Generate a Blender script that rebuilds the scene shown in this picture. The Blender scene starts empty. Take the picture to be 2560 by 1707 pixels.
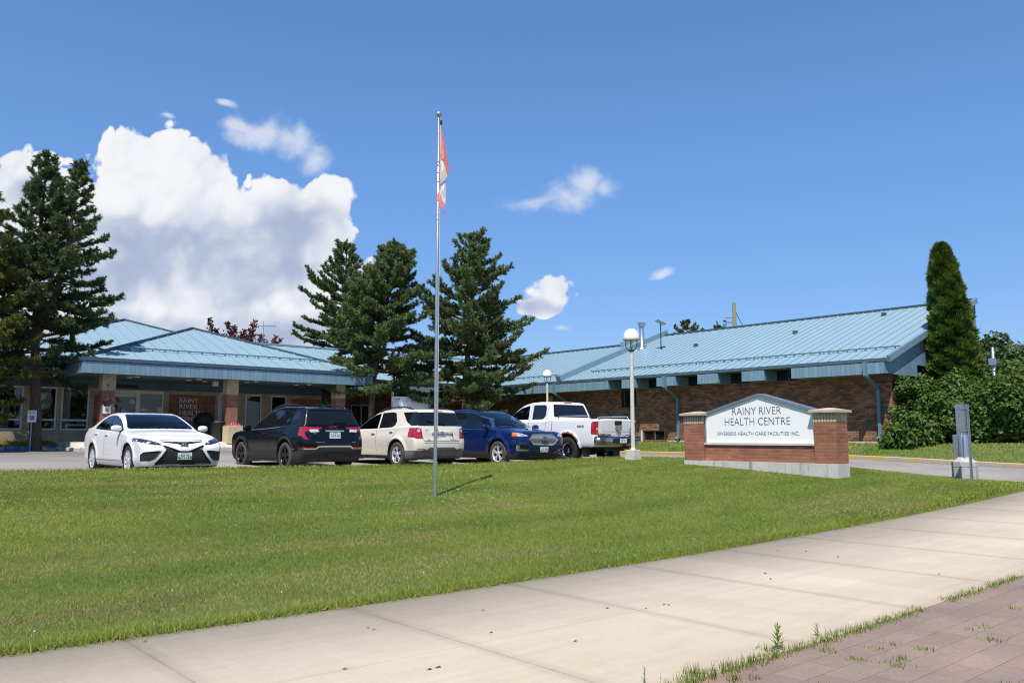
import bpy, bmesh, math, random
import numpy as np
from mathutils import Vector, Matrix, noise as mnoise

scene = bpy.context.scene
C = scene.collection
R = math.radians
random.seed(7)

# ------------------------------------------------------------------ camera
# Ground frame: +X runs along the sidewalk (back right), +Y along the wing (back left).
EYE = 1.55
YAW, PITCH, FPX = R(41.0), R(6.585), 18.0 / 22.3 * 2560
cam_d = bpy.data.cameras.new('camera')
cam = bpy.data.objects.new('camera', cam_d)
C.objects.link(cam)
cam.location = (0, 0, EYE)
cam.rotation_euler = (R(90) + PITCH, 0, -YAW)
cam_d.sensor_width, cam_d.lens = 22.3, 18.0
cam_d.clip_start, cam_d.clip_end = 0.1, 6000
scene.camera = cam

# ------------------------------------------------------------------ colour management
scene.view_settings.view_transform = 'Standard'
scene.view_settings.look = 'None'
scene.view_settings.exposure = 0.22
scene.view_settings.gamma = 1.0
scene.cycles.use_denoising = True
scene.cycles.filter_width = 1.1
scene.cycles.max_bounces = 8
scene.cycles.transparent_max_bounces = 8

# ------------------------------------------------------------------ sun
SUN_EL = R(60)
SUN_H = Vector((-0.81, -0.588, 0)).normalized()          # horizontal direction towards the sun
sun_vec = Vector((SUN_H.x * math.cos(SUN_EL), SUN_H.y * math.cos(SUN_EL), math.sin(SUN_EL)))
sd = bpy.data.lights.new('sun', 'SUN')
sd.energy, sd.angle, sd.color = 5.0, R(0.53), (1.0, 0.945, 0.86)
sun = bpy.data.objects.new('sun', sd)
C.objects.link(sun)
sun.rotation_euler = sun_vec.to_track_quat('Z', 'Y').to_euler()
sun.location = (-30, -20, 60)


def ray(px, py):
    """Direction of a pixel of the 2560 x 1707 photograph in the ground frame."""
    rx, up = (px - 1280) / FPX, (853.5 - py) / FPX
    fh = math.cos(PITCH) - math.sin(PITCH) * up
    z = math.sin(PITCH) + math.cos(PITCH) * up
    c, s = math.cos(YAW), math.sin(YAW)
    return Vector((c * rx + s * fh, -s * rx + c * fh, z))


def at(px, py, Y):
    d = ray(px, py)
    f = d.x * math.sin(YAW) + d.y * math.cos(YAW)
    p = d * (Y / f)
    return Vector((p.x, p.y, p.z + EYE))


def on_x(px, py, x):
    d = ray(px, py)
    p = d * (x / d.x)
    return Vector((p.x, p.y, p.z + EYE))


def on_y(px, py, y):
    d = ray(px, py)
    p = d * (y / d.y)
    return Vector((p.x, p.y, p.z + EYE))


# ------------------------------------------------------------------ world: sky and clouds
class E:
    """A tiny wrapper that turns arithmetic into Math nodes."""
    nt = None

    def __init__(s, v): s.v = v

    @staticmethod
    def op(name, *a, clamp=False):
        n = E.nt.nodes.new('ShaderNodeMath')
        n.operation = name
        n.use_clamp = clamp
        for i, x in enumerate(a):
            x = x.v if isinstance(x, E) else x
            if isinstance(x, (int, float)):
                n.inputs[i].default_value = x
            else:
                E.nt.links.new(x, n.inputs[i])
        return E(n.outputs[0])

    def __add__(s, o): return E.op('ADD', s, o)
    __radd__ = __add__
    def __sub__(s, o): return E.op('SUBTRACT', s, o)
    def __rsub__(s, o): return E.op('SUBTRACT', o, s)
    def __mul__(s, o): return E.op('MULTIPLY', s, o)
    __rmul__ = __mul__
    def __truediv__(s, o): return E.op('DIVIDE', s, o)
    def sat(s): return E.op('ADD', s, 0.0, clamp=True)


def emax(a, b): return E.op('MAXIMUM', a, b)


def smooth01(x, a, b):
    t = ((x - a) / (b - a)).sat()
    return t * t * (3.0 - 2.0 * t)


def make_world():
    w = bpy.data.worlds.new('World')
    scene.world = w
    w.use_nodes = True
    nt = w.node_tree
    nt.nodes.clear()
    E.nt = nt
    N, Lk = nt.nodes.new, nt.links.new
    out = N('ShaderNodeOutputWorld')
    sky = N('ShaderNodeTexSky')
    sky.sky_type = 'NISHITA'
    sky.sun_disc = False
    sky.sun_elevation = SUN_EL
    sky.sun_rotation = math.atan2(SUN_H.x, SUN_H.y)
    sky.altitude = 300
    sky.air_density, sky.dust_density, sky.ozone_density = 1.0, 0.5, 2.2
    bg = N('ShaderNodeBackground')
    bg.inputs['Strength'].default_value = SKY_STRENGTH
    hsv = N('ShaderNodeHueSaturation')
    hsv.inputs['Saturation'].default_value = SKY_SAT
    hsv.inputs['Value'].default_value = 1.0
    tint = N('ShaderNodeMix')
    tint.data_type = 'RGBA'
    tint.blend_type = 'MULTIPLY'
    tint.inputs[0].default_value = 1.0
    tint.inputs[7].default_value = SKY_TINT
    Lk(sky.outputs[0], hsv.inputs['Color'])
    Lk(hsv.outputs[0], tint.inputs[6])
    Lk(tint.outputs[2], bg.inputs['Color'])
    tint_in = tint.inputs[7]
    # direction in a frame facing the health centre: U sideways, V upwards
    tc = N('ShaderNodeTexCoord')
    sep = N('ShaderNodeSeparateXYZ')
    Lk(tc.outputs['Generated'], sep.inputs[0])
    x, y, z = (E(sep.outputs[i]) for i in range(3))
    c, s = math.cos(YAW), math.sin(YAW)
    f = emax(x * s + y * c, 0.04)
    U = (x * c - y * s) / f
    V = z / f

    tm = N('ShaderNodeMix')
    tm.data_type = 'RGBA'
    tm.inputs[6].default_value = SKY_LOW
    tm.inputs[7].default_value = SKY_TINT
    Lk(smooth01(z, -0.02, 0.42).v, tm.inputs[0])
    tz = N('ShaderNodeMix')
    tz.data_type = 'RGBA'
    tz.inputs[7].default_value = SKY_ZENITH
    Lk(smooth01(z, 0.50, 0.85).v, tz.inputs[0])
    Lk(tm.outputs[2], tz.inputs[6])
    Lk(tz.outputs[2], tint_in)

    def uv(px, py):
        d = ray(px, py)
        fh = d.x * s + d.y * c
        return (d.x * c - d.y * s) / fh, d.z / fh

    def comb(a, b, k=0.0):
        n = N('ShaderNodeCombineXYZ')
        for i, q in enumerate((a, b, k)):
            if isinstance(q, E):
                Lk(q.v, n.inputs[i])
            else:
                n.inputs[i].default_value = q
        return n.outputs[0]

    def noise(vec, scale, detail, rough=0.55, dist=0.0):
        n = N('ShaderNodeTexNoise')
        n.noise_dimensions = '2D'
        n.inputs['Scale'].default_value = scale
        n.inputs['Detail'].default_value = detail
        n.inputs['Roughness'].default_value = rough
        n.inputs['Distortion'].default_value = dist
        Lk(vec, n.inputs['Vector'])
        return n

    def voro(vec, scale):
        n = N('ShaderNodeTexVoronoi')
        n.voronoi_dimensions = '2D'
        n.feature = 'F1'
        n.inputs['Scale'].default_value = scale
        n.inputs['Detail'].default_value = 1.5
        n.inputs['Roughness'].default_value = 0.5
        Lk(vec, n.inputs['Vector'])
        return E(n.outputs['Distance'])

    def vmath(op, a, *k):
        n = N('ShaderNodeVectorMath')
        n.operation = op
        Lk(a, n.inputs[0])
        for i, q in enumerate(k):
            if isinstance(q, tuple):
                n.inputs[i + 1].default_value = q
            else:
                Lk(q, n.inputs[i + 1])
        return n

    UV = comb(U, V)
    wn = noise(UV, 9.0, 2.0)
    shift = vmath('MULTIPLY_ADD', wn.outputs['Color'], (0.045, 0.045, 0), (-0.0225, -0.0225, 0)).outputs[0]
    UVW = vmath('ADD', UV, shift).outputs[0]

    def blobs(lst, vec, k=0.25):
        acc = None
        for (px, py, rx, ry) in lst:
            cu, cv = uv(px, py)
            iu, iv = FPX / rx, FPX / ry
            d = E(vmath('LENGTH', vmath('MULTIPLY_ADD', vec, (iu, iv, 0), (-cu * iu, -cv * iv, 0)).outputs[0]).outputs['Value'])
            acc = d if acc is None else E.op('SMOOTH_MIN', acc, d, k)
        return 1.0 - acc

    cumulus = [(320, 395, 85, 95), (420, 400, 105, 100), (500, 440, 110, 110), (400, 560, 260, 190), (600, 600, 230, 150),
               (820, 505, 85, 90), (815, 590, 85, 110), (700, 490, 90, 60), (720, 560, 130, 110), (560, 700, 250, 130), (330, 660, 260, 130), (700, 700, 220, 150), (150, 560, 190, 170),
               (60, 430, 120, 75), (-60, 560, 220, 200), (100, 720, 280, 130), (480, 760, 330, 120), (330, 850, 430, 70),
               (600, 820, 290, 100), (-420, 720, 350, 130), (1385, 728, 78, 66), (1350, 768, 70, 34)]
    wisps = [(650, 335, 95, 55), (740, 350, 95, 55), (795, 410, 45, 60), (590, 315, 55, 22), (1400, 490, 130, 62),
             (1460, 445, 85, 60), (1340, 500, 80, 38), (1500, 465, 50, 40), (1670, 682, 36, 17), (565, 262, 24, 11), (1390, 815, 36, 14),
             (410, 290, 20, 9)]
    greys = [(600, 650, 240, 100), (730, 580, 120, 70), (400, 610, 220, 80), (250, 700, 240, 60),
             (320, 835, 360, 45), (760, 845, 200, 45), (40, 670, 200, 80), (870, 680, 50, 70), (1350, 772, 90, 22), (100, 490, 90, 45)]
    fb = E(noise(UVW, 7.0, 6.0, 0.58).outputs['Fac']) - 0.5
    vo = 0.42 - voro(UVW, 15.0)
    vo2 = 0.42 - voro(UVW, 38.0)
    bl = fb * 0.80 + vo * 0.42 + vo2 * 0.30
    d1 = blobs(cumulus, UV, 0.40) + bl * 1.05 + 0.07
    base = smooth01(V, 0.06, 0.115)
    cov1 = smooth01(d1, -0.02, 0.11) * base
    fw = E(noise(UVW, 16.0, 5.0, 0.62).outputs['Fac']) - 0.5
    d2 = blobs(wisps, UVW, 0.3) + fb * 1.0 + fw * 1.7 + vo * 0.4
    cov2 = smooth01(d2, -0.15, 0.85) * 0.62
    cov = emax(cov1, cov2)
    # cloud light: bright tops, blue grey bellies
    g = blobs(greys, UVW, 0.4) + fb * 1.3 - vo * 0.12
    grey = smooth01(g, -0.75, 0.85)
    lum = 0.93 - grey * 0.34 + fb * 0.30 + vo * 0.20 + vo2 * 0.10
    lum = emax(lum.sat(), 0.40)
    mixc = N('ShaderNodeMix')
    mixc.data_type = 'RGBA'
    mixc.inputs[6].default_value = (0.42, 0.50, 0.68, 1)
    mixc.inputs[7].default_value = (0.96, 0.965, 0.99, 1)
    Lk(smooth01(lum, 0.40, 0.93).v, mixc.inputs[0])
    bgc = N('ShaderNodeBackground')
    bgc.inputs['Strength'].default_value = CLOUD_STRENGTH
    Lk(mixc.outputs[2], bgc.inputs['Color'])
    front = smooth01(x * s + y * c, 0.05, 0.15)
    mx = N('ShaderNodeMixShader')
    Lk((cov * front * 0.97).v, mx.inputs[0])
    Lk(bg.outputs[0], mx.inputs[1])
    Lk(bgc.outputs[0], mx.inputs[2])
    Lk(mx.outputs[0], out.inputs['Surface'])
    w.cycles.sampling_method = 'NONE'


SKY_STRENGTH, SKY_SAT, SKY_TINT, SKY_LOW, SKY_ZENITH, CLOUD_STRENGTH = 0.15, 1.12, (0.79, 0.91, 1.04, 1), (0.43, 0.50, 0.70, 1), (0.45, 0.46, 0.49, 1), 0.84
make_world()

# ------------------------------------------------------------------ tagging and linking helpers
def tag(o, label=None, cat=None, group=None, kind=None):
    if label: o['label'] = label
    if cat: o['category'] = cat
    if group: o['group'] = group
    if kind: o['kind'] = kind
    return o


def thing(name, label, cat, loc=(0, 0, 0), rz=0.0, group=None):
    o = bpy.data.objects.new(name, None)
    C.objects.link(o)
    o.location = loc
    o.rotation_euler = (0, 0, rz)
    o.empty_display_size = 0.3
    return tag(o, label, cat, group)


def adopt(o, parent, local):
    if parent is None:
        return o
    o.parent = parent
    if not local and parent.type == 'EMPTY':
        m = Matrix.Translation(parent.location) @ parent.rotation_euler.to_matrix().to_4x4()
        o.matrix_parent_inverse = m.inverted()
    return o


def copy_tree(o, parent=None):
    c = o.copy()
    C.objects.link(c)
    if parent is not None:
        c.parent = parent
    for ch in list(o.children):
        copy_tree(ch, c)
    return c


def mesh_obj(name, me, mat, parent=None, local=False):
    if mat is not None:
        for m in (mat if isinstance(mat, (list, tuple)) else [mat]):
            me.materials.append(m)
    o = bpy.data.objects.new(name, me)
    C.objects.link(o)
    return adopt(o, parent, local)


class MB:
    """Collects faces of one part."""
    def __init__(s):
        s.v, s.f, s.m, s.sm = [], [], [], []
        s.slot = 0
        s.smooth = False

    def add(s, verts, faces):
        n = len(s.v)
        s.v += [tuple(p) for p in verts]
        for q in faces:
            s.f.append(tuple(i + n for i in q))
            s.m.append(s.slot)
            s.sm.append(s.smooth)
        return s

    def quad(s, a, b, c, d): return s.add((a, b, c, d), ((0, 1, 2, 3),))
    def tri(s, a, b, c): return s.add((a, b, c), ((0, 1, 2),))
    def poly(s, pts): return s.add(pts, (tuple(range(len(pts))),))

    def box(s, lo, hi, bev=0.0):
        (x0, y0, z0), (x1, y1, z1) = lo, hi
        if bev > 0:
            b = bev
            bm = bmesh.new()
            bmesh.ops.create_cube(bm, size=1)
            for v in bm.verts:
                v.co = Vector(((x0 + x1) / 2 + v.co.x * (x1 - x0), (y0 + y1) / 2 + v.co.y * (y1 - y0), (z0 + z1) / 2 + v.co.z * (z1 - z0)))
            bmesh.ops.bevel(bm, geom=bm.edges[:], offset=b, segments=2, affect='EDGES', profile=0.6)
            bm.verts.index_update()
            s.add([v.co[:] for v in bm.verts], [tuple(v.index for v in f.verts) for f in bm.faces])
            bm.free()
            return s
        return s.add([(x0, y0, z0), (x1, y0, z0), (x1, y1, z0), (x0, y1, z0), (x0, y0, z1), (x1, y0, z1), (x1, y1, z1), (x0, y1, z1)],
                     [(0, 3, 2, 1), (4, 5, 6, 7), (0, 1, 5, 4), (1, 2, 6, 5), (2, 3, 7, 6), (3, 0, 4, 7)])

    def bar(s, p, q, w, h=None, up=(0, 0, 1)):
        """A rectangular bar from p to q."""
        p, q = Vector(p), Vector(q)
        h = w if h is None else h
        d = (q - p).normalized()
        u = Vector(up)
        sd_ = d.cross(u)
        if sd_.length < 1e-4:
            sd_ = d.cross(Vector((1, 0, 0)))
        sd_.normalize()
        u = sd_.cross(d)
        o = []
        for e in (p, q):
            for (i, j) in ((-1, -1), (1, -1), (1, 1), (-1, 1)):
                o.append(e + sd_ * (i * w / 2) + u * (j * h / 2))
        return s.add(o, [(0, 1, 2, 3), (7, 6, 5, 4), (0, 4, 5, 1), (1, 5, 6, 2), (2, 6, 7, 3), (3, 7, 4, 0)])

    def tube(s, pts, r, n=10, caps=True):
        pts = [Vector(p) for p in pts]
        rs = r if isinstance(r, (list, tuple)) else [r] * len(pts)
        rings = []
        ref = None
        for i, p in enumerate(pts):
            d = (pts[min(i + 1, len(pts) - 1)] - pts[max(i - 1, 0)]).normalized()
            if ref is None:
                ref = Vector((0, 0, 1)) if abs(d.z) < 0.9 else Vector((1, 0, 0))
            a = (ref - d * ref.dot(d)).normalized()
            ref = a
            b = d.cross(a)
            rings.append([p + (a * math.cos(t) + b * math.sin(t)) * rs[i] for t in (k * 2 * math.pi / n for k in range(n))])
        v = [q for rg in rings for q in rg]
        f = []
        for i in range(len(pts) - 1):
            for k in range(n):
                f.append((i * n + k, i * n + (k + 1) % n, (i + 1) * n + (k + 1) % n, (i + 1) * n + k))
        if caps:
            f.append(tuple(range(n))[::-1])
            f.append(tuple((len(pts) - 1) * n + k for k in range(n)))
        return s.add(v, f)

    def lathe(s, prof, c=(0, 0, 0), n=24, axis='z'):
        """prof: (radius, height) pairs."""
        v, f = [], []
        for (r, h) in prof:
            for k in range(n):
                t = k * 2 * math.pi / n
                x, y = r * math.cos(t), r * math.sin(t)
                p = (x, y, h) if axis == 'z' else ((x, h, y) if axis == 'y' else (h, x, y))
                v.append((p[0] + c[0], p[1] + c[1], p[2] + c[2]))
        for i in range(len(prof) - 1):
            for k in range(n):
                q = (i * n + k, i * n + (k + 1) % n, (i + 1) * n + (k + 1) % n, (i + 1) * n + k)
                f.append(q if axis != 'y' else q[::-1])
        return s.add(v, f)

    def prism(s, pts2, plane, d0, d1):
        """Extrude a 2-D outline; plane 'xz' extrudes along y, 'yz' along x, 'xy' along z."""
        def p3(q, d):
            return (q[0], d, q[1]) if plane == 'xz' else ((d, q[0], q[1]) if plane == 'yz' else (q[0], q[1], d))
        n = len(pts2)
        v = [p3(q, d0) for q in pts2] + [p3(q, d1) for q in pts2]
        f = [tuple(range(n)), tuple(range(2 * n - 1, n - 1, -1))]
        f += [(i, n + i, n + (i + 1) % n, (i + 1) % n) for i in range(n)]
        return s.add(v, f)

    def xform(s, m):
        s.v = [tuple(m @ Vector(p)) for p in s.v]
        return s

    def build(s, name, mat, parent=None, local=False, fix=True):
        me = bpy.data.meshes.new(name)
        me.from_pydata(s.v, [], s.f)
        if fix:
            bm = bmesh.new()
            bm.from_mesh(me)
            bmesh.ops.recalc_face_normals(bm, faces=bm.faces[:])
            bm.to_mesh(me)
            bm.free()
        me.polygons.foreach_set('material_index', s.m)
        me.polygons.foreach_set('use_smooth', s.sm)
        uvl = me.uv_layers.new(name='UVMap')
        co = np.empty(len(me.vertices) * 3)
        me.vertices.foreach_get('co', co)
        co = co.reshape(-1, 3)
        li = np.empty(len(me.loops), dtype=np.int64)
        me.loops.foreach_get('vertex_index', li)
        uvs = np.empty((len(me.loops), 2))
        for p in me.polygons:
            nx, ny, nz = p.normal
            sl = slice(p.loop_start, p.loop_start + p.loop_total)
            q = co[li[sl]]
            if abs(nz) > 0.75:
                uvs[sl] = q[:, :2]
            else:
                l = math.hypot(nx, ny)
                uvs[sl, 0] = q[:, 0] * (-ny / l) + q[:, 1] * (nx / l)
                uvs[sl, 1] = q[:, 2]
        uvl.data.foreach_set('uv', uvs.ravel())
        me.update()
        return mesh_obj(name, me, mat, parent, local)


def np_mesh(name, v, f, mat, parent=None, attrs=None, local=False, smooth=False):
    """Fast mesh from arrays; f is (n, 3) or (n, 4)."""
    me = bpy.data.meshes.new(name)
    v = np.asarray(v, dtype=np.float32)
    f = np.asarray(f, dtype=np.int32)
    k = f.shape[1]
    me.vertices.add(len(v))
    me.vertices.foreach_set('co', v.ravel())
    me.loops.add(f.size)
    me.loops.foreach_set('vertex_index', f.ravel())
    me.polygons.add(len(f))
    me.polygons.foreach_set('loop_start', np.arange(0, f.size, k, dtype=np.int32))
    me.polygons.foreach_set('loop_total', np.full(len(f), k, dtype=np.int32))
    if smooth:
        me.polygons.foreach_set('use_smooth', np.ones(len(f), dtype=bool))
    for nm, arr in (attrs or {}).items():
        a = me.attributes.new(nm, 'FLOAT', 'FACE')
        a.data.foreach_set('value', np.asarray(arr, dtype=np.float32))
    me.update(calc_edges=True)
    me.validate()
    return mesh_obj(name, me, mat, parent, local)


def text_bm(txt, height, width=None, depth=0.006, spacing=1.0, align='LEFT', thin=0.0):
    """Lettering as mesh data lying in the XY plane, capitals HEIGHT tall."""
    cu = bpy.data.curves.new('lettering', 'FONT')
    cu.body = txt
    cu.size = height / 0.70
    cu.extrude = depth / 2
    cu.space_character = spacing
    cu.resolution_u = 3
    cu.offset = -thin * height
    o = bpy.data.objects.new('lettering', cu)
    C.objects.link(o)
    dg = bpy.context.evaluated_depsgraph_get()
    me = bpy.data.meshes.new_from_object(o.evaluated_get(dg))
    bpy.data.objects.remove(o)
    bpy.data.curves.remove(cu)
    v = np.array([p.co[:] for p in me.vertices]) if len(me.vertices) else np.zeros((1, 3))
    lo, hi = v.min(0), v.max(0)
    sx = 1.0 if width is None else width / max(hi[0] - lo[0], 1e-6)
    sy = height / max(hi[1] - lo[1], 1e-6) if '\n' not in txt else 1.0
    off = {'LEFT': lo[0], 'CENTER': (lo[0] + hi[0]) / 2}[align]
    out = [((p[0] - off) * sx, (p[1] - lo[1]) * sy, p[2]) for p in v]
    faces = [tuple(p.vertices) for p in me.polygons]
    bpy.data.meshes.remove(me)
    return out, faces


def put_text(mb, txt, origin, ux, uz, height, width=None, depth=0.006, spacing=1.0, align='LEFT', thin=0.0):
    v, f = text_bm(txt, height, width, depth, spacing, align, thin)
    o, ux, uz = Vector(origin), Vector(ux), Vector(uz)
    n = ux.cross(uz)
    mb.add([o + ux * p[0] + uz * p[1] + n * p[2] for p in v], f)
    return mb


# ------------------------------------------------------------------ materials
class Mat:
    def __init__(s, name, base=(0.5, 0.5, 0.5), rough=0.6, metal=0.0, **kw):
        m = bpy.data.materials.new(name)
        m.use_nodes = True
        s.m, s.nt = m, m.node_tree
        s.b = s.nt.nodes['Principled BSDF']
        s.b.inputs['Base Color'].default_value = (*base, 1)
        s.b.inputs['Roughness'].default_value = rough
        s.b.inputs['Metallic'].default_value = metal
        for k, v in kw.items():
            s.b.inputs[k.replace('_', ' ')].default_value = v

    def n(s, t, **kw):
        nd = s.nt.nodes.new('ShaderNode' + t)
        for k, v in kw.items():
            if k in nd.inputs:
                nd.inputs[k].default_value = v
            else:
                setattr(nd, k, v)
        return nd

    def l(s, a, b): s.nt.links.new(a, b)

    def coord(s, kind='Object'): return s.n('TexCoord').outputs[kind]

    def mapped(s, src, scale=(1, 1, 1), rot=(0, 0, 0), loc=(0, 0, 0)):
        mp = s.n('Mapping')
        mp.inputs['Scale'].default_value = scale
        mp.inputs['Rotation'].default_value = rot
        mp.inputs['Location'].default_value = loc
        s.l(src, mp.inputs['Vector'])
        return mp.outputs[0]

    def noise(s, vec, scale, detail=4, rough=0.55, dist=0.0):
        nd = s.n('TexNoise')
        nd.inputs['Scale'].default_value = scale
        nd.inputs['Detail'].default_value = detail
        nd.inputs['Roughness'].default_value = rough
        nd.inputs['Distortion'].default_value = dist
        s.l(vec, nd.inputs['Vector'])
        return nd.outputs['Fac']

    def ramp(s, fac, stops):
        nd = s.n('ValToRGB')
        r = nd.color_ramp
        while len(r.elements) < len(stops):
            r.elements.new(0.5)
        for e, (p, c) in zip(r.elements, stops):
            e.position = p
            e.color = (*c, 1) if len(c) == 3 else c
        s.l(fac, nd.inputs['Fac'])
        return nd.outputs['Color']

    def mix(s, fac, a, b, mode='MIX'):
        nd = s.n('Mix')
        nd.data_type = 'RGBA'
        nd.blend_type = mode
        for i, q in ((0, fac), (6, a), (7, b)):
            if isinstance(q, (int, float)):
                nd.inputs[i].default_value = q
            elif isinstance(q, tuple):
                nd.inputs[i].default_value = (*q, 1) if len(q) == 3 else q
            else:
                s.l(q, nd.inputs[i])
        return nd.outputs[2]

    def math(s, op, a, b=0.0, clamp=False):
        nd = s.n('Math')
        nd.operation = op
        nd.use_clamp = clamp
        for i, q in enumerate((a, b)):
            if isinstance(q, (int, float)):
                nd.inputs[i].default_value = q
            else:
                s.l(q, nd.inputs[i])
        return nd.outputs[0]

    def color(s, sock): s.l(sock, s.b.inputs['Base Color']); return s
    def roughness(s, sock): s.l(sock, s.b.inputs['Roughness']); return s

    def bump(s, h, strength=0.3, dist=0.01):
        nd = s.n('Bump')
        nd.inputs['Strength'].default_value = strength
        nd.inputs['Distance'].default_value = dist
        s.l(h, nd.inputs['Height'])
        s.l(nd.outputs[0], s.b.inputs['Normal'])
        return s


M = {}


def plain(name, base, rough=0.6, metal=0.0, var=0.12, scale=6.0, bump=0.0, **kw):
    """A uniform material with slight cloudy variation in tone."""
    t = Mat(name, base, rough, metal, **kw)
    if var:
        f = t.noise(t.coord(), scale, 5, 0.6)
        lo = tuple(c * (1 - var) for c in base)
        hi = tuple(min(1, c * (1 + var)) for c in base)
        t.color(t.ramp(f, [(0.3, lo), (0.7, hi)]))
        if bump:
            t.bump(f, bump, 0.01)
    M[name] = t.m
    return t


def brick(name, c1, c2, mortar, bw=0.2, rh=0.075, ms=0.01, soldier=False, var=0.35, rough=0.85):
    t = Mat(name, c1, rough)
    uv = t.coord('UV')
    if soldier:
        uv = t.mapped(uv, rot=(0, 0, R(90)))
    nd = t.n('TexBrick')
    nd.inputs['Scale'].default_value = 1.0
    nd.inputs['Brick Width'].default_value = bw
    nd.inputs['Row Height'].default_value = rh
    nd.inputs['Mortar Size'].default_value = ms
    nd.inputs['Mortar Smooth'].default_value = 0.2
    nd.inputs['Bias'].default_value = 0.0
    nd.offset = 0.0 if soldier else 0.5
    nd.inputs['Color1'].default_value = (*c1, 1)
    nd.inputs['Color2'].default_value = (*c2, 1)
    nd.inputs['Mortar'].default_value = (*mortar, 1)
    t.l(uv, nd.inputs['Vector'])
    blot = t.noise(t.coord('UV'), 1.6, 5, 0.6)
    fine = t.noise(t.coord('UV'), 38.0, 3, 0.6)
    col = t.mix(1.0, nd.outputs['Color'], t.ramp(blot, [(0.25, (1 - var,) * 3), (0.75, (1 + var * 0.5,) * 3)]), 'MULTIPLY')
    col = t.mix(0.5, col, t.ramp(fine, [(0.3, (0.7,) * 3), (0.7, (1.25,) * 3)]), 'MULTIPLY')
    t.color(col)
    t.bump(t.math('SUBTRACT', 1.0, nd.outputs['Fac']), 0.6, 0.006)
    M[name] = t.m


def siding(name, base, width=0.2, var=0.1, rough=0.5):
    """Vertical metal siding: a narrow groove every WIDTH metres."""
    t = Mat(name, base, rough)
    sep = t.n('SeparateXYZ')
    t.l(t.coord('UV'), sep.inputs[0])
    fr = t.math('FRACT', t.math('MULTIPLY', sep.outputs[0], 1.0 / width))
    groove = t.math('LESS_THAN', fr, 0.06)
    panel = t.n('TexWhiteNoise')
    panel.noise_dimensions = '1D'
    t.l(t.math('FLOOR', t.math('MULTIPLY', sep.outputs[0], 1.0 / width)), panel.inputs['W'])
    lo, hi = tuple(c * (1 - var) for c in base), tuple(c * (1 + var) for c in base)
    col = t.ramp(panel.outputs['Value'], [(0.0, lo), (1.0, hi)])
    st = t.noise(t.mapped(t.coord('UV'), (3.0, 0.6, 1)), 2.0, 4, 0.6)
    col = t.mix(0.6, col, t.ramp(st, [(0.3, (0.85,) * 3), (0.7, (1.08,) * 3)]), 'MULTIPLY')
    col = t.mix(groove, col, tuple(c * 0.45 for c in base))
    t.color(col)
    M[name] = t.m


# building
brick('brick_brown', (0.17, 0.070, 0.036), (0.46, 0.205, 0.095), (0.12, 0.085, 0.065), 0.26, 0.090, 0.013, var=0.5)
brick('brick_red', (0.24, 0.078, 0.042), (0.32, 0.115, 0.062), (0.25, 0.17, 0.13), 0.21, 0.078, 0.010)
brick('brick_tan', (0.42, 0.32, 0.19), (0.52, 0.40, 0.25), (0.33, 0.27, 0.19), 0.21, 0.078, 0.010)
brick('brick_tan_soldier', (0.46, 0.37, 0.23), (0.54, 0.44, 0.29), (0.27, 0.22, 0.15), 0.26, 0.078, 0.012, soldier=True)
brick('brick_sign', (0.30, 0.095, 0.050), (0.40, 0.15, 0.080), (0.26, 0.16, 0.12), 0.245, 0.0835, 0.012)
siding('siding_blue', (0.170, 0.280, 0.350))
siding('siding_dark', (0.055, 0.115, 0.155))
plain('roof_blue', (0.250, 0.368, 0.438), 0.45, var=0.035, scale=1.2)
plain('roof_trim', (0.175, 0.285, 0.340), 0.45, var=0.08)
plain('roof_dark', (0.045, 0.085, 0.105), 0.5, var=0.08)
plain('gutter_blue', (0.125, 0.220, 0.275), 0.45, var=0.08)
plain('soffit', (0.075, 0.110, 0.130), 0.7, var=0.1)
plain('frame_white', (0.62, 0.63, 0.62), 0.5, var=0.06)
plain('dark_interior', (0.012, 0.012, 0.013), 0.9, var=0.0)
plain('curtain', (0.55, 0.55, 0.54), 0.9, var=0.2, scale=12)
plain('concrete', (0.50, 0.475, 0.42), 0.9, var=0.18, scale=5, bump=0.15)
plain('lamp_paint', (0.60, 0.555, 0.48), 0.55, var=0.06)
plain('galvanised', (0.50, 0.53, 0.56), 0.38, 0.85, var=0.12, scale=14)
plain('steel_grey', (0.30, 0.33, 0.37), 0.42, 0.7, var=0.15, scale=9)
plain('black_plastic', (0.014, 0.014, 0.015), 0.55, var=0.1)
plain('white_paint', (0.80, 0.80, 0.80), 0.45, var=0.04)
plain('sign_white', (0.86, 0.855, 0.85), 0.4, var=0.03, scale=2)
plain('letter_grey', (0.085, 0.115, 0.145), 0.5, var=0.05)
plain('letter_white', (0.66, 0.66, 0.64), 0.5, var=0.05)
plain('wood_post', (0.42, 0.23, 0.10), 0.75, var=0.25, scale=8)
plain('pole_wood', (0.15, 0.16, 0.105), 0.85, var=0.2, scale=6)
plain('sky_blue_print', (0.25, 0.60, 0.70), 0.5, var=0.0)
plain('access_blue', (0.02, 0.09, 0.38), 0.5, var=0.0)
plain('ink', (0.04, 0.04, 0.045), 0.6, var=0.0)
plain('red_print', (0.55, 0.03, 0.03), 0.5, var=0.0)

g = Mat('window_glass', (0.010, 0.014, 0.017), 0.03, 0.0)
g.b.inputs['Specular IOR Level'].default_value = 0.75
wv = g.noise(g.coord(), 0.7, 2)
g.bump(wv, 0.12, 0.05)
M['window_glass'] = g.m
d = Mat('lamp_globe', (0.86, 0.86, 0.84), 0.25)
d.b.inputs['Subsurface Weight'].default_value = 0.3
d.b.inputs['Subsurface Radius'].default_value = (0.1, 0.1, 0.1)
M['lamp_globe'] = d.m

# snow guards
plain('guard', (0.105, 0.18, 0.215), 0.5, var=0.05)

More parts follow.
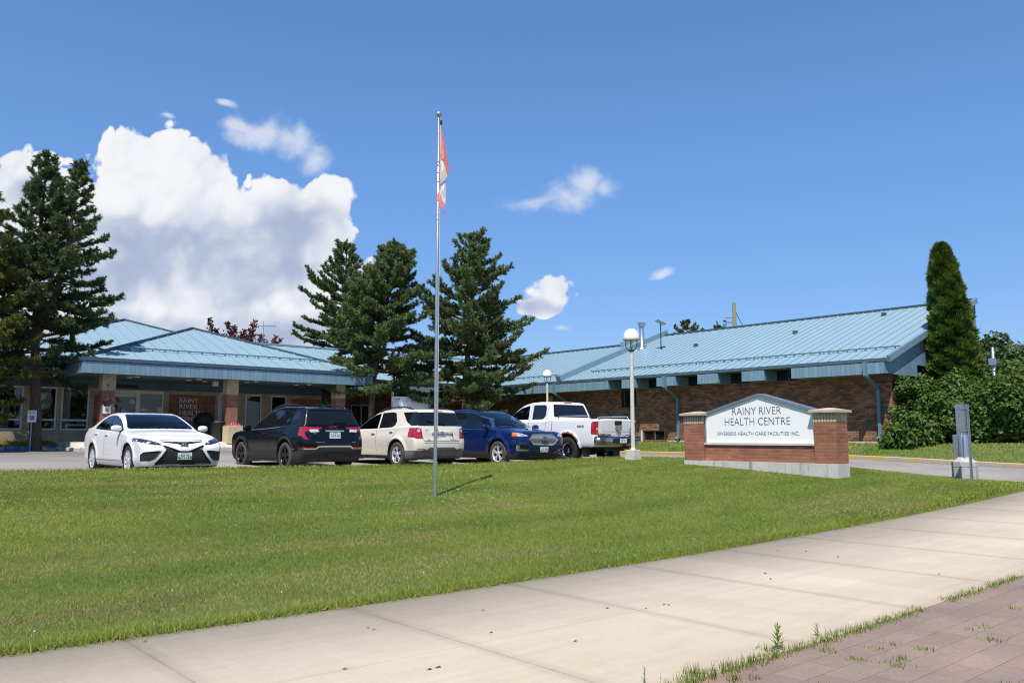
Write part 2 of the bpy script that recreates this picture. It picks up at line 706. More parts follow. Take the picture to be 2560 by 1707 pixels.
plain('cap_stone', (0.46, 0.375, 0.285), 0.85, var=0.2, scale=7, bump=0.2)
plain('concrete_grey', (0.40, 0.40, 0.39), 0.9, var=0.2, scale=6, bump=0.15)
plain('finial', (0.42, 0.41, 0.36), 0.35, 0.6, var=0.1)
plain('pot_plum', (0.055, 0.022, 0.026), 0.6, var=0.1)
plain('planter_tan', (0.52, 0.41, 0.27), 0.85, var=0.12, scale=6)
plain('flower_pink', (0.70, 0.22, 0.24), 0.7, var=0.5, scale=20)
t = Mat('concrete_stained', (0.48, 0.47, 0.44), 0.92)
n1, n2 = t.noise(t.coord(), 2.2, 6, 0.65), t.noise(t.mapped(t.coord(), (5, 5, 0.9)), 2.0, 5, 0.6)
col = t.ramp(n1, [(0.3, (0.44, 0.43, 0.395)), (0.7, (0.60, 0.59, 0.55))])
col = t.mix(t.ramp(n2, [(0.56, (0,) * 3), (0.70, (0.7,) * 3)]), col, (0.20, 0.18, 0.15))
vo = t.n('TexVoronoi'); vo.inputs['Scale'].default_value = 3.2
t.l(t.coord(), vo.inputs['Vector'])
t.color(t.mix(t.ramp(vo.outputs['Distance'], [(0.035, (0.9,) * 3), (0.06, (0,) * 3)]), col, (0.10, 0.09, 0.08)))
t.bump(n1, 0.3, 0.01)
M['concrete_stained'] = t.m

def clear_glass(name, tint=(0.9, 0.95, 0.95), clear=0.75):
    m = bpy.data.materials.new(name)
    m.use_nodes = True
    nt = m.node_tree
    nt.nodes.clear()
    N, Lk = nt.nodes.new, nt.links.new
    o, mx, tr, gl, fr = N('ShaderNodeOutputMaterial'), N('ShaderNodeMixShader'), N('ShaderNodeBsdfTransparent'), N('ShaderNodeBsdfGlossy'), N('ShaderNodeFresnel')
    tr.inputs[0].default_value = tuple(c * clear for c in tint) + (1,)
    gl.inputs['Roughness'].default_value = 0.02
    gl.inputs['Color'].default_value = (0.9, 0.93, 0.95, 1)
    fr.inputs[0].default_value = 1.75
    Lk(fr.outputs[0], mx.inputs[0]); Lk(tr.outputs[0], mx.inputs[1]); Lk(gl.outputs[0], mx.inputs[2]); Lk(mx.outputs[0], o.inputs[0])
    M[name] = m


clear_glass('pane')


# ================================================================== ground
def sstep(t):
    t = np.clip(t, 0, 1)
    return t * t * (3 - 2 * t)


def z_walk(a):
    t = np.clip(np.asarray(a, float) - 5.9, -9, 20)
    over = np.clip(np.asarray(a, float) - 25.9, 0, 60)
    return 0.0013 * t * t + over * 0.03


def z_park(a, b):
    a, b = np.asarray(a, float), np.asarray(b, float)
    z = 0.70 + 0.028 * np.clip(b - 24, 0, 12) + 0.10 * sstep((a - 17) / 6) * sstep((30 - b) / 6)
    k = sstep((15.5 - b) / 8.6)
    return z * (1 - k) + z_walk(a) * k


def lawn_back(a):
    return np.interp(a, [-30, 8, 14, 19, 21.2, 22.4, 23.15], [18.45, 18.4, 18.1, 17.3, 16.9, 16.2, 14.6])


def z_lawn(a, b):
    a, b = np.asarray(a, float), np.asarray(b, float)
    zw = z_walk(a) + 0.02
    crest = np.interp(a, [-20, 3, 6.7, 10, 14, 17, 19, 23.15], [.97, .905, .86, .835, .80, .87, .93, .86])
    s = np.clip((b - 6.87) / (lawn_back(a) - 6.87), 0, 1)
    p = np.interp(a, [11, 16], [1.05, 0.47])
    z = zw + (crest - zw) * s ** p
    z += 0.02 * np.sin(a * 0.9 + 1.3) * np.sin(b * 0.8) * s * (1 - s) * 4
    e = sstep((a - 20.3) / 2.85)
    return z * (1 - e) + (np.maximum(z_park(23.15, b), zw - 0.02) + 0.05) * e


def z_verge(a, b):
    a, b = np.asarray(a, float), np.asarray(b, float)
    k = z_park(28.3, b) + 0.125
    return k + (1.30 - k) * sstep((a - 28.4) / 4.6)


def sheet(name, a0, a1, b0, b1, zf, mat, da=0.5, db=0.5, mask=None, skirt=0.0, label=None):
    na, nb = max(2, int(round((a1 - a0) / da)) + 1), max(2, int(round((b1 - b0) / db)) + 1)
    A = np.linspace(a0, a1, na)
    T = np.linspace(0, 1, nb)
    AA = np.repeat(A[:, None], nb, 1)
    bb1 = mask(A)[:, None] if mask else b1
    BB = b0 + (bb1 - b0) * T[None, :]
    BB = np.broadcast_to(BB, AA.shape)
    Z = zf(AA, BB)
    v = np.stack([AA, BB, Z], -1).reshape(-1, 3)
    i = np.arange(na * nb).reshape(na, nb)
    f = np.stack([i[:-1, :-1], i[1:, :-1], i[1:, 1:], i[:-1, 1:]], -1).reshape(-1, 4)
    if skirt:
        ring = np.concatenate([i[:, 0], i[-1, 1:], i[::-1, -1][1:], i[0, ::-1][1:]])
        low = v[ring].copy()
        low[:, 2] -= skirt
        k = len(v)
        v = np.concatenate([v, low])
        m = len(ring)
        j = np.arange(m - 1)
        f = np.concatenate([f, np.stack([ring[j], k + j, k + j + 1, ring[j + 1]], -1)])
    o = np_mesh(name, v, f, mat, smooth=False)
    return tag(o, kind='structure')


def grass_mat(name, dark, mid, dry, dry_amt):
    t = Mat(name, mid, 0.9)
    co = t.coord()
    n1 = t.noise(co, 1.1, 6, 0.6)
    n2 = t.noise(t.mapped(co, (0.22, 1.3, 1)), 1.0, 5, 0.6)
    n3 = t.noise(co, 45, 4, 0.7)
    col = t.ramp(n1, [(0.3, dark), (0.7, mid)])
    col = t.mix(t.ramp(n2, [(0.52, (0,) * 3), (0.72, (dry_amt,) * 3)]), col, dry)
    col = t.mix(0.8, col, t.ramp(n3, [(0.3, (0.5,) * 3), (0.7, (1.3,) * 3)]), 'MULTIPLY')
    t.color(col)
    t.bump(n3, 0.6, 0.03)
    M[name] = t.m


grass_mat('lawn_soil', (0.082, 0.118, 0.016), (0.120, 0.158, 0.027), (0.15, 0.13, 0.055), 0.6)
grass_mat('far_grass', (0.075, 0.125, 0.016), (0.115, 0.165, 0.028), (0.16, 0.15, 0.06), 0.5)

# sidewalk concrete with tooled joints
t = Mat('sidewalk', (0.5, 0.44, 0.37), 0.9)
sep = t.n('SeparateXYZ')
co = t.coord()
t.l(co, sep.inputs[0])
wob = t.noise(co, 2.0, 3)
fr = t.math('ABSOLUTE', t.math('SUBTRACT', t.math('FRACT', t.math('ADD', t.math('MULTIPLY', t.math('SUBTRACT', sep.outputs[0], 5.9), 1 / 1.93), 100.5)), 0.5))
jt = t.math('LESS_THAN', t.math('ADD', fr, t.math('MULTIPLY', wob, 0.002)), 0.0055)
band = t.ramp(fr, [(0.0, (0.86,) * 3), (0.035, (0.92,) * 3), (0.06, (1.0,) * 3)])
lg = t.math('LESS_THAN', t.math('ABSOLUTE', t.math('SUBTRACT', sep.outputs[1], 5.05)), 0.006)
n1, n2, n3 = t.noise(co, 0.55, 5, 0.6), t.noise(t.mapped(co, (0.25, 2.2, 1)), 3.2, 6, 0.65), t.noise(co, 90, 3, 0.7)
broom = t.noise(t.mapped(co, (60, 1.6, 1)), 1.0, 2, 0.5)
col = t.ramp(n1, [(0.3, (0.465, 0.400, 0.315)), (0.7, (0.545, 0.475, 0.385))])
col = t.mix(0.7, col, t.ramp(n2, [(0.3, (0.90, 0.885, 0.86)), (0.7, (1.05,) * 3)]), 'MULTIPLY')
col = t.mix(0.6, col, t.ramp(n3, [(0.25, (0.82,) * 3), (0.75, (1.12,) * 3)]), 'MULTIPLY')
col = t.mix(0.35, col, t.ramp(broom, [(0.3, (0.9,) * 3), (0.7, (1.08,) * 3)]), 'MULTIPLY')
slab = t.n('TexWhiteNoise')
slab.noise_dimensions = '1D'
t.l(t.math('FLOOR', t.math('MULTIPLY', t.math('SUBTRACT', sep.outputs[0], 5.9 + 1.93 / 2 - 1.93 * 50), 1 / 1.93)), slab.inputs['W'])
col = t.mix(1.0, col, t.ramp(slab.outputs['Value'], [(0.0, (0.93, 0.925, 0.915)), (1.0, (1.04, 1.035, 1.03))]), 'MULTIPLY')
rim = t.math('MINIMUM', t.math('SUBTRACT', 6.87, sep.outputs[1]), t.math('SUBTRACT', sep.outputs[1], 3.42))
col = t.mix(t.math('MULTIPLY', t.ramp(rim, [(0.0, (0.75,) * 3), (0.16, (0.0,) * 3)]), n2), col, (0.30, 0.245, 0.18))
stain = t.noise(co, 1.7, 7, 0.7, 0.5)
col = t.mix(t.ramp(stain, [(0.56, (0,) * 3), (0.72, (0.35,) * 3)]), col, (0.40, 0.335, 0.26))
spots = t.n('TexVoronoi')
spots.inputs['Scale'].default_value = 2.6
t.l(co, spots.inputs['Vector'])
col = t.mix(t.ramp(spots.outputs['Distance'], [(0.02, (0.8,) * 3), (0.035, (0,) * 3)]), col, (0.22, 0.18, 0.14))
col = t.mix(1.0, col, band, 'MULTIPLY')
col = t.mix(t.math('MULTIPLY', jt, t.ramp(wob, [(0.35, (0.18,) * 3), (0.65, (0.65,) * 3)])), col, (0.22, 0.18, 0.14))
col = t.mix(t.math('MULTIPLY', lg, 0.35), col, (0.22, 0.18, 0.14))
t.color(col)
t.bump(t.math('ADD', t.math('MULTIPLY', jt, -1.0), t.math('ADD', t.math('MULTIPLY', n3, 0.3), t.math('MULTIPLY', broom, 0.2))), 0.5, 0.01)
M['sidewalk'] = t.m

# pavers
t = Mat('pavers', (0.25, 0.18, 0.15), 0.9)
co = t.coord()
def bt(t, vec, c1, c2, mo, w, h, ms, off=0.5):
    nd = t.n('TexBrick')
    for k, q in (('Scale', 1.0), ('Brick Width', w), ('Row Height', h), ('Mortar Size', ms), ('Mortar Smooth', 0.3)):
        nd.inputs[k].default_value = q
    nd.offset = off
    nd.inputs['Color1'].default_value, nd.inputs['Color2'].default_value, nd.inputs['Mortar'].default_value = (*c1, 1), (*c2, 1), (*mo, 1)
    t.l(vec, nd.inputs['Vector'])
    return nd
wv = t.mix(0.012, co, t.n('TexNoise', Scale=6.0).outputs['Color'], 'ADD')
bn = bt(t, t.mapped(wv, loc=(0.0, -3.19 + 0.0, 0)), (0.54, 0.395, 0.315), (0.455, 0.325, 0.27), (0.40, 0.30, 0.235), 0.46, 0.23, 0.006)
tone = t.noise(co, 1.3, 4, 0.6)
sp = t.noise(co, 120, 2, 0.7)
fl = t.noise(co, 28, 5, 0.7)
col = t.mix(1.0, bn.outputs['Color'], t.ramp(tone, [(0.3, (0.86, 0.83, 0.86)), (0.7, (1.12, 1.08, 1.0))]), 'MULTIPLY')
col = t.mix(0.7, col, t.ramp(fl, [(0.25, (0.75,) * 3), (0.75, (1.15,) * 3)]), 'MULTIPLY')
col = t.mix(t.ramp(sp, [(0.60, (0,) * 3), (0.72, (0.65,) * 3)]), col, (0.46, 0.41, 0.37))
t.color(col)
t.bump(t.math('ADD', t.math('MULTIPLY', bn.outputs['Fac'], -1.0), t.math('MULTIPLY', sp, 0.4)), 0.5, 0.008)
M['pavers'] = t.m

# asphalt, sun bleached
t = Mat('asphalt', (0.22, 0.21, 0.20), 0.92)
co = t.coord()
n1, n2, n3 = t.noise(co, 0.35, 6, 0.6), t.noise(co, 60, 3, 0.7), t.noise(t.mapped(co, (0.3, 1.6, 1)), 0.9, 5, 0.6)
col = t.ramp(n1, [(0.3, (0.235, 0.215, 0.20)), (0.7, (0.315, 0.295, 0.275))])
col = t.mix(0.7, col, t.ramp(n3, [(0.3, (0.82,) * 3), (0.7, (1.08,) * 3)]), 'MULTIPLY')
col = t.mix(0.6, col, t.ramp(n2, [(0.3, (0.7,) * 3), (0.7, (1.2,) * 3)]), 'MULTIPLY')
t.color(col)
t.bump(n2, 0.4, 0.01)
M['asphalt'] = t.m


def painted_kerb(name, paint, lo, hi):
    t = Mat(name, paint, 0.8)
    co = t.coord()
    n1, n2 = t.noise(co, 1.7, 6, 0.65, 0.4), t.noise(co, 14, 5, 0.7)
    base = t.ramp(n2, [(0.3, (0.30, 0.275, 0.24)), (0.7, (0.47, 0.44, 0.39))])
    t.color(t.mix(t.ramp(t.math('ADD', n1, t.math('MULTIPLY', t.math('SUBTRACT', n2, 0.5), 0.35)), [(lo, (0,) * 3), (hi, (1,) * 3)]), base, paint))
    M[name] = t.m


painted_kerb('kerb_blue', (0.035, 0.13, 0.42), 0.47, 0.50)
painted_kerb('kerb_yellow', (0.52, 0.34, 0.07), 0.40, 0.56)

gm = bpy.data.meshes.new('ground')
gm.from_pydata([(-2500, -2500, -0.6), (2500, -2500, -0.6), (2500, 2500, -0.6), (-2500, 2500, -0.6)], [], [(0, 1, 2, 3)])
tag(mesh_obj('ground', gm, M['far_grass']), kind='structure')
sheet('sidewalk', -22, 60, 3.42, 6.87, lambda a, b: z_walk(a) + 0 * b, M['sidewalk'], 0.5, 3.45, skirt=0.25)
sheet('paved_plaza', -22, 60, -14, 3.42, lambda a, b: z_walk(a) - 0.012 + 0 * b, M['pavers'], 0.5, 17.5, skirt=0.3)
sheet('lawn', -28, 23.15, 6.87, 18.4, z_lawn, M['lawn_soil'], 0.35, 0.35, mask=lawn_back, skirt=0.8)
sheet('parking_lot', -45, 23.0, 37.0, 18, z_park, M['asphalt'], 0.7, 0.7, mask=lambda a: lawn_back(a) - 0.25, skirt=0.6)
sheet('driveway', 23.0, 28.32, 6.87, 37.0, z_park, M['asphalt'], 0.7, 0.7, skirt=0.6)
sheet('grass_verge', 28.44, 120, 6.87, 34.4, z_verge, M['far_grass'], 0.6, 0.8, skirt=1.0)
sheet('planting_strip', -45, 8.4, 37.14, 40.0, lambda a, b: 1.135 + (1.36 - 1.135) * sstep((b - 37.1) / 2.6) + 0 * a, M['far_grass'], 1.5, 0.4, skirt=0.8)
sheet('entrance_pavement', 8.4, 22.0, 34.4, 40.0, lambda a, b: 1.14 + 0.21 * sstep((b - 34.4) / 1.3) + 0 * a, M['concrete'], 1.5, 0.3, skirt=0.8)
sheet('planting_bed', 22.0, 33.5, 34.4, 46.0, lambda a, b: 1.14 + 0.2 * sstep((b - 34.4) / 3) + 0 * a, M['far_grass'], 1.5, 0.6, skirt=0.8)
sheet('field', -300, 400, 46.0, 500, lambda a, b: 0.9 + 0 * a, M['far_grass'], 100, 100, skirt=1.5)


def kerb(name, pts, w, mat, up):
    """A kerb stone run; pts are (x, y, z of its top)."""
    mb = MB()
    for (p, q) in zip(pts[:-1], pts[1:]):
        d = (Vector(q) - Vector(p))
        n = Vector((-d.y, d.x, 0)).normalized() * (w / 2)
        a, b = Vector(p), Vector(q)
        k = Vector((0, 0, -0.7))
        bv = Vector((0, 0, -0.025))
        i = 0.75
        mb.add([a - n + bv, a - n * i, a + n * i, a + n + bv, b - n + bv, b - n * i, b + n * i, b + n + bv, a - n + k, a + n + k, b - n + k, b + n + k],
               [(0, 1, 5, 4), (1, 2, 6, 5), (2, 3, 7, 6), (8, 0, 4, 10), (3, 9, 11, 7), (0, 8, 9, 3, 2, 1), (4, 5, 6, 7, 11, 10)])
    return tag(mb.build(name, mat), kind='structure')


ys = np.linspace(7.2, 34.3, 40)
kerb('kerb', [(28.38, y, float(z_park(28.3, y)) + 0.13) for y in ys], 0.14, M['kerb_yellow'], 0)
kerb('kerb', [(x, 37.07, float(z_park(x, 37.0)) + 0.14) for x in np.linspace(-45, 8.4, 20)], 0.16, M['kerb_blue'], 0)
kerb('kerb', [(x, 34.32, float(z_park(x, 34.3)) + 0.155) for x in np.linspace(8.4, 28.4, 12)], 0.16, M['concrete'], 0)
kerb('kerb', [(8.35, y, 1.145) for y in (34.3, 37.1)], 0.15, M['concrete'], 0)
kerb('kerb', [(23.2, y, float(z_park(23.15, y)) + 0.035) for y in np.linspace(7.4, 14.6, 14)], 0.13, M['concrete'], 0)
kerb('kerb', [(x, float(lawn_back(x)) + 0.05, float(z_lawn(x, lawn_back(x))) - 0.03) for x in np.linspace(23.1, 17, 12)], 0.12, M['concrete'], 0)

# ================================================================== the health centre
bld = thing('health_centre', 'low brick health centre with blue standing seam metal roofs and a columned entrance canopy', 'building', (20, 40, 1.3))
SL = 0.354


def roof_face(mb, poly, place, spacing, s0, rib=True, thick=0.05):
    """poly: (s, t) plan points, s along the eave and t up the slope."""
    pts = [Vector(place(s, t)) for s, t in poly]
    mb.poly(pts)
    mb.poly([p - Vector((0, 0, thick)) for p in pts][::-1])
    if not rib:
        return
    smin, smax = min(p[0] for p in poly), max(p[0] for p in poly)
    s = s0
    while s < smax - 0.05:
        if s > smin + 0.05:
            ts = []
            for (p, q) in zip(poly, poly[1:] + poly[:1]):
                if (p[0] - s) * (q[0] - s) < 0:
                    k = (s - p[0]) / (q[0] - p[0])
                    ts.append(p[1] + (q[1] - p[1]) * k)
            ts.sort()
            if len(ts) >= 2 and ts[-1] - ts[0] > 0.1:
                a, b = Vector(place(s, ts[0] + 0.02)), Vector(place(s, ts[-1] - 0.02))
                mb.bar(a + Vector((0, 0, 0.018)), b + Vector((0, 0, 0.018)), 0.024, 0.045)
        s += spacing


def guard(parent, place, s0, s1, t, n):
    mb = MB()
    a, b = Vector(place(s0, t)), Vector(place(s1, t))
    up = Vector((0, 0, 0.10))
    mb.bar(a + up, b + up, 0.04, 0.055)
    for i in range(n):
        p = a.lerp(b, (i + 0.5) / n)
        mb.bar(p, p + up, 0.05, 0.05)
    return mb.build('snow_guard', M['guard'], parent)


# ---- wing (brown brick, single slope)
WX, WE, WZ = 32.85, 31.9, 4.59        # wall plane, eave line, eave height
place_w = lambda s, t: (WE + t, s, WZ + SL * t)
mb = MB()
roof_face(mb, [(14.5, 0), (32.7, 0), (32.7, 9.25), (14.5, 9.25)], place_w, 0.46, 14.7)
wing_roof = mb.build('roof', M['roof_blue'], bld)
guard(wing_roof, place_w, 14.6, 31.6, 1.35, 42)
mb = MB()
mb.bar(Vector(place_w(14.45, 9.2)) + Vector((0, 0, .05)), Vector(place_w(32.7, 9.2)) + Vector((0, 0, .05)), 0.16, 0.10)
mb.build('ridge_cap', M['roof_dark'], wing_roof)
mb = MB()
for (t0, t1) in ((-0.05, 9.45),):
    mb.bar(Vector(place_w(32.75, t0)) + Vector((0, 0, .16)), Vector(place_w(32.75, t1)) + Vector((0, 0, .16)), 0.34, 0.32)
mb.build('parapet', M['roof_trim'], wing_roof)
mb = MB()      # rake trim along the gable
mb.bar(Vector(place_w(14.48, -0.02)) + Vector((0, 0, -.02)), Vector(place_w(14.48, 9.3)) + Vector((0, 0, -.02)), 0.10, 0.26)
mb.build('rake_trim', M['roof_trim'], wing_roof)
for (px, py) in ((1740, 866), (1988, 834), (2210, 789)):
    d_ = ray(px, py)
    # intersect with the roof plane
    k = (WZ - EYE - SL * WE) / (d_.z - SL * d_.x)
    p = d_ * k
    mb = MB()
    mb.box((p.x - .11, p.y - .09, p.z + EYE - .05), (p.x + .11, p.y + .09, p.z + EYE + .15), 0.02)
    mb.build('roof_vent', M['roof_dark'], wing_roof)
# lower roof beyond the parapet
place_l = lambda s, t: (WE + t, s, WZ - 0.06 + SL * t)
mb = MB()
roof_face(mb, [(32.9, 0), (38.98, 0), (46.8, 7.82), (32.9, 7.82)], place_l, 0.46, 33.1)
lr = mb.build('roof', M['roof_blue'], bld)
guard(lr, place_l, 33.2, 39.0, 1.35, 12)
mb = MB()
mb.bar(Vector(place_l(32.9, 7.85)) + Vector((0, 0, .05)), Vector(place_l(46, 7.85)) + Vector((0, 0, .05)), 0.2, 0.12)
mb.build('ridge_cap', M['roof_dark'], lr)
mb = MB()
mb.box((38.9, 33.1, 7.0), (39.9, 34.4, 7.45))
mb.build('roof_curb', M['roof_trim'], lr)

# walls
def wall_plane(mb, axis, c, u0, u1, z0, z1, holes, depth, thick_in=1):
    """A wall sheet with openings and reveals. axis 'x': plane x=c, u is y; axis 'y': plane y=c, u is x."""
    us = sorted({u0, u1} | {h[0] for h in holes} | {h[1] for h in holes})
    zs = sorted({z0, z1} | {h[2] for h in holes} | {h[3] for h in holes})
    P = (lambda u, z, d=0.0: (c + d, u, z)) if axis == 'x' else (lambda u, z, d=0.0: (u, c + d, z))
    for a, b in zip(us[:-1], us[1:]):
        for e, f in zip(zs[:-1], zs[1:]):
            m, n = (a + b) / 2, (e + f) / 2
            if any(h[0] < m < h[1] and h[2] < n < h[3] for h in holes):
                continue
            mb.quad(P(a, e), P(b, e), P(b, f), P(a, f))
    for h in holes:
        a, b, e, f = h[:4]
        for (q, r) in (((a, e), (a, f)), ((b, e), (b, f)), ((a, e), (b, e)), ((a, f), (b, f))):
            mb.quad(P(*q), P(*r), P(*r, depth), P(*q, depth))


def window(parent, axis, c, u0, u1, z0, z1, fw, depth, frame_mat, pane_mat, mull=(), trans=(), label=None):
    """A framed window standing in an opening: frame part with its pane as sub-part."""
    mb = MB()
    lo, hi = c + depth - 0.05, c + depth + 0.04
    def bx(a, b, e, f):
        if axis == 'x':
            mb.box((lo, a, e), (hi, b, f))
        else:
            mb.box((a, lo, e), (b, hi, f))
    bx(u0 + .002, u0 + fw, z0 + .002, z1 - .002); bx(u1 - fw, u1 - .002, z0 + .002, z1 - .002)
    bx(u0 + fw, u1 - fw, z0 + .002, z0 + fw); bx(u0 + fw, u1 - fw, z1 - fw, z1 - .002)
    zz = [z0 + fw] + [t for t in trans] + [z1 - fw]
    for m in mull:
        bx(m - fw / 2, m + fw / 2, z0 + fw, z1 - fw)
    for t in trans:
        edges = [u0 + fw] + [e for m in mull for e in (m - fw / 2, m + fw / 2)] + [u1 - fw]
        for a, b in zip(edges[::2], edges[1::2]):
            bx(a, b, t - fw / 2, t + fw / 2)
    w = mb.build('window', frame_mat, parent)
    pm = MB()
    d = c + depth
    if axis == 'x':
        pm.quad((d, u0 + fw * .8, z0 + fw * .8), (d, u1 - fw * .8, z0 + fw * .8), (d, u1 - fw * .8, z1 - fw * .8), (d, u0 + fw * .8, z1 - fw * .8))
    else:
        pm.quad((u0 + fw * .8, d, z0 + fw * .8), (u1 - fw * .8, d, z0 + fw * .8), (u1 - fw * .8, d, z1 - fw * .8), (u0 + fw * .8, d, z1 - fw * .8))
    pm.build('pane', pane_mat, w)
    return w


bx_of = lambda px, py=945: on_x(px, py, WX).y
wz_of = lambda px, py: on_x(px, py, WX).z
tall = (bx_of(1590), bx_of(1552), wz_of(1570, 1018), 3.99)
base_w = (bx_of(1661, 1090), bx_of(1607, 1090), wz_of(1632, 1101), wz_of(1632, 1076))
mb = MB()
wall_plane(mb, 'x', WX, 14.85, 42.0, 0.9, 4.1, [tall, base_w], 0.12)
mb.build('wall', M['brick_brown'], bld)
mb = MB()
mb.quad((WX, 14.85, 1.0), (WX, 14.85, 4.3), (41.15, 14.85, 4.3), (41.15, 14.85, 1.0))
mb.build('wall', M['brick_brown'], bld)
window(bld, 'x', WX, *tall, 0.05, 0.10, M['black_plastic'], M['window_glass'], mull=((tall[0] + tall[1]) / 2,))
window(bld, 'x', WX, *base_w, 0.035, 0.10, M['brick_red'], M['window_glass'], mull=((base_w[0] + base_w[1]) / 2 - 0.05,))
mb = MB()       # soldier band of lighter brick round the basement window and a concrete foot
mb.box((WX - .03, base_w[1] + 0.002, base_w[2] - .05), (WX + .02, base_w[1] + .10, base_w[3] + .02))
mb.build('window_jamb', M['frame_white'], bld)
mb = MB()
mb.box((WX - 0.025, 14.83, 0.9), (WX + .05, 26.0, 1.37))
mb.build('foundation', M['concrete'], bld)
# back wall at the ridge and the ends
mb = MB()
mb.quad((41.2, 14.55, 1.0), (41.2, 32.7, 1.0), (41.2, 32.7, 7.86), (41.2, 14.55, 7.86))
mb.build('wall', M['siding_blue'], bld)
mb = MB()
mb.box((WE + .1, 32.72, 4.0), (41.15, 32.80, 4.05))
mb.build('ledge', M['siding_blue'], bld)
# gable siding with a dark opening
mb = MB()
gy = 14.62
zr = lambda x: WZ - 0.12 + SL * (x - WE)
xs = [WE - .09, 34.75, 36.35, 41.2]
mb.poly([(xs[0], gy, 4.0), (xs[1], gy, 4.0), (xs[1], gy, zr(xs[1])), (xs[0], gy, zr(xs[0]))])
mb.poly([(xs[1], gy, 4.48), (xs[2], gy, 4.48), (xs[2], gy, zr(xs[2])), (xs[1], gy, zr(xs[1]))])
mb.poly([(xs[2], gy, 4.0), (xs[3], gy, 4.0), (xs[3], gy, zr(xs[3])), (xs[2], gy, zr(xs[2]))])
mb.quad((xs[0], gy, 4.0), (xs[3], gy, 4.0), (xs[3], 14.85, 4.0), (xs[0], 14.85, 4.0))
mb.quad((xs[1], gy, 4.0), (xs[1], 14.85, 4.0), (xs[1], 14.85, 4.48), (xs[1], gy, 4.48))
mb.quad((xs[2], gy, 4.0), (xs[2], 14.85, 4.0), (xs[2], 14.85, 4.48), (xs[2], gy, 4.48))
mb.build('gable', M['siding_blue'], bld)
mb = MB()
mb.quad((xs[1], 14.83, 3.9), (xs[2], 14.83, 3.9), (xs[2], 14.83, 4.5), (xs[1], 14.83, 4.5))
mb.build('window', M['window_glass'], bld)
# bulkheads under the eave with open gaps between them
ex = lambda px: on_x(px, 940, WE - .085).y
edges = [39.0, ex(1519.6), ex(1553.7), ex(1589), ex(1641), ex(1688), ex(1743), ex(1794), ex(1854), ex(1910), ex(1978), 14.63]
for i in range(0, len(edges), 2):
    hi_, lo_ = edges[i], edges[i + 1]
    mb = MB()
    mb.box((WE - .085, lo_, 4.0), (WX + .02, hi_, 4.44))
    mb.build('bulkhead', M['siding_blue'], bld)
mb = MB()
mb.quad((WX - .004, 14.9, 4.0), (WX - .004, 39, 4.0), (WX - .004, 39, 4.72), (WX - .004, 14.9, 4.72))
mb.build('clerestory', M['window_glass'], bld)
mb = MB()
mb.box((WE - .06, 14.66, 4.46), (WX - .01, 38.9, 4.50))
mb.build('soffit', M['soffit'], bld)
mb = MB()
for (y0, y1) in ((14.5, 32.6), (32.62, 38.95)):
    pr = [(WE + .05, 4.45), (WE - .10, 4.47), (WE - .14, 4.60), (WE - .11, 4.60), (WE - .08, 4.53), (WE + .05, 4.53)]
    mb.prism(pr, 'xz', y0, y1)
mb.build('gutter', M['gutter_blue'], bld)


def downspout(px, zb=1.42):
    y = on_x(px, 930, WE).y
    mb = MB()
    q = (0, 1, 0)
    mb.bar((WE - .15, y, 4.46), (WE - .15, y, 3.93), 0.20, 0.12, q)
    mb.bar((WE - .15, y, 3.96), (WX - .09, y, 3.45), 0.12, 0.13, q)
    mb.bar((WX - .085, y, 3.49), (WX - .085, y, zb + .1), 0.13, 0.12, q)
    mb.bar((WX - .08, y, zb + .14), (WX - .33, y, zb), 0.12, 0.13, q)
    return mb.build('downspout', M['gutter_blue'], bld)


for px in (1390, 1665, 2168):
    downspout(px)
mb = MB()
p = on_x(1378, 997, WX)
mb.box((WX - .14, p.y - .16, p.z - .16), (WX, p.y + .16, p.z + .16), 0.04)
mb.build('wall_light', M['lamp_paint'], bld)
mb = MB()
pp = on_x(1607, 1085, WX)

# ---- main block
FY, FE, FZ = 39.7, 38.98, 4.65          # facade plane, eave line, eave height
fa = lambda px, py=1030: on_y(px, py, FY).x
fz = lambda px, py: on_y(px, py, FY).z
place_f = lambda s, t: (s, FE + t, FZ + SL * t)
A0, A1 = 4.2, 22.9
apx, apt = 13.55, 9.35
mb = MB()
roof_face(mb, [(A0, 0), (A1, 0), (apx, apt)], place_f, 0.62, A0 + .3)
apex = Vector(place_f(apx, apt))
for (x0, x1) in ((A0, A0), (A1, A1)):
    mb.tri(Vector(place_f(x0, 0)), apex, Vector((x0, FE + 2 * apt, FZ)))
hip = mb.build('roof', M['roof_blue'], bld)
mb = MB()
for x0 in (A0, A1):
    mb.bar(Vector(place_f(x0, 0)) + Vector((0, 0, .05)), apex + Vector((0, 0, .05)), 0.14, 0.09)
mb.build('hip_cap', M['roof_dark'], hip)
mb = MB()
roof_face(mb, [(16.5, 0), (31.9, 0), (38.2, 6.3), (16.5, 6.3)], lambda s, t: (s, FE + t, FZ - 0.03 + SL * t), 0.62, 16.6)
mr = mb.build('roof', M['roof_blue'], bld)
mb = MB()
mb.bar((16.5, FE + 6.3, FZ + SL * 6.3 + .02), (38.2, FE + 6.3, FZ + SL * 6.3 + .02), 0.2, 0.1)
mb.build('ridge_cap', M['roof_trim'], mr)
mb = MB()
mb.quad((16.5, FE + 6.35, 4), (39.5, FE + 6.35, 4), (39.5, FE + 6.35, 6.8), (16.5, FE + 6.35, 6.8))
mb.build('wall', M['siding_blue'], bld)
# left roof end before the first hip
mb = MB()
roof_face(mb, [(-20, 0), (A0 + .2, 0), (A0 + 4, 4), (-20, 4)], lambda s, t: (s, FE + t, FZ - 0.03 + SL * t), 0.62, -19.7)
mb.build('roof', M['roof_blue'], bld)

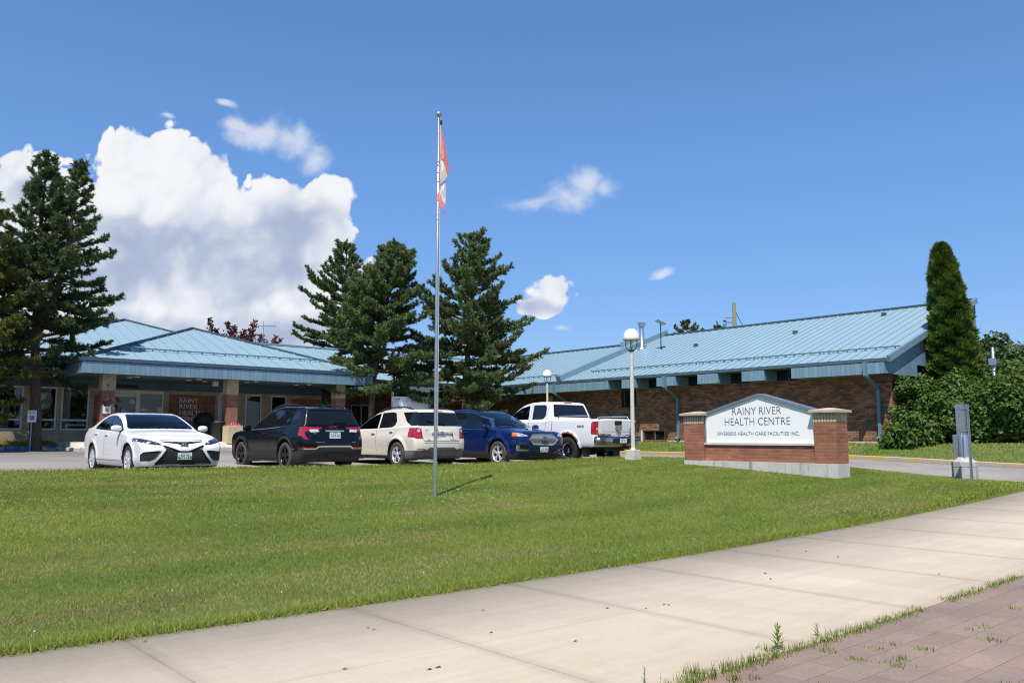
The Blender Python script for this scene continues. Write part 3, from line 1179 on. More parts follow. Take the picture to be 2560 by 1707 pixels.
# facade openings (x0, x1, z0, z1)
sill, head = fz(150, 1075), fz(190, 969)
doors = (fa(280), fa(408), 1.30, fz(340, 976))
W0 = (fa(-30), fa(57), sill, head)
W1 = (fa(87), fa(142), sill, head)
W2 = (fa(152), fa(223), sill, head)
W3 = (fa(545), fa(572), fz(550, 1062), fz(550, 981))
W4 = (fa(613), fa(655), 1.62, fz(630, 986))
W5 = (fa(677), fa(717), 1.62, fz(697, 989))
WL = (fa(-130), fa(-60), sill, head)
wins = [WL, W0, W1, W2, W3, W4, W5]
XE = fa(803)
mb = MB()
wall_plane(mb, 'y', FY, -20, XE, 0.9, 3.70, wins + [doors], 0.14)
mb.quad((XE, FY, 0.9), (XE, FY + 3, 0.9), (XE, FY + 3, 4.1), (XE, FY, 4.1))
mb.build('wall', M['brick_tan'], bld)
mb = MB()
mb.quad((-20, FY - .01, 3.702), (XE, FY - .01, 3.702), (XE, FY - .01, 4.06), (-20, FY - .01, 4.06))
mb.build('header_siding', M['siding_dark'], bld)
mb = MB()
wall_plane(mb, 'y', FY + 2.2, XE, 33.0, 0.9, 4.1, [(24.2, 25.6, 1.9, 3.4), (27.6, 29.0, 1.9, 3.4)], 0.1)
mb.build('wall', M['brick_brown'], bld)
for u0 in (24.2, 27.6):
    window(bld, 'y', FY + 2.2, u0, u0 + 1.4, 1.9, 3.4, 0.06, 0.08, M['frame_white'], M['window_glass'], mull=(u0 + .7,))
for (x0, x1, ya, yb) in ((421, 537, 987, 1110), (728, 800, 998, 1110), (234, 262, 985, 1110)):
    mb = MB()
    mb.box((fa(x0), FY - .035, 1.25), (fa(x1), FY + .02, fz((x0 + x1) / 2, ya)))
    mb.build('brick_panel', M['brick_red'], bld)
mb = MB()
mb.box((fa(410), FY - .02, fz(470, 986)), (fa(547), FY + .02, 3.70))
mb.build('soldier_course', M['brick_tan_soldier'], bld)
# rooms behind the glass
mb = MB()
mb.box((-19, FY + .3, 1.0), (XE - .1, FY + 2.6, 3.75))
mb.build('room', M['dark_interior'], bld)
for w_ in wins:
    tr = (fz(190, 1050),) if w_ in (WL, W0, W1, W2) else ()
    window(bld, 'y', FY, *w_, 0.075, 0.09, M['frame_white'], M['pane'], trans=tr)
for (a_, b_, z0, z1) in ((fa(5), fa(26), sill, head - .75), (fa(153), fa(178), sill + .1, head - .1), (fa(92), fa(128), head - .9, head - .05), (fa(546), fa(571), W3[2], W3[3])):
    n = 14
    mb = MB()
    for i in range(n):
        x0_, x1_ = a_ + (b_ - a_) * i / n, a_ + (b_ - a_) * (i + 1) / n
        o0, o1 = 0.03 * (i % 2), 0.03 * ((i + 1) % 2)
        mb.quad((x0_, FY + .2 + o0, z0), (x1_, FY + .2 + o1, z0), (x1_, FY + .2 + o1, z1), (x0_, FY + .2 + o0, z1))
    mb.build('curtain', M['curtain'], bld)
# doors
dm = fa(344)
mb = MB()
lo, hi = FY + .03, FY + .12
for (a_, b_) in ((doors[0], doors[0] + .07), (dm - .10, dm + .10), (doors[1] - .08, doors[1])):
    mb.box((a_ + .002, lo, 1.30), (b_ - .002, hi, doors[3] - .14))
mb.box((doors[0] + .002, lo, doors[3] - .138), (doors[1] - .002, hi, doors[3] - .004))
mb.box((doors[0] + .09, lo + .01, doors[3] - .30), (dm - .11, hi - .01, doors[3] - .15))
mb.box((doors[0] + .09, lo + .01, 1.36), (dm - .11, hi - .01, 1.60))
dr = mb.build('door', M['frame_white'], bld)
pm = MB()
pm.quad((doors[0] + .05, FY + .075, 1.36), (doors[1] - .05, FY + .075, 1.36), (doors[1] - .05, FY + .075, doors[3] - .12), (doors[0] + .05, FY + .075, doors[3] - .12))
pm.build('pane', M['pane'], dr)
for (px, py, w_, h_) in ((330, 1004, .22, .20), (398, 1024, .20, .22), (358, 1024, .36, .14), (308, 1027, .2, .16)):
    q = on_y(px, py, FY + .06)
    mb = MB()
    mb.box((q.x - w_ / 2, FY + .055, q.z - h_ / 2), (q.x + w_ / 2, FY + .065, q.z + h_ / 2))
    mb.build('notice', M['curtain'], dr)
mb = MB()
q = on_y(318, 967, FY)
mb.box((q.x - .45, FY - .10, q.z - .07), (q.x + .45, FY - .012, q.z + .07), .02)
mb.build('door_light', M['black_plastic'], bld)

# wall lettering
mb = MB()
ux, uz = (1, 0, 0), (0, 0, 1)
for i, (tx, x1) in enumerate((('RAINY', 494.8), ('RIVER', 493), ('HEALTH', 505), ('CENTRE', 509.5))):
    yb = 1005.8 + i * 15.5
    p0 = on_y(448, yb, FY - .05)
    top = on_y(448, yb - 11.4, FY - .05)
    end = on_y(x1, yb + 1.5, FY - .05)
    put_text(mb, tx, (p0.x, FY - .07, p0.z), ux, uz, top.z - p0.z, end.x - p0.x, 0.05)
mb.build('wall_lettering', M['letter_white'], bld)

# fascia and gutter of the main block
mb = MB()
mb.box((-20, FE - .05, 4.05), (8.2, FE + .118, 4.495)); mb.box((21.6, FE - .05, 4.05), (31.8, FE + .118, 4.495))
mb.build('fascia', M['siding_blue'], bld)
mb = MB()
pr = [(FE + .05, 4.50), (FE - .10, 4.52), (FE - .14, 4.66), (FE - .11, 4.66), (FE - .08, 4.58), (FE + .05, 4.58)]
for (x0, x1) in ((-20, 8.4), (21.55, 31.8)):
    mb.prism(pr, 'yz', x0, x1)
mb.build('gutter', M['gutter_blue'], bld)
mb = MB()
mb.box((-20, FE + .12, 4.05), (8.4, FY + .3, 4.08)); mb.box((21.5, FE + .12, 4.05), (WX, FY + 2.2, 4.08))
mb.build('soffit', M['soffit'], bld)

# ---- entrance canopy
CE, C0, C1, CZ = 35.28, 8.46, 21.5, 4.65
cax, cat_ = (C0 + C1) / 2, 6.52
capz = CZ + SL * cat_
back = FE + (capz - FZ) / SL
mb = MB()
roof_face(mb, [(C0, 0), (C1, 0), (cax, cat_)], lambda s, t: (s, CE + t, CZ + SL * t), 0.62, C0 + .28)
roof_face(mb, [(0, 0), (3.7, 0), (back - CE, cat_), (cat_, cat_)], lambda s, t: (C0 + t, CE + s, CZ + SL * t), 0.62, .3)
roof_face(mb, [(0, 0), (3.7, 0), (back - CE, cat_), (cat_, cat_)], lambda s, t: (C1 - t, CE + s, CZ + SL * t), 0.62, .3)
cr_ = mb.build('roof', M['roof_blue'], bld)
mb = MB()
ap = Vector((cax, CE + cat_, capz + .05))
for x0 in (C0, C1):
    mb.bar((x0, CE, CZ + .05), ap, 0.14, 0.09)
mb.bar(ap, (cax, back + .2, capz + .05), 0.14, 0.09)
mb.build('hip_cap', M['roof_dark'], cr_)
guard(cr_, lambda s, t: (s, CE + t, CZ + SL * t), C0 + 1.75, C1 - 1.75, 1.55, 18)
mb = MB()
f0, f1 = 4.05, 4.50
mb.box((C0 - .04, CE - .045, f0), (C1 + .04, CE + .14, f1))
mb.box((C0 - .04, CE + .142, f0), (C0 + .14, FE + .3, f1))
mb.box((C1 - .14, CE + .142, f0), (C1 + .04, FE + .3, f1))
mb.build('fascia', M['siding_blue'], bld)
mb = MB()
pr = [(.07, 4.51), (-.08, 4.53), (-.13, 4.67), (-.10, 4.67), (-.07, 4.59), (.07, 4.59)]
mb.prism([(CE + q[0], q[1]) for q in pr], 'yz', C0 - .1, C1 + .1)
mb.prism([(C0 + q[0], q[1]) for q in pr], 'xz', CE + .08, FE)
mb.prism([(C1 - q[0], q[1]) for q in pr], 'xz', CE + .08, FE)
mb.build('gutter', M['gutter_blue'], bld)
mb = MB()
mb.box((C0 + .14, CE + .14, 4.06), (C1 - .14, FY + .2, 4.09))
sf = mb.build('soffit', M['soffit'], bld)
for (px, py) in ((325, 943), (343, 942), (497, 948), (512, 953), (617, 955), (640, 953), (742, 962), (772, 961), (472, 950)):
    q = ray(px, py); k = (4.06 - EYE) / q.z
    mb = MB()
    mb.lathe([(.0, 4.035), (.11, 4.035), (.12, 4.06)], (q.x * k, q.y * k, 0), 16)
    mb.build('ceiling_light', M['letter_white'], sf)
q = ray(538, 957); k = (4.0 - EYE) / q.z
mb = MB()
mb.box((q.x * k - .12, q.y * k - .12, 3.85), (q.x * k + .12, q.y * k + .12, 4.06), .03)
mb.build('ceiling_speaker', M['letter_white'], sf)
CW = 0.25
COLS = []
for px in (269.5, 579.5, 849.5):
    cx = on_y(px, 990, 35.75).x
    COLS.append(cx)
    mb = MB()
    mb.box((cx - CW, 35.65, 1.0), (cx + CW, 36.15, 3.40))
    col_ = mb.build('column', M['brick_red'], bld)
    mb = MB()
    mb.box((cx - CW - .004, 35.646, 3.40), (cx + CW + .004, 36.154, 4.06))
    mb.build('column_head', M['brick_tan'], col_)
# back walls so that no light falls through
mb = MB()
mb.box((-20, 57.5, 0.8), (40, 57.7, 4.7)); mb.box((-20.2, 40.1, 0.8), (-20, 57.5, 4.7))
mb.build('wall', M['brick_brown'], bld)

# ---- roof furniture
q = ray(1605, 872); k = (WZ - EYE - SL * WE) / (q.z - SL * q.x)
bx_, by_, bz_ = q.x * k, q.y * k, q.z * k + EYE
mb = MB(); mb.smooth = True
mb.lathe([(.30, -.12), (.28, .02), (.17, .10), (.15, .12), (.15, 1.42), (.15, 1.45)], (bx_, by_, bz_), 20)
vp = mb.build('flue_pipe', M['galvanised'], wing_roof)
mb = MB()
mb.lathe([(.15, 1.36), (.24, 1.38), (.24, 1.43), (.17, 1.45), (.17, 1.50), (.25, 1.52), (.25, 1.57), (.13, 1.61), (0, 1.62)], (bx_, by_, bz_), 20)
mb.build('flue_cap', M['galvanised'], wing_roof)
p = at(1652, 836, 47)
sp = thing('solar_panel', 'small tilted solar panel on a thin mast behind the roof parapet', 'solar panel', p)
mb = MB(); mb.tube([p - Vector((0, 0, 1.2)), p + Vector((0, 0, .62))], .03, 8); mb.build('mast', M['black_plastic'], sp)
mb = MB()
mb.prism([(-.28, .0), (.28, -.03), (.26, .0), (-.26, .03)], 'xz', -.32, .32)
mb.xform(Matrix.Translation(p + Vector((0, 0, .70))) @ Matrix.Rotation(R(-35), 4, 'Z') @ Matrix.Rotation(R(24), 4, 'Y'))
mb.build('panel', M['steel_grey'], sp)
p = at(657, 862, 52)
an = thing('roof_antenna', 'thin television antenna standing above the entrance roof', 'antenna', p)
mb = MB(); mb.tube([p - Vector((0, 0, .8)), p + Vector((0, 0, 1.52))], .025, 8); mb.build('mast', M['galvanised'], an)
mb = MB()
rd = Vector((math.cos(YAW), -math.sin(YAW), 0))
c_ = p + Vector((0, 0, 1.2))
mb.tube([c_ - rd * .45, c_ + rd * .8], .02, 6)
for i in range(7):
    e = c_ + rd * (-.4 + i * .19)
    mb.tube([e - Vector((rd.y, -rd.x, 0)) * .35, e + Vector((rd.y, -rd.x, 0)) * .35], .012, 5)
mb.build('boom', M['galvanised'], an)

# ================================================================== cars: implicit solids turned into meshes
def crv(pts, s=0.05):
    pts = sorted(pts)
    x = np.array([p[0] for p in pts], float)
    y = np.array([p[1] for p in pts], float)
    xs = np.linspace(x[0] - 0.6, x[-1] + 0.6, 1400)
    ys = np.interp(xs, x, y)
    h = xs[1] - xs[0]
    k = max(1, int(s * 3 / h))
    w = np.exp(-0.5 * (np.arange(-k, k + 1) * h / s) ** 2)
    w /= w.sum()
    ys = np.convolve(np.pad(ys, k, mode='edge'), w, 'valid')
    return lambda q: np.interp(q, xs, ys)


def smax(a, b, k):
    h = np.clip(0.5 + 0.5 * (a - b) / k, 0, 1)
    return b + (a - b) * h + k * h * (1 - h)


def poly_sd(u, v, pts):
    """Signed distance to a polygon, negative inside."""
    p = np.array(pts, float)
    d = np.full(u.shape, 1e9)
    s = np.ones(u.shape)
    n = len(p)
    for i in range(n):
        a, b = p[i], p[i - 1]
        e = b - a
        wx, wy = u - a[0], v - a[1]
        t = np.clip((wx * e[0] + wy * e[1]) / max(e @ e, 1e-12), 0, 1)
        d = np.minimum(d, (wx - e[0] * t) ** 2 + (wy - e[1] * t) ** 2)
        c1, c2, c3 = v >= a[1], v < b[1], e[0] * wy > e[1] * wx
        flip = (c1 & c2 & c3) | (~c1 & ~c2 & ~c3)
        s = np.where(flip, -s, s)
    return s * np.sqrt(d)


def surface_net(f, lo, hi, h):
    n = [int(math.ceil((b - a) / h)) + 1 for a, b in zip(lo, hi)]
    ax = [np.float32(a) + np.arange(k, dtype=np.float32) * np.float32(h) for a, k in zip(lo, n)]
    X, Y, Z = np.meshgrid(*ax, indexing='ij')
    F = f(X, Y, Z).astype(np.float32)
    S = F < 0
    cells = np.zeros([k - 1 for k in n], dtype=np.int8)
    off = [(0, 0, 0), (1, 0, 0), (0, 1, 0), (1, 1, 0), (0, 0, 1), (1, 0, 1), (0, 1, 1), (1, 1, 1)]
    sl = lambda o: tuple(slice(q, q + m - 1) for q, m in zip(o, n))
    for o in off:
        cells += S[sl(o)]
    act = np.argwhere((cells > 0) & (cells < 8))
    idx = -np.ones(cells.shape, dtype=np.int64)
    idx[tuple(act.T)] = np.arange(len(act))
    P = np.zeros((len(act), 3))
    cnt = np.zeros(len(act))
    vals = [F[tuple((act + o).T)] for o in off]
    for i in range(8):
        for j in range(i + 1, 8):
            d = np.array(off[j]) - np.array(off[i])
            if np.abs(d).sum() != 1:
                continue
            a, b = vals[i], vals[j]
            m = (a < 0) != (b < 0)
            t = np.where(m, a / np.where(m, a - b, 1), 0)
            P += np.where(m[:, None], np.array(off[i]) + t[:, None] * d, 0)
            cnt += m
    P = (act + P / cnt[:, None]) * h + np.array(lo)
    faces = []
    for axn in range(3):
        u, v = (axn + 1) % 3, (axn + 2) % 3
        s0 = [slice(None)] * 3; s1 = [slice(None)] * 3
        s0[axn], s1[axn] = slice(0, -1), slice(1, None)
        a, b = S[tuple(s0)], S[tuple(s1)]
        e = np.argwhere(a != b)
        ok = (e[:, u] > 0) & (e[:, v] > 0) & (e[:, u] < n[u] - 1) & (e[:, v] < n[v] - 1)
        e = e[ok]
        q = []
        for (du, dv) in ((-1, -1), (0, -1), (0, 0), (-1, 0)):
            c = e.copy(); c[:, u] += du; c[:, v] += dv
            q.append(idx[tuple(c.T)])
        q = np.stack(q, -1)
        inside_first = a[tuple(e.T)]
        q[~inside_first] = q[~inside_first][:, ::-1]
        faces.append(q)
    return P, np.concatenate(faces)


class Car:
    """Field of a car body: x forward, y left, z up; origin on the ground at mid length."""
    def __init__(s, P):
        s.P = P
        s.top, s.front, s.rear = crv(P['top'], P.get('tops', .06)), crv(P['front'], .04), crv(P['rear'], .04)
        s.belt, s.plan, s.side = crv(P['belt'], .15), crv(P['plan'], .15), crv(P['side'], .035)
        s.wh = P['wheels']

    def f(s, X, Y, Z):
        P = s.P
        ay = np.abs(Y)
        zb = s.belt(X)
        pw = s.plan(X)
        t = np.clip(Z - zb, 0, None)
        w = pw + s.side(np.minimum(Z, zb + 0.02)) - P['step'] * sstep(t / 0.04) - P['tumble'] * t
        fs = (ay - w) * 0.95
        xe = np.where(X > P['xc'], X + P['kf'] * ay * ay, X - P['kr'] * ay * ay)
        T = s.top(xe) - P['crown'] * ay * ay
        g = (s.top(xe + 0.02) - s.top(xe - 0.02)) / 0.04
        ft = (Z - T) / np.sqrt(1 + g * g)
        cor = np.clip(ay - P['cy'], 0, None)
        ff = (X - (s.front(Z) - P['nf'] * ay * ay - P['cf'] * cor * cor)) * 0.9
        fr = ((s.rear(Z) + P['nr'] * ay * ay + P['cr'] * cor * cor) - X) * 0.9
        f = smax(fs, ft, P.get('edge', 0.07))
        f = smax(f, ff, 0.07)
        f = smax(f, fr, 0.07)
        f = smax(f, P['bottom'] - Z, 0.06)
        for (xw, rr) in s.wh:
            d = np.sqrt((X - xw) ** 2 + (Z - P['wr'] - 0.01) ** 2) - rr
            # flare, then the opening itself
            fl = P.get('flare', 0.02)
            ring = np.exp(-((d - 0.03) / 0.06) ** 2) * fl
            f = f - np.where(ay > 0.5, ring, 0) * (Z < zb)
            f = smax(f, -np.maximum(d, 0.55 - ay), 0.02)
        for cut in P.get('cuts', ()):
            f = np.maximum(f, -cut(X, Y, Z))
        return f

    def grad(s, p, e=0.006):
        g = np.empty_like(p)
        for i in range(3):
            d = np.zeros(3); d[i] = e
            a, b = p + d, p - d
            g[:, i] = (s.f(a[:, 0], a[:, 1], a[:, 2]) - s.f(b[:, 0], b[:, 1], b[:, 2])) / (2 * e)
        return g

    def settle(s, p, it=2):
        for _ in range(it):
            v = s.f(p[:, 0], p[:, 1], p[:, 2])
            g = s.grad(p)
            st = v[:, None] * g / np.maximum((g * g).sum(1), 0.05)[:, None]
            l = np.linalg.norm(st, axis=1, keepdims=True)
            p = p - st * np.minimum(1, 0.02 / np.maximum(l, 1e-9))
        return p

    def hit(s, o, d, far=2.5):
        """March from outside along d to the surface; arrays (n, 3)."""
        o = np.atleast_2d(np.asarray(o, float)); d = np.asarray(d, float)
        t = np.zeros(len(o))
        ok = np.zeros(len(o), bool)
        for k in range(260):
            p = o + d * t[:, None]
            v = s.f(p[:, 0], p[:, 1], p[:, 2])
            ok |= v < 0.002
            t = np.where(ok, t, t + np.clip(v * 0.6, 0.003, 0.05))
        return o + d * t[:, None]


def R2(plane, pts, cond=None, sym=True):
    """A region given by an outline in side ('xz'), end ('yz') or top ('xy') view."""
    def d(p):
        y = np.abs(p[:, 1]) if sym else p[:, 1]
        a, b = {'xz': (p[:, 0], p[:, 2]), 'yz': (y, p[:, 2]), 'xy': (p[:, 0], y)}[plane]
        return poly_sd(a, b, pts)
    return d, cond


def make_car(name, label, P, regions, loc, rz, h=0.02, group='vehicles parked along the lawn'):
    root = thing(name, label, P['cat'], loc, rz, group)
    car = Car(P)
    L0, L1, W, H = P['box']
    p, q = surface_net(car.f, (L0 - .06, -W - .06, P['bottom'] - .08), (L1 + .06, W + .06, H + .08), h)
    p = car.settle(p, 2)
    c = p[q].mean(1)
    n = np.cross(p[q[:, 2]] - p[q[:, 0]], p[q[:, 3]] - p[q[:, 1]])
    n /= np.maximum(np.linalg.norm(n, axis=1, keepdims=True), 1e-12)
    ids = np.zeros(len(q), dtype=int)
    # hidden underside and wheel wells
    well = np.zeros(len(q), bool)
    for (xw, rr) in car.wh:
        dx, dz = c[:, 0] - xw, c[:, 2] - P['wr'] - 0.01
        d = np.sqrt(dx * dx + dz * dz)
        inw = (dx * n[:, 0] + dz * n[:, 2]) / np.maximum(d, 1e-6)
        well |= (np.abs(d - rr) < 0.05) & (inw < -0.55) & (np.abs(c[:, 1]) > 0.4)
        well |= (d < rr) & (np.abs(c[:, 1]) < 0.62)
    well |= (n[:, 2] < -0.6) & (c[:, 2] < P['bottom'] + 0.12)
    ids[well] = 1
    regs = [('underbody', None, None, M['black_plastic'], {})] + regions
    for i, (nm, dfn, cond, mat, opt) in enumerate(regs):
        if dfn is None:
            continue
        m = (ids == 0) & (dfn(c) < 0)
        if cond is not None:
            m &= cond(c, n)
        ids[m] = i + 1
    # snap the borders of each region onto its outline
    vmin = np.full(len(p), 999); vmax = np.full(len(p), -1)
    pr = np.where(ids == 0, 500, ids)
    for k in range(4):
        np.minimum.at(vmin, q[:, k], pr)
        np.maximum.at(vmax, q[:, k], pr)
    for i, (nm, dfn, cond, mat, opt) in enumerate(regs):
        if dfn is None:
            continue
        b = np.where((vmin == i + 1) & (vmax != i + 1))[0]
        if not len(b):
            continue
        pb = p[b]
        for _ in range(2):
            v = dfn(pb)
            g = np.zeros_like(pb)
            for k in range(3):
                e = np.zeros(3); e[k] = 0.003
                g[:, k] = (dfn(pb + e) - dfn(pb - e)) / 0.006
            st = v[:, None] * g / np.maximum((g * g).sum(1), 0.3)[:, None]
            far = np.abs(v) > h * 1.2
            st[far] = 0
            pb = pb - st
        p[b] = car.settle(pb, 1)
    nv = car.grad(p)
    nv /= np.maximum(np.linalg.norm(nv, axis=1, keepdims=True), 1e-9)
    parts = {}

    def emit(nm, mat, fm, opt):
        if fm.sum() < 3:
            return None
        fq = q[fm]
        u, inv = np.unique(fq, return_inverse=True)
        pp = p[u].copy()
        nn = nv[u].copy()
        ins = opt.get('inset', 0.0)
        if ins:
            inner = (vmin[u] == vmax[u])
            pp[inner] -= nn[inner] * ins
            border = pp[~inner]
        me = bpy.data.meshes.new(nm)
        me.vertices.add(len(pp)); me.vertices.foreach_set('co', pp.astype(np.float32).ravel())
        fi = inv.reshape(fq.shape).astype(np.int32)
        me.loops.add(fi.size); me.loops.foreach_set('vertex_index', fi.ravel())
        me.polygons.add(len(fi))
        me.polygons.foreach_set('loop_start', np.arange(0, fi.size, 4, dtype=np.int32))
        me.polygons.foreach_set('loop_total', np.full(len(fi), 4, dtype=np.int32))
        me.polygons.foreach_set('use_smooth', np.ones(len(fi), bool))
        me.update(calc_edges=True)
        if not ins and opt.get('normals', True):
            me.normals_split_custom_set_from_vertices([tuple(v) for v in nn])
        par = parts.get(opt.get('of'), root)
        o = mesh_obj(nm, me, mat, par, local=True)
        if opt.get('label'):
            o['label'] = opt['label']
        return o

    b = emit('body', P['paint'], ids == 0, {})
    parts['body'] = b
    for i, (nm, dfn, cond, mat, opt) in enumerate(regs):
        fm = ids == i + 1
        if opt.get('split') == 'y':
            for sg in (1, -1):
                emit(nm, mat, fm & (c[:, 1] * sg > 0), opt)
        else:
            o = emit(nm, mat, fm, opt)
            if o is not None:
                parts.setdefault(nm, o)
    return root, car, parts


def ribbon(mb, car, pts, view, width=0.012, lift=0.002, sgn=1):
    """A thin dark seam that follows the body."""
    P2 = []
    for a, b in zip(pts[:-1], pts[1:]):
        k = max(2, int(math.hypot(b[0] - a[0], b[1] - a[1]) / 0.04))
        for i in range(k):
            P2.append((a[0] + (b[0] - a[0]) * i / k, a[1] + (b[1] - a[1]) * i / k))
    P2.append(pts[-1])
    P2 = np.array(P2)
    d2 = np.gradient(P2, axis=0)
    d2 /= np.maximum(np.linalg.norm(d2, axis=1, keepdims=True), 1e-9)
    nrm = np.stack([-d2[:, 1], d2[:, 0]], 1) * width / 2
    rows = []
    for s_ in (-1, 1):
        e = P2 + nrm * s_
        if view == 'xz':
            o = np.stack([e[:, 0], np.full(len(e), 1.4 * sgn), e[:, 1]], 1); d = (0, -sgn, 0)
        elif view == 'yz':
            o = np.stack([np.full(len(e), 3.6 * sgn), e[:, 0], e[:, 1]], 1); d = (-sgn, 0, 0)
        else:
            o = np.stack([e[:, 0], e[:, 1], np.full(len(e), 2.4)], 1); d = (0, 0, -1)
        r = car.hit(o, d)
        rows.append(r - np.array(d) * lift)
    v = [tuple(x) for x in rows[0]] + [tuple(x) for x in rows[1]]
    k = len(P2)
    mb.add(v, [(i, i + 1, k + i + 1, k + i) for i in range(k - 1)])


def patch(mb, car, pts, view, lift=0.004, sgn=1, thick=0.0):
    """A small flat badge laid on the body: outline in side or end view."""
    e = np.array(pts, float)
    if view == 'xz':
        o = np.stack([e[:, 0], np.full(len(e), 1.4 * sgn), e[:, 1]], 1); d = (0, -sgn, 0)
    else:
        o = np.stack([np.full(len(e), 3.6 * sgn), e[:, 0], e[:, 1]], 1); d = (-sgn, 0, 0)
    r = car.hit(o, d) - np.array(d) * lift
    mb.poly([tuple(x) for x in r])


def wheel(root, x, y, r, w, rim_mat, spokes, tyre_mat, rim_r=None, style='straight', dirt=False):
    """Wheel part with a tyre and a spoked rim; its outer face looks along the sign of y."""
    sg = 1 if y > 0 else -1
    rr = rim_r or r * 0.66
    mb = MB(); mb.smooth = True
    hw = w / 2
    prof = [(rr - .02, -hw * .8), (rr, -hw * .95), (r * .90, -hw), (r * .97, -hw * .86), (r, -hw * .55), (r, hw * .55), (r * .97, hw * .86), (r * .90, hw), (rr + .015, hw * .96), (rr, hw * .86), (rr - .015, hw * .55)]
    mb.lathe([(a, b * sg) for a, b in prof], (x, y, r), 40, 'y')
    if r > .385:        # chunky tread
        mb.smooth = False
        for k in range(44):
            t = k * 2 * math.pi / 44
            for s_ in (-1, 1):
                c_ = Vector((x + math.cos(t + s_ * .03) * r, y + s_ * hw * .62, r + math.sin(t + s_ * .03) * r))
                u_ = Vector((math.cos(t), 0, math.sin(t)))
                mb.bar(c_ - u_ * .02, c_ + u_ * .008, 0.034, hw * .55, (0, 1, 0))
    wo = mb.build('wheel', tyre_mat, root, local=True)
    mb = MB(); mb.smooth = True
    f = y + sg * hw * 0.72
    mb.lathe([(rr, (hw * .90) * sg), (rr * .95, (hw * .86) * sg), (rr * .92, hw * .3 * sg), (rr * .90, -hw * .3 * sg)], (x, y, r), 40, 'y')
    mb.smooth = False
    for k in range(spokes):
        t = k * 2 * math.pi / spokes + 0.3
        dirs = [t] if style == 'straight' else [t - .17, t + .17]
        for q in dirs:
            a = Vector((x + math.cos(t) * .05, f - sg * .012, r + math.sin(t) * .05))
            b = Vector((x + math.cos(q) * rr * .93, f, r + math.sin(q) * rr * .93))
            mb.bar(a, b, rr * (.20 if style == 'straight' else .13), .03, (0, 1, 0))
    mb.lathe([(0, (hw * .72 + .02) * sg), (.045, (hw * .72 + .02) * sg), (.07, (hw * .72) * sg), (.075, hw * .5 * sg)], (x, y, r), 16, 'y')
    rim = mb.build('rim', rim_mat, wo, local=True)
    mb = MB()
    mb.lathe([(0, hw * .28 * sg), (rr * .93, hw * .28 * sg)], (x, y, r), 24, 'y')
    mb.build('brake_disc', M['black_plastic'], wo, local=True)
    return wo


def plate(root, car, y, z, sgn, txt, kind, w=0.305, hh=0.155, x=None):
    """Licence plate on the front (sgn 1) or rear (sgn -1)."""
    if x is None:
        x = float(max(car.hit([[3.6 * sgn, y, zz]], (-sgn, 0, 0))[0, 0] * sgn for zz in (z - .05, z + .05))) * sgn + 0.014 * sgn
    mb = MB()
    mb.box((x - .006, y - w / 2, z - hh / 2), (x + .006, y + w / 2, z + hh / 2))
    pl = mb.build('license_plate', M['plate_white'], root, local=True)
    ux, uz = ((0, 1, 0), (0, 0, 1)) if sgn > 0 else ((0, -1, 0), (0, 0, 1))
    xo = x + .0085 * sgn
    mb = MB()
    put_text(mb, txt, Vector((xo, y, z - hh * .26)), ux, uz, hh * .50, w * .80, 0.002, align='CENTER')
    mb.build('plate_text', M['plate_green_ink'] if kind == 'green' else M['plate_blue_ink'], pl, local=True)
    mb = MB()
    xb = x + .0072 * sgn
    if kind == 'green':
        mb.slot = 0
        for s_ in (-1, 1):
            mb.poly([(xb, y + s_ * w * .49, z - hh * .38), (xb, y + s_ * w * .36, z - hh * .38), (xb, y + s_ * w * .49, z + hh * .12)])
        mb.quad((xb, y - w * .48, z - hh * .38), (xb, y + w * .48, z - hh * .38), (xb, y + w * .48, z - hh * .28), (xb, y - w * .48, z - hh * .28))
        mb.build('plate_print', M['plate_green'], pl, local=True)
        mb = MB()
        mb.quad((xb, y - w * .49, z - hh * .49), (xb, y + w * .49, z - hh * .49), (xb, y + w * .49, z - hh * .40), (xb, y - w * .49, z - hh * .40))
        mb.build('plate_band', M['plate_gold'], pl, local=True)
        mb = MB()
        mb.quad((xb, y - w * .3, z + hh * .33), (xb, y + w * .3, z + hh * .33), (xb, y + w * .3, z + hh * .44), (xb, y - w * .3, z + hh * .44))
        mb.build('plate_print', M['plate_blue'], pl, local=True)
    else:
        put_text(mb, 'ONTARIO', Vector((xb, y, z + hh * .32)), ux, uz, hh * .13, w * .4, 0.002, align='CENTER')
        mb.build('plate_print', M['plate_blue_ink'], pl, local=True)
    return pl


def mirror(root, car, x, z, sgn, mat, w=0.24, hgt=0.15, out=0.17):
    y0 = float(car.hit([[x - .02, 1.4 * sgn, z - .02]], (0, -sgn, 0))[0, 1])
    mb = MB()
    bm = bmesh.new()
    bmesh.ops.create_uvsphere(bm, u_segments=20, v_segments=12, radius=1)
    for v in bm.verts:
        cx, cy, cz = v.co
        k = 1.0 if cx > 0 else 0.55
        e = 0.75
        sg = lambda q: math.copysign(abs(q) ** e, q)
        v.co = Vector((x + sg(cx) * .085 * k, y0 + sgn * (out) + sg(cy) * w / 2, z + sg(cz) * hgt / 2))
    bm.verts.index_update()
    mb.smooth = True
    mb.add([v.co[:] for v in bm.verts], [tuple(v.index for v in f.verts) for f in bm.faces])
    bm.free()
    m = mb.build('mirror', mat, root, local=True)
    mb = MB()
    mb.bar((x + .01, y0 - sgn * .03, z - .075), (x, y0 + sgn * out, z - .055), 0.07, 0.04)
    mb.build('mirror_arm', M['black_plastic'], m, local=True)
    return m


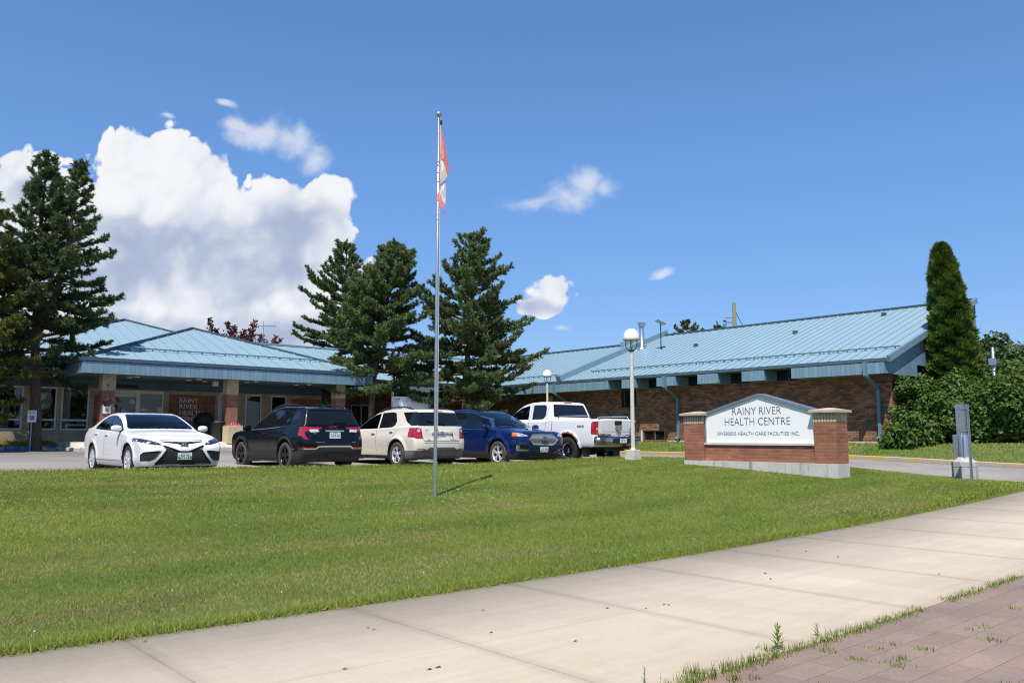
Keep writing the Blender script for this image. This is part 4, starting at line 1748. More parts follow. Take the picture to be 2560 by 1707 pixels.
def handle(root, car, x, z, sgn, mat, l=0.19):
    o = [[x - l / 2, 1.4 * sgn, z], [x, 1.4 * sgn, z], [x + l / 2, 1.4 * sgn, z]]
    r = car.hit(o, (0, -sgn, 0))
    mb = MB(); mb.smooth = True
    up = sgn * .022
    mb.tube([(r[0][0], r[0][1], z), (r[0][0] + .03, r[0][1] + up, z + .004), (r[1][0], r[1][1] + up, z + .006), (r[2][0] - .03, r[2][1] + up, z + .004), (r[2][0], r[2][1], z)], [.012, .016, .017, .016, .012], 8)
    return mb.build('door_handle', mat, root, local=True)


def roof_rail(root, car, x0, x1, y, sgn, mat, lift=0.055, r=0.018):
    xs = np.linspace(x0, x1, 11)
    top = car.hit(np.stack([xs, np.full(11, y * sgn), np.full(11, 2.4)], 1), (0, 0, -1))
    k = np.array([-.01, .6, .9, 1, 1, 1, 1, 1, .9, .6, -.01])
    mb = MB(); mb.smooth = True
    mb.tube([(a, b, c_ + lift * q) for (a, b, c_), q in zip(top, k)], r, 8)
    return mb.build('roof_rail', mat, root, local=True)


# car materials
def paint(name, base, metal=0.0, rough=0.35, coat=1.0, dirt=None):
    t = Mat(name, base, rough, metal)
    t.b.inputs['Coat Weight'].default_value = coat
    t.b.inputs['Specular IOR Level'].default_value = 0.15
    t.b.inputs['Coat Roughness'].default_value = 0.035
    f = t.noise(t.coord(), 2.2, 5, 0.6)
    lo = tuple(c * 0.95 for c in base)
    col = t.ramp(f, [(0.3, lo), (0.7, base)])
    if dirt:
        sp = t.n('SeparateXYZ'); t.l(t.coord(), sp.inputs[0])
        low = t.ramp(sp.outputs[2], [(0.22, (0.75,) * 3), (0.62, (0.0,) * 3)])
        nz = t.noise(t.coord(), 7, 5, 0.65)
        col = t.mix(t.math('MULTIPLY', low, nz), col, dirt)
    geo = t.n('NewGeometry')
    t.color(t.mix(geo.outputs['Backfacing'], col, (0.018, 0.018, 0.02)))    # cabin lining on the inner face
    M[name] = t.m


paint('paint_white', (0.80, 0.80, 0.805), dirt=(0.50, 0.46, 0.40))
paint('paint_truck_white', (0.76, 0.765, 0.77), dirt=(0.40, 0.33, 0.26))
paint('paint_cream', (0.76, 0.71, 0.60), metal=0.1, dirt=(0.34, 0.29, 0.22))
paint('paint_black', (0.002, 0.002, 0.003), coat=.6, dirt=(0.010, 0.009, 0.008))
paint('paint_blue', (0.004, 0.024, 0.135), metal=0.45, rough=0.28)
plain('chrome', (0.75, 0.76, 0.78), 0.10, 1.0, var=0.0)
plain('alloy', (0.62, 0.63, 0.65), 0.3, 0.35, var=0.05)
plain('alloy_black', (0.018, 0.018, 0.02), 0.3, 0.2, var=0.0)
plain('tyre', (0.022, 0.021, 0.020), 0.85, var=0.25, scale=10)
plain('tyre_dusty', (0.060, 0.050, 0.042), 0.9, var=0.35, scale=8)
plain('cladding', (0.021, 0.019, 0.017), 0.75, var=0.3, scale=6)
plain('cladding_grey', (0.115, 0.105, 0.092), 0.7, var=0.25, scale=6)
plain('trim_black', (0.010, 0.010, 0.011), 0.35, var=0.0)
plain('rust', (0.22, 0.085, 0.030), 0.9, var=0.5, scale=18, bump=0.4)
plain('gold', (0.55, 0.36, 0.10), 0.3, 0.8, var=0.0)
plain('amber', (0.75, 0.16, 0.02), 0.15, var=0.0)
plain('lens_white', (0.72, 0.74, 0.78), 0.12, 0.3, var=0.0)
plain('plate_white', (0.74, 0.75, 0.76), 0.5, var=0.0)
plain('plate_green', (0.02, 0.32, 0.22), 0.5, var=0.0)
plain('plate_green_ink', (0.03, 0.05, 0.05), 0.5, var=0.0)
plain('plate_gold', (0.70, 0.50, 0.26), 0.5, var=0.0)
plain('plate_blue', (0.20, 0.34, 0.62), 0.5, var=0.0)
plain('plate_blue_ink', (0.04, 0.13, 0.45), 0.5, var=0.0)
t = Mat('car_glass', (0.008, 0.010, 0.013), 0.03)
t.b.inputs['Specular IOR Level'].default_value = 0.6
M['car_glass'] = t.m
clear_glass('car_glass_clear', (0.80, 0.95, 0.92), 0.62)
plain('seat_cloth', (0.045, 0.045, 0.05), 0.9, var=0.2)
plain('seat_light', (0.10, 0.10, 0.105), 0.8, var=0.2)


def cabin(root, xd, xs, zs, zr, hw=.62, drive=1, xb=None):
    """Seats, dashboard and wheel behind the clear panes: xd dash, xs front seat, zs cushion height, zr headrest top."""
    for y in (-.38, .38):
        mb = MB()
        mb.box((xs - .30, y - .24, zs - .16), (xs + .25, y + .24, zs), .05)
        mb.prism([(xs - .26, zs - .04), (xs - .12, zs - .04), (xs - .30, zr - .22), (xs - .40, zr - .22)], 'xz', y - .23, y + .23)
        mb.box((xs - .43, y - .13, zr - .20), (xs - .33, y + .13, zr), .035)
        mb.build('seat', M['seat_light'], root, local=True)
    mb = MB()
    xr = xs - .95 if xb is None else xb
    mb.box((xr - .30, -hw, zs - .16), (xr + .2, hw, zs + .02), .05)
    mb.prism([(xr - .26, zs), (xr - .12, zs), (xr - .32, zr - .16), (xr - .42, zr - .16)], 'xz', -hw, hw)
    mb.build('rear_seat', M['seat_cloth'], root, local=True)
    mb = MB()
    mb.box((xd - .45, -hw - .06, zs - .05), (xd + .10, hw + .06, zs + .28), .06)
    mb.box((xr - .4, -hw - .1, zs - .40), (xd + .1, hw + .1, zs - .34))
    mb.build('dashboard', M['seat_cloth'], root, local=True)
    mb = MB(); mb.smooth = True
    c = Vector((xd - .52, .38 * drive, zs + .24))
    mb.tube([c + Vector((.06 * math.sin(t), .19 * math.cos(t), .18 * math.sin(t))) for t in np.linspace(0, 6.283, 25)], .016, 6, caps=False)
    mb.tube([c, c + Vector((.14, 0, -.05))], .03, 6)
    mb.build('steering_wheel', M['trim_black'], root, local=True)


t = Mat('lamp_red', (0.42, 0.004, 0.010), 0.12)
t.b.inputs['Coat Weight'].default_value = 1.0
vn = t.noise(t.coord(), 26, 2, 0.5)
t.color(t.ramp(vn, [(0.35, (0.22, 0.002, 0.006)), (0.65, (0.52, 0.008, 0.014))]))
M['lamp_red'] = t.m
t = Mat('headlamp', (0.05, 0.055, 0.065), 0.06, 0.0)
t.b.inputs['Coat Weight'].default_value = 1.0
vn = t.n('TexVoronoi'); vn.inputs['Scale'].default_value = 9.0
t.l(t.coord(), vn.inputs['Vector'])
t.color(t.ramp(vn.outputs['Distance'], [(0.18, (0.62, 0.66, 0.72)), (0.30, (0.10, 0.11, 0.13)), (0.6, (0.025, 0.027, 0.03))]))
M['headlamp'] = t.m
t = Mat('headlamp_bright', (0.5, 0.52, 0.56), 0.08, 0.3)
t.b.inputs['Coat Weight'].default_value = 1.0
vn = t.n('TexVoronoi'); vn.inputs['Scale'].default_value = 11.0
t.l(t.coord(), vn.inputs['Vector'])
t.color(t.ramp(vn.outputs['Distance'], [(0.12, (0.10, 0.11, 0.13)), (0.3, (0.72, 0.75, 0.80)), (0.55, (0.35, 0.37, 0.42))]))
M['headlamp_bright'] = t.m
t = Mat('grille_bars', (0.02, 0.02, 0.02), 0.5)
sp = t.n('SeparateXYZ'); t.l(t.coord(), sp.inputs[0])
fr = t.math('FRACT', t.math('MULTIPLY', sp.outputs[2], 26.0))
t.color(t.ramp(fr, [(0.45, (0.006,) * 3), (0.55, (0.035, 0.036, 0.04))]))
M['grille_bars'] = t.m

FRONT = lambda c, n: (n[:, 0] > 0.15) & (c[:, 0] > 0)
REAR = lambda c, n: (n[:, 0] < -0.15) & (c[:, 0] < 0)
SIDE = lambda c, n: np.abs(n[:, 1]) > 0.45
ALL = None


def ring_region(P, r):
    def d(p):
        o = None
        for (xw, rr) in P['wheels']:
            q = np.sqrt((p[:, 0] - xw) ** 2 + (p[:, 2] - P['wr'] - .01) ** 2) - (rr + r)
            o = q if o is None else np.minimum(o, q)
        return o
    return d


def below(z_of):
    return lambda p: p[:, 2] - z_of(p)


SIDE_PROFILE = [(.15, -.10), (.25, -.045), (.36, -.012), (.5, -.018), (.66, -.004), (.78, 0.0), (.9, -.016), (1.02, -.05), (1.2, -.075)]

def side_pts(x0, z0, *more): return [(x0, z0)] + list(more)


# ------------------------------------------------------------------ white sedan
def sedan():
    P = dict(cat='car', box=(-2.44, 2.44, .92, 1.45), xc=-.3, kf=.13, kr=.14, crown=.035, cy=.50, nf=.09, cf=.62, nr=.06, cr=.55,
             step=.022, tumble=.44, bottom=.17, wr=.335, wheels=[(1.47, .375), (-1.355, .375)], flare=.022, edge=.06,
             top=[(2.40, .66), (2.30, .755), (2.1, .83), (1.8, .90), (1.4, .965), (1.05, 1.01), (.95, 1.035), (.55, 1.215), (.15, 1.365), (-.1, 1.415), (-.5, 1.445), (-.9, 1.43),
                  (-1.25, 1.365), (-1.7, 1.215), (-2.0, 1.125), (-2.2, 1.105), (-2.37, 1.09), (-2.44, .98)],
             front=[(.10, 2.28), (.2, 2.39), (.35, 2.43), (.5, 2.44), (.60, 2.43), (.70, 2.39), (.80, 2.28), (.9, 2.1)],
             rear=[(.2, -2.32), (.35, -2.41), (.6, -2.44), (.85, -2.43), (1.05, -2.43), (1.15, -2.40)],
             belt=[(2.2, .78), (1.5, .91), (.9, .965), (0, .985), (-1, 1.015), (-1.6, 1.05), (-2.2, 1.07)],
             plan=[(2.44, .86), (2.1, .895), (1.5, .92), (0, .92), (-1.4, .92), (-2.0, .90), (-2.44, .86)],
             side=SIDE_PROFILE, paint=M['paint_white'])
    dlo = [(.86, .995), (.55, 1.14), (.2, 1.275), (-.1, 1.345), (-.45, 1.372), (-.8, 1.350), (-1.12, 1.27), (-1.42, 1.125), (-1.46, 1.07), (-1.3, 1.045), (-.4, 1.012), (.3, .995)]
    wf = [(.78, 1.005), (.52, 1.13), (.18, 1.262), (-.1, 1.328), (-.30, 1.348), (-.34, 1.022), (.3, 1.008)]
    wb = [(-.41, 1.024), (-.375, 1.354), (-.5, 1.355), (-.8, 1.333), (-1.1, 1.255), (-1.38, 1.12), (-1.40, 1.07), (-1.25, 1.055)]
    regs = [
        ('window', *R2('xz', wf, SIDE), M['car_glass_clear'], dict(split='y')),
        ('window', *R2('xz', wb, SIDE), M['car_glass_clear'], dict(split='y')),
        ('window_trim', *R2('xz', dlo, SIDE), M['trim_black'], dict(split='y')),
        ('windshield', *R2('yz', [(-.1, 1.045), (.70, 1.035), (.74, 1.06), (.585, 1.375), (.53, 1.392), (-.1, 1.405)], lambda c, n: (n[:, 0] > .12) & (c[:, 0] > -.15)), M['car_glass_clear'], {}),
        ('rear_window', *R2('yz', [(-.1, 1.14), (.64, 1.13), (.54, 1.36), (-.1, 1.375)], lambda c, n: (n[:, 0] < -.12) & (c[:, 0] < -.9)), M['car_glass'], {}),
        ('headlight', *R2('yz', [(.455, .672), (.60, .675), (.80, .715), (.95, .765), (.95, .835), (.84, .825), (.64, .775), (.50, .72)], lambda c, n: (c[:, 0] > 1.75) & (n[:, 0] > .05)), M['headlamp'], dict(split='y')),
        ('grille', *R2('yz', [(-.1, .668), (.06, .668), (.12, .695), (.44, .738), (.455, .762), (.25, .748), (-.1, .742)], FRONT), M['trim_black'], {}),
        ('grille', *R2('yz', [(-.1, .545), (.10, .55), (.25, .612), (.40, .670), (.46, .665), (.39, .58), (.48, .44), (.60, .30), (.62, .245), (-.1, .245)], FRONT), M['grille_bars'], dict(inset=.03)),
        ('air_intake', *R2('yz', [(.47, .545), (.56, .555), (.83, .525), (.875, .47), (.885, .33), (.70, .315), (.60, .37), (.51, .50)], lambda c, n: (n[:, 0] > .12) & (c[:, 0] > 1.6)), M['grille_bars'], dict(split='y', inset=.02)),
        ('front_lip', lambda p: p[:, 2] - .225, lambda c, n: (c[:, 0] > 2.0), M['trim_black'], {}),
        ('taillight', *R2('xz', [(-2.6, .86), (-2.6, 1.06), (-2.2, 1.055), (-2.05, 1.03), (-2.25, .93)], lambda c, n: (np.abs(c[:, 1]) > .45)), M['lamp_red'], dict(split='y')),
        ('rear_diffuser', lambda p: p[:, 2] - .33, lambda c, n: (c[:, 0] < -2.2), M['trim_black'], {}),
        ('door', *R2('xz', [(.98, .33), (1.0, .6), (.92, .96), (.30, .99), (-.36, 1.008), (-.40, .33)], SIDE), M['paint_white'], dict(split='y')),
        ('door', *R2('xz', [(-.40, .33), (-.36, 1.008), (-1.25, 1.04), (-1.42, 1.02), (-1.22, .72), (-1.05, .50), (-.98, .33)], SIDE), M['paint_white'], dict(split='y')),
    ]
    b0 = 18.5
    loc = (6.58, b0 + 2.44, float(z_park(6.58, b0 + 2)))
    root, car, parts = make_car('sedan', 'white four-door sedan with black grille facing the lawn, leftmost in the row of vehicles', P, regs, loc, R(-90))
    for sg in (1, -1):
        for xw in (1.47, -1.355):
            wheel(root, xw, sg * .80, .335, .225, M['alloy'], 10, M['tyre'], .235)
        mirror(root, car, .80, 1.045, sg, M['paint_white'], .23, .145, .16)
        handle(root, car, -.22, .905, sg, M['paint_white'])
        handle(root, car, -1.12, .935, sg, M['paint_white'])
    mb = MB()
    for sg in (1, -1):
        ribbon(mb, car, [(1.0, .36), (1.02, .62), (.94, .95)], 'xz', .009, .002, sg)
        ribbon(mb, car, [(-.40, .34), (-.36, .70), (-.35, 1.0)], 'xz', .009, .002, sg)
        ribbon(mb, car, [(-.98, .36), (-1.06, .52), (-1.24, .74), (-1.40, 1.0)], 'xz', .009, .002, sg)
        ribbon(mb, car, [(.98, .32), (-.98, .32)], 'xz', .010, .002, sg)
    ribbon(mb, car, [(-.46, .785), (-.2, .775), (.2, .775), (.46, .785)], 'yz', .007, .002, 1)
    mb.build('panel_seam', M['trim_black'], root, local=True)
    # emblem of three ellipses
    mb = MB(); mb.smooth = True
    ex = float(car.hit([[3.6, 0, .655]], (-1, 0, 0))[0, 0]) + .012
    def ell(cy, cz, ry, rz, r=.008):
        mb.tube([(ex, cy + ry * math.cos(t), cz + rz * math.sin(t)) for t in np.linspace(0, 2 * math.pi, 25)], r, 6, caps=False)
    ell(0, .665, .078, .052); ell(0, .682, .046, .022, .007); ell(0, .665, .020, .048, .007)
    mb.build('badge', M['chrome'], root, local=True)
    mb = MB()
    mb.lathe([(0, 0), (.07, 0), (.075, -.01)], (0, 0, 0), 20, 'x')
    mb.xform(Matrix.Translation((ex - .008, 0, .665)) @ Matrix.Diagonal((1, 1.05, .7, 1)))
    mb.build('badge_plate', M['trim_black'], root, local=True)
    cabin(root, .95, .02, .62, 1.26)
    plate(root, car, 0, .435, 1, 'LFH 765', 'green')
    mb = MB()   # wipers and steering wheel hint stay under the glass edge
    for (y0, y1) in ((-.55, .02), (0.0, .58)):
        a, b = car.hit([[3, y0, 1.05], [3, y1, 1.075]], (-1, 0, 0)) + np.array([.012, 0, .006])
        mb.bar(a, b, .018, .015)
    mb.build('wiper', M['trim_black'], root, local=True)
    return root


# ------------------------------------------------------------------ black crossover
def black_suv():
    P = dict(cat='car', box=(-2.32, 2.32, .93, 1.67), xc=-.3, kf=.12, kr=.08, crown=.035, cy=.52, nf=.08, cf=.6, nr=.05, cr=.62,
             step=.025, tumble=.36, bottom=.22, wr=.365, wheels=[(1.40, .43), (-1.325, .43)], flare=.03, edge=.06,
             top=[(2.32, .80), (2.25, .95), (2.05, 1.03), (1.6, 1.09), (1.1, 1.13), (.95, 1.155), (.5, 1.39), (.15, 1.55), (-.2, 1.625), (-.7, 1.66), (-1.3, 1.65), (-1.8, 1.61), (-2.03, 1.575), (-2.08, 1.52), (-2.32, 1.0)],
             front=[(.2, 2.15), (.4, 2.28), (.7, 2.315), (.9, 2.28), (1.0, 2.18)],
             rear=[(.25, -2.17), (.35, -2.27), (.5, -2.315), (.7, -2.315), (.85, -2.285), (1.0, -2.265), (1.12, -2.235), (1.3, -2.14), (1.5, -2.03), (1.53, -2.07), (1.6, -2.06)],
             belt=[(2.2, .98), (1, 1.03), (0, 1.06), (-1, 1.10), (-1.6, 1.14), (-2.2, 1.16)],
             plan=[(2.32, .87), (2.0, .90), (1.4, .92), (0, .92), (-1.4, .925), (-2.0, .90), (-2.32, .87)],
             side=SIDE_PROFILE, paint=M['paint_black'])
    regs = [
        ('window', *R2('xz', [(.90, 1.08), (.42, 1.37), (.10, 1.50), (-.25, 1.545), (-.27, 1.10)], SIDE), M['car_glass'], dict(split='y')),
        ('window', *R2('xz', [(-.35, 1.10), (-.33, 1.55), (-.90, 1.555), (-1.12, 1.20), (-1.15, 1.14)], SIDE), M['car_glass'], dict(split='y')),
        ('window', *R2('xz', [(-.99, 1.545), (-1.75, 1.505), (-1.80, 1.33), (-1.30, 1.30), (-1.18, 1.22)], SIDE), M['car_glass'], dict(split='y')),
        ('windshield', *R2('yz', [(-.1, 1.16), (.72, 1.15), (.60, 1.55), (-.1, 1.57)], lambda c, n: (n[:, 0] > .12) & (c[:, 0] > -.1)), M['car_glass_clear'], {}),
        ('rear_window', *R2('yz', [(-.1, 1.175), (.60, 1.175), (.72, 1.20), (.63, 1.49), (.57, 1.51), (-.1, 1.515)], REAR), M['car_glass'], {}),
        ('reverse_light', *R2('yz', [(.42, .985), (.66, .975), (.69, 1.045), (.46, 1.05)], REAR), M['lens_white'], dict(split='y')),
        ('taillight', *R2('yz', [(.33, 1.10), (.80, 1.115), (.95, 1.10), (.95, .98), (.88, .90), (.80, .80), (.70, .785), (.77, .88), (.80, .97), (.74, 1.0), (.36, 1.06)], lambda c, n: (c[:, 0] < -1.98) & (n[:, 0] < -.02)), M['lamp_red'], dict(split='y')),
        ('taillight', *R2('xz', [(-1.98, 1.02), (-2.4, 1.12), (-2.4, .92), (-2.10, .93)], SIDE), M['lamp_red'], dict(split='y')),
        ('reflector', *R2('yz', [(.52, .565), (.86, .57), (.86, .60), (.52, .595)], REAR), M['lamp_red'], dict(split='y')),
        ('bumper_chrome', *R2('yz', [(-.1, .60), (.44, .595), (.53, .545), (.95, .545), (.95, .565), (.545, .565), (.455, .635), (-.1, .64)], REAR), M['chrome'], {}),
        ('cladding', ring_region(P, .075), lambda c, n: (np.abs(c[:, 1]) > .5) & (c[:, 2] < 1.0), M['cladding'], {}),
        ('cladding', lambda p: p[:, 2] - np.where(p[:, 0] < -2.0, .60, .50), None, M['cladding'], {}),
        ('headlight', *R2('yz', [(.5, .82), (.95, .86), (.95, .96), (.5, .93)], FRONT), M['headlamp'], dict(split='y')),
        ('grille', *R2('yz', [(-.1, .48), (.4, .48), (.5, .85), (-.1, .88)], FRONT), M['grille_bars'], {}),
    ]
    b0 = 19.0
    loc = (10.54, b0 + 2.315, float(z_park(10.75, b0 + 1)) - .005)
    root, car, parts = make_car('suv', 'black SUV seen from behind with C-shaped red tail lights and black wheels', P, regs, loc, R(90))
    for sg in (1, -1):
        for xw in (1.40, -1.325):
            wheel(root, xw, sg * .80, .365, .235, M['alloy_black'], 5, M['tyre_dusty'], .24, 'twin')
        mirror(root, car, .85, 1.10, sg, M['paint_black'], .24, .17, .16)
        handle(root, car, -.12, .955, sg, M['paint_black'])
        handle(root, car, -1.02, .99, sg, M['paint_black'])
        roof_rail(root, car, .15, -1.75, .60, sg, M['trim_black'], .065, .02)
    mb = MB()
    for sg in (1, -1):
        ribbon(mb, car, [(.95, .52), (.98, .8), (.95, 1.04)], 'xz', .009, .002, sg)
        ribbon(mb, car, [(-.33, .50), (-.30, 1.08)], 'xz', .009, .002, sg)
        ribbon(mb, car, [(-.92, .52), (-1.05, .80), (-1.22, .95), (-1.2, 1.14)], 'xz', .009, .002, sg)
    ribbon(mb, car, [(-.72, 1.0), (-.66, .78), (-.55, .69), (.55, .69), (.66, .78), (.72, 1.0)], 'yz', .012, .002, -1)
    mb.build('panel_seam', M['trim_black'], root, local=True)
    mb = MB()      # bright line under the side glass and around the doors
    for sg in (1, -1):
        ribbon(mb, car, [(.98, 1.045), (.0, 1.075), (-.9, 1.105)], 'xz', .014, .004, sg)
        ribbon(mb, car, [(.92, 1.10), (.44, 1.39), (.10, 1.525), (-.3, 1.572)], 'xz', .012, .004, sg)
    mb.build('window_moulding', M['steel_grey'], root, local=True)
    mb = MB()
    x = -2.262
    o = car.hit([[-3.6, y, 1.0] for y in (-.26, .26)], (1, 0, 0))
    mb.box((o[:, 0].min() - .02, -.27, .985), (o[:, 0].min() + .02, .27, 1.03), .008)
    mb.build('chrome_bar', M['chrome'], root, local=True)
    plate(root, car, 0, .895, -1, 'DAHF 663', 'blue')
    mb = MB()
    xx = float(car.hit([[-3.6, 0, 1.115]], (1, 0, 0))[0, 0]) - .012
    put_text(mb, 'GMC', Vector((xx - .004, 0.02, 1.075)), (0, -1, 0), (0, 0, 1), .065, .26, .012, align='CENTER')
    mb.build('badge', M['lamp_red'], root, local=True)
    mb = MB()
    xx = float(car.hit([[-3.6, .35, .72]], (1, 0, 0))[0, 0]) - .012
    put_text(mb, 'TERRAIN', Vector((xx, .55, .712)), (0, -1, 0), (0, 0, 1), .026, .26, .006)
    put_text(mb, 'AWD', Vector((xx, -.48, .705)), (0, -1, 0), (0, 0, 1), .026, .11, .006)
    put_text(mb, 'SLE', Vector((xx + .02, .62, .935)), (0, -1, 0), (0, 0, 1), .04, .10, .006)
    mb.build('lettering', M['chrome'], root, local=True)
    mb = MB()
    a, b = car.hit([[-3.6, -.02, 1.22], [-3.6, -.36, 1.235]], (1, 0, 0)) - np.array([.02, 0, 0])
    mb.bar(a, b, .03, .02)
    mb.build('wiper', M['trim_black'], root, local=True)
    mb = MB()
    mb.prism([(-1.62, 1.64), (-1.40, 1.64), (-1.52, 1.72), (-1.60, 1.72)], 'xz', -.02, .02)
    mb.build('antenna', M['trim_black'], root, local=True)
    mb = MB()
    mb.box((-2.33, -.22, .34), (-2.28, .22, .44), .01)
    mb.build('hitch', M['trim_black'], root, local=True)
    return root


# ------------------------------------------------------------------ cream crossover
def cream_suv():
    P = dict(cat='car', box=(-2.39, 2.39, .93, 1.69), xc=-.3, kf=.12, kr=.08, crown=.035, cy=.52, nf=.08, cf=.6, nr=.05, cr=.60,
             step=.025, tumble=.36, bottom=.23, wr=.36, wheels=[(1.43, .42), (-1.425, .42)], flare=.03, edge=.06,
             top=[(2.38, .80), (2.3, .92), (2.05, 1.0), (1.5, 1.08), (1.1, 1.12), (.95, 1.14), (.45, 1.41), (.05, 1.57), (-.4, 1.645), (-.9, 1.678), (-1.5, 1.668), (-2.0, 1.635), (-2.16, 1.61), (-2.20, 1.56), (-2.39, 1.1)],
             front=[(.2, 2.2), (.4, 2.34), (.7, 2.385), (.9, 2.33), (1.0, 2.2)],
             rear=[(.25, -2.22), (.35, -2.31), (.5, -2.375), (.66, -2.385), (.74, -2.375), (.85, -2.345), (1.0, -2.33), (1.12, -2.305), (1.3, -2.24), (1.5, -2.14), (1.54, -2.17), (1.62, -2.16)],
             belt=[(2.2, .96), (1, 1.03), (0, 1.06), (-1, 1.09), (-1.6, 1.12), (-2.2, 1.14)],
             plan=[(2.39, .87), (2.0, .90), (1.4, .92), (0, .92), (-1.4, .925), (-2.0, .905), (-2.39, .88)],
             side=SIDE_PROFILE, paint=M['paint_cream'])
    qd = [(-1.42, 1.545), (-2.3, 1.55), (-2.45, 1.16), (-1.98, 1.165), (-1.72, 1.28)]
    regs = [
        ('window', *R2('xz', [(.95, 1.08), (.45, 1.36), (.10, 1.49), (-.25, 1.545), (-.28, 1.095)], SIDE), M['car_glass_clear'], dict(split='y')),
        ('window', *R2('xz', [(-.36, 1.10), (-.33, 1.552), (-.85, 1.565), (-1.05, 1.54), (-1.22, 1.30), (-1.18, 1.18), (-1.05, 1.125)], SIDE), M['car_glass'], dict(split='y')),
        ('window', *R2('xz', qd, lambda c, n: (np.abs(n[:, 1]) > .35) & (n[:, 0] > -.75)), M['car_glass'], dict(split='y')),
        ('windshield', *R2('yz', [(-.1, 1.15), (.72, 1.14), (.60, 1.56), (-.1, 1.58)], lambda c, n: (n[:, 0] > .12) & (c[:, 0] > -.1)), M['car_glass_clear'], {}),
        ('rear_window', *R2('yz', [(-.1, 1.155), (.90, 1.155), (.76, 1.535), (-.1, 1.545)], lambda c, n: (n[:, 0] < -.3) & (c[:, 0] < -1.9)), M['car_glass'], {}),
        ('brake_light', *R2('yz', [(-.05, 1.555), (.16, 1.555), (.16, 1.585), (-.05, 1.585)], REAR), M['lamp_red'], {}),
        ('reverse_light', lambda p: np.sqrt((np.abs(p[:, 1]) - .735) ** 2 + (p[:, 2] - 1.03) ** 2) - .042, REAR, M['lens_white'], dict(split='y')),
        ('taillight', *R2('yz', [(.66, 1.085), (.74, 1.105), (.86, 1.10), (.97, 1.05), (.97, .95), (.92, .86), (.82, .80), (.64, .795), (.645, .95)], lambda c, n: (c[:, 0] < -1.95)), M['lamp_red'], dict(split='y')),
        ('reflector', *R2('yz', [(.55, .50), (.80, .50), (.80, .525), (.56, .525)], REAR), M['lamp_red'], dict(split='y')),
        ('bumper', *R2('yz', [(-.1, .1), (1.1, .1), (1.1, .475), (.52, .495), (.43, .56), (-.1, .565)], lambda c, n: c[:, 0] < -1.85), M['cladding_grey'], {}),
        ('cladding', lambda p: p[:, 2] - .335, None, M['cladding'], {}),
        ('headlight', *R2('yz', [(.5, .82), (.95, .86), (.95, .96), (.5, .93)], FRONT), M['headlamp'], dict(split='y')),
        ('grille', *R2('yz', [(-.1, .48), (.4, .48), (.5, .85), (-.1, .88)], FRONT), M['grille_bars'], {}),
        ('door', *R2('xz', [(.98, .42), (1.0, .8), (.96, 1.05), (-.30, 1.075), (-.36, .42)], SIDE), M['paint_cream'], dict(split='y')),
        ('door', *R2('xz', [(-.36, .42), (-.30, 1.075), (-1.15, 1.10), (-1.32, 1.12), (-1.34, .98), (-1.12, .80), (-.98, .55), (-.97, .42)], SIDE), M['paint_cream'], dict(split='y')),
    ]
    b0 = 18.92
    loc = (13.87, b0 + 2.385, float(z_park(14.05, b0 + 1)))
    root, car, parts = make_car('suv', 'cream SUV seen from behind, between the black SUV and the blue SUV', P, regs, loc, R(90))
    for sg in (1, -1):
        for xw in (1.43, -1.425):
            wheel(root, xw, sg * .80, .36, .235, M['alloy'], 5, M['tyre_dusty'], .232, 'twin')
        mirror(root, car, .88, 1.10, sg, M['paint_cream'], .22, .17, .15)
        handle(root, car, -.15, .945, sg, M['chrome'])
        handle(root, car, -1.10, .985, sg, M['chrome'])
        roof_rail(root, car, .05, -1.85, .62, sg, M['trim_black'], .055, .018)
    mb = MB()
    for sg in (1, -1):
        ribbon(mb, car, [(-.36, .42), (-.31, 1.08)], 'xz', .010, .002, sg)
        ribbon(mb, car, [(.99, .44), (1.0, .8), (.97, 1.04)], 'xz', .010, .002, sg)
        ribbon(mb, car, [(-.97, .44), (-.98, .55), (-1.12, .80), (-1.34, .98), (-1.33, 1.10)], 'xz', .010, .002, sg)
    ribbon(mb, car, [(-.82, 1.145), (-.68, .98), (-.62, .80), (-.60, .74), (.60, .74), (.62, .80), (.68, .98), (.82, 1.145)], 'yz', .012, .002, -1)
    ribbon(mb, car, [(-.60, .69), (.60, .69)], 'yz', .014, .002, -1)
    mb.build('panel_seam', M['trim_black'], root, local=True)
    mb = MB()
    xm = float(car.hit([[-3.6, 0, .97]], (1, 0, 0))[0, 0])
    mb.prism([(-.36, .955), (.36, .955), (.32, 1.005), (-.30, 1.005)], 'yz', xm - .035, xm + .02)
    mb.build('chrome_bar', M['chrome'], root, local=True)
    mb = MB()
    mb.prism([(-.07, .965), (-.05, .998), (-.02, .998), (-.02, 1.01), (.02, 1.01), (.02, .998), (.07, .998), (.05, .965), (.02, .965), (.02, .953), (-.02, .953), (-.02, .965)], 'yz', xm - .045, xm - .03)
    mb.build('badge', M['gold'], root, local=True)
    cabin(root, .95, .05, .78, 1.44)
    plate(root, car, 0, .865, -1, 'CRHB 318', 'blue', x=xm - .008)
    mb = MB()
    xx = float(car.hit([[-3.6, -.4, .77]], (1, 0, 0))[0, 0]) - .008
    put_text(mb, 'EQUINOX', Vector((xx, -.28, .765)), (0, -1, 0), (0, 0, 1), .026, .25, .005)
    put_text(mb, 'AWD', Vector((xx, .52, .765)), (0, -1, 0), (0, 0, 1), .024, .11, .005)
    put_text(mb, '2LT', Vector((xx + .05, .55, 1.035)), (0, -1, 0), (0, 0, 1), .024, .10, .005)
    mb.build('lettering', M['steel_grey'], root, local=True)
    mb = MB()
    a, b = car.hit([[-3.6, .45, 1.30], [-3.6, -.12, 1.20]], (1, 0, 0)) - np.array([.02, 0, 0])
    mb.bar(a, b, .035, .02)
    mb.build('wiper', M['trim_black'], root, local=True)
    mb = MB()
    ay = float(car.hit([[-1.9, -.25, 2.4]], (0, 0, -1))[0, 2])
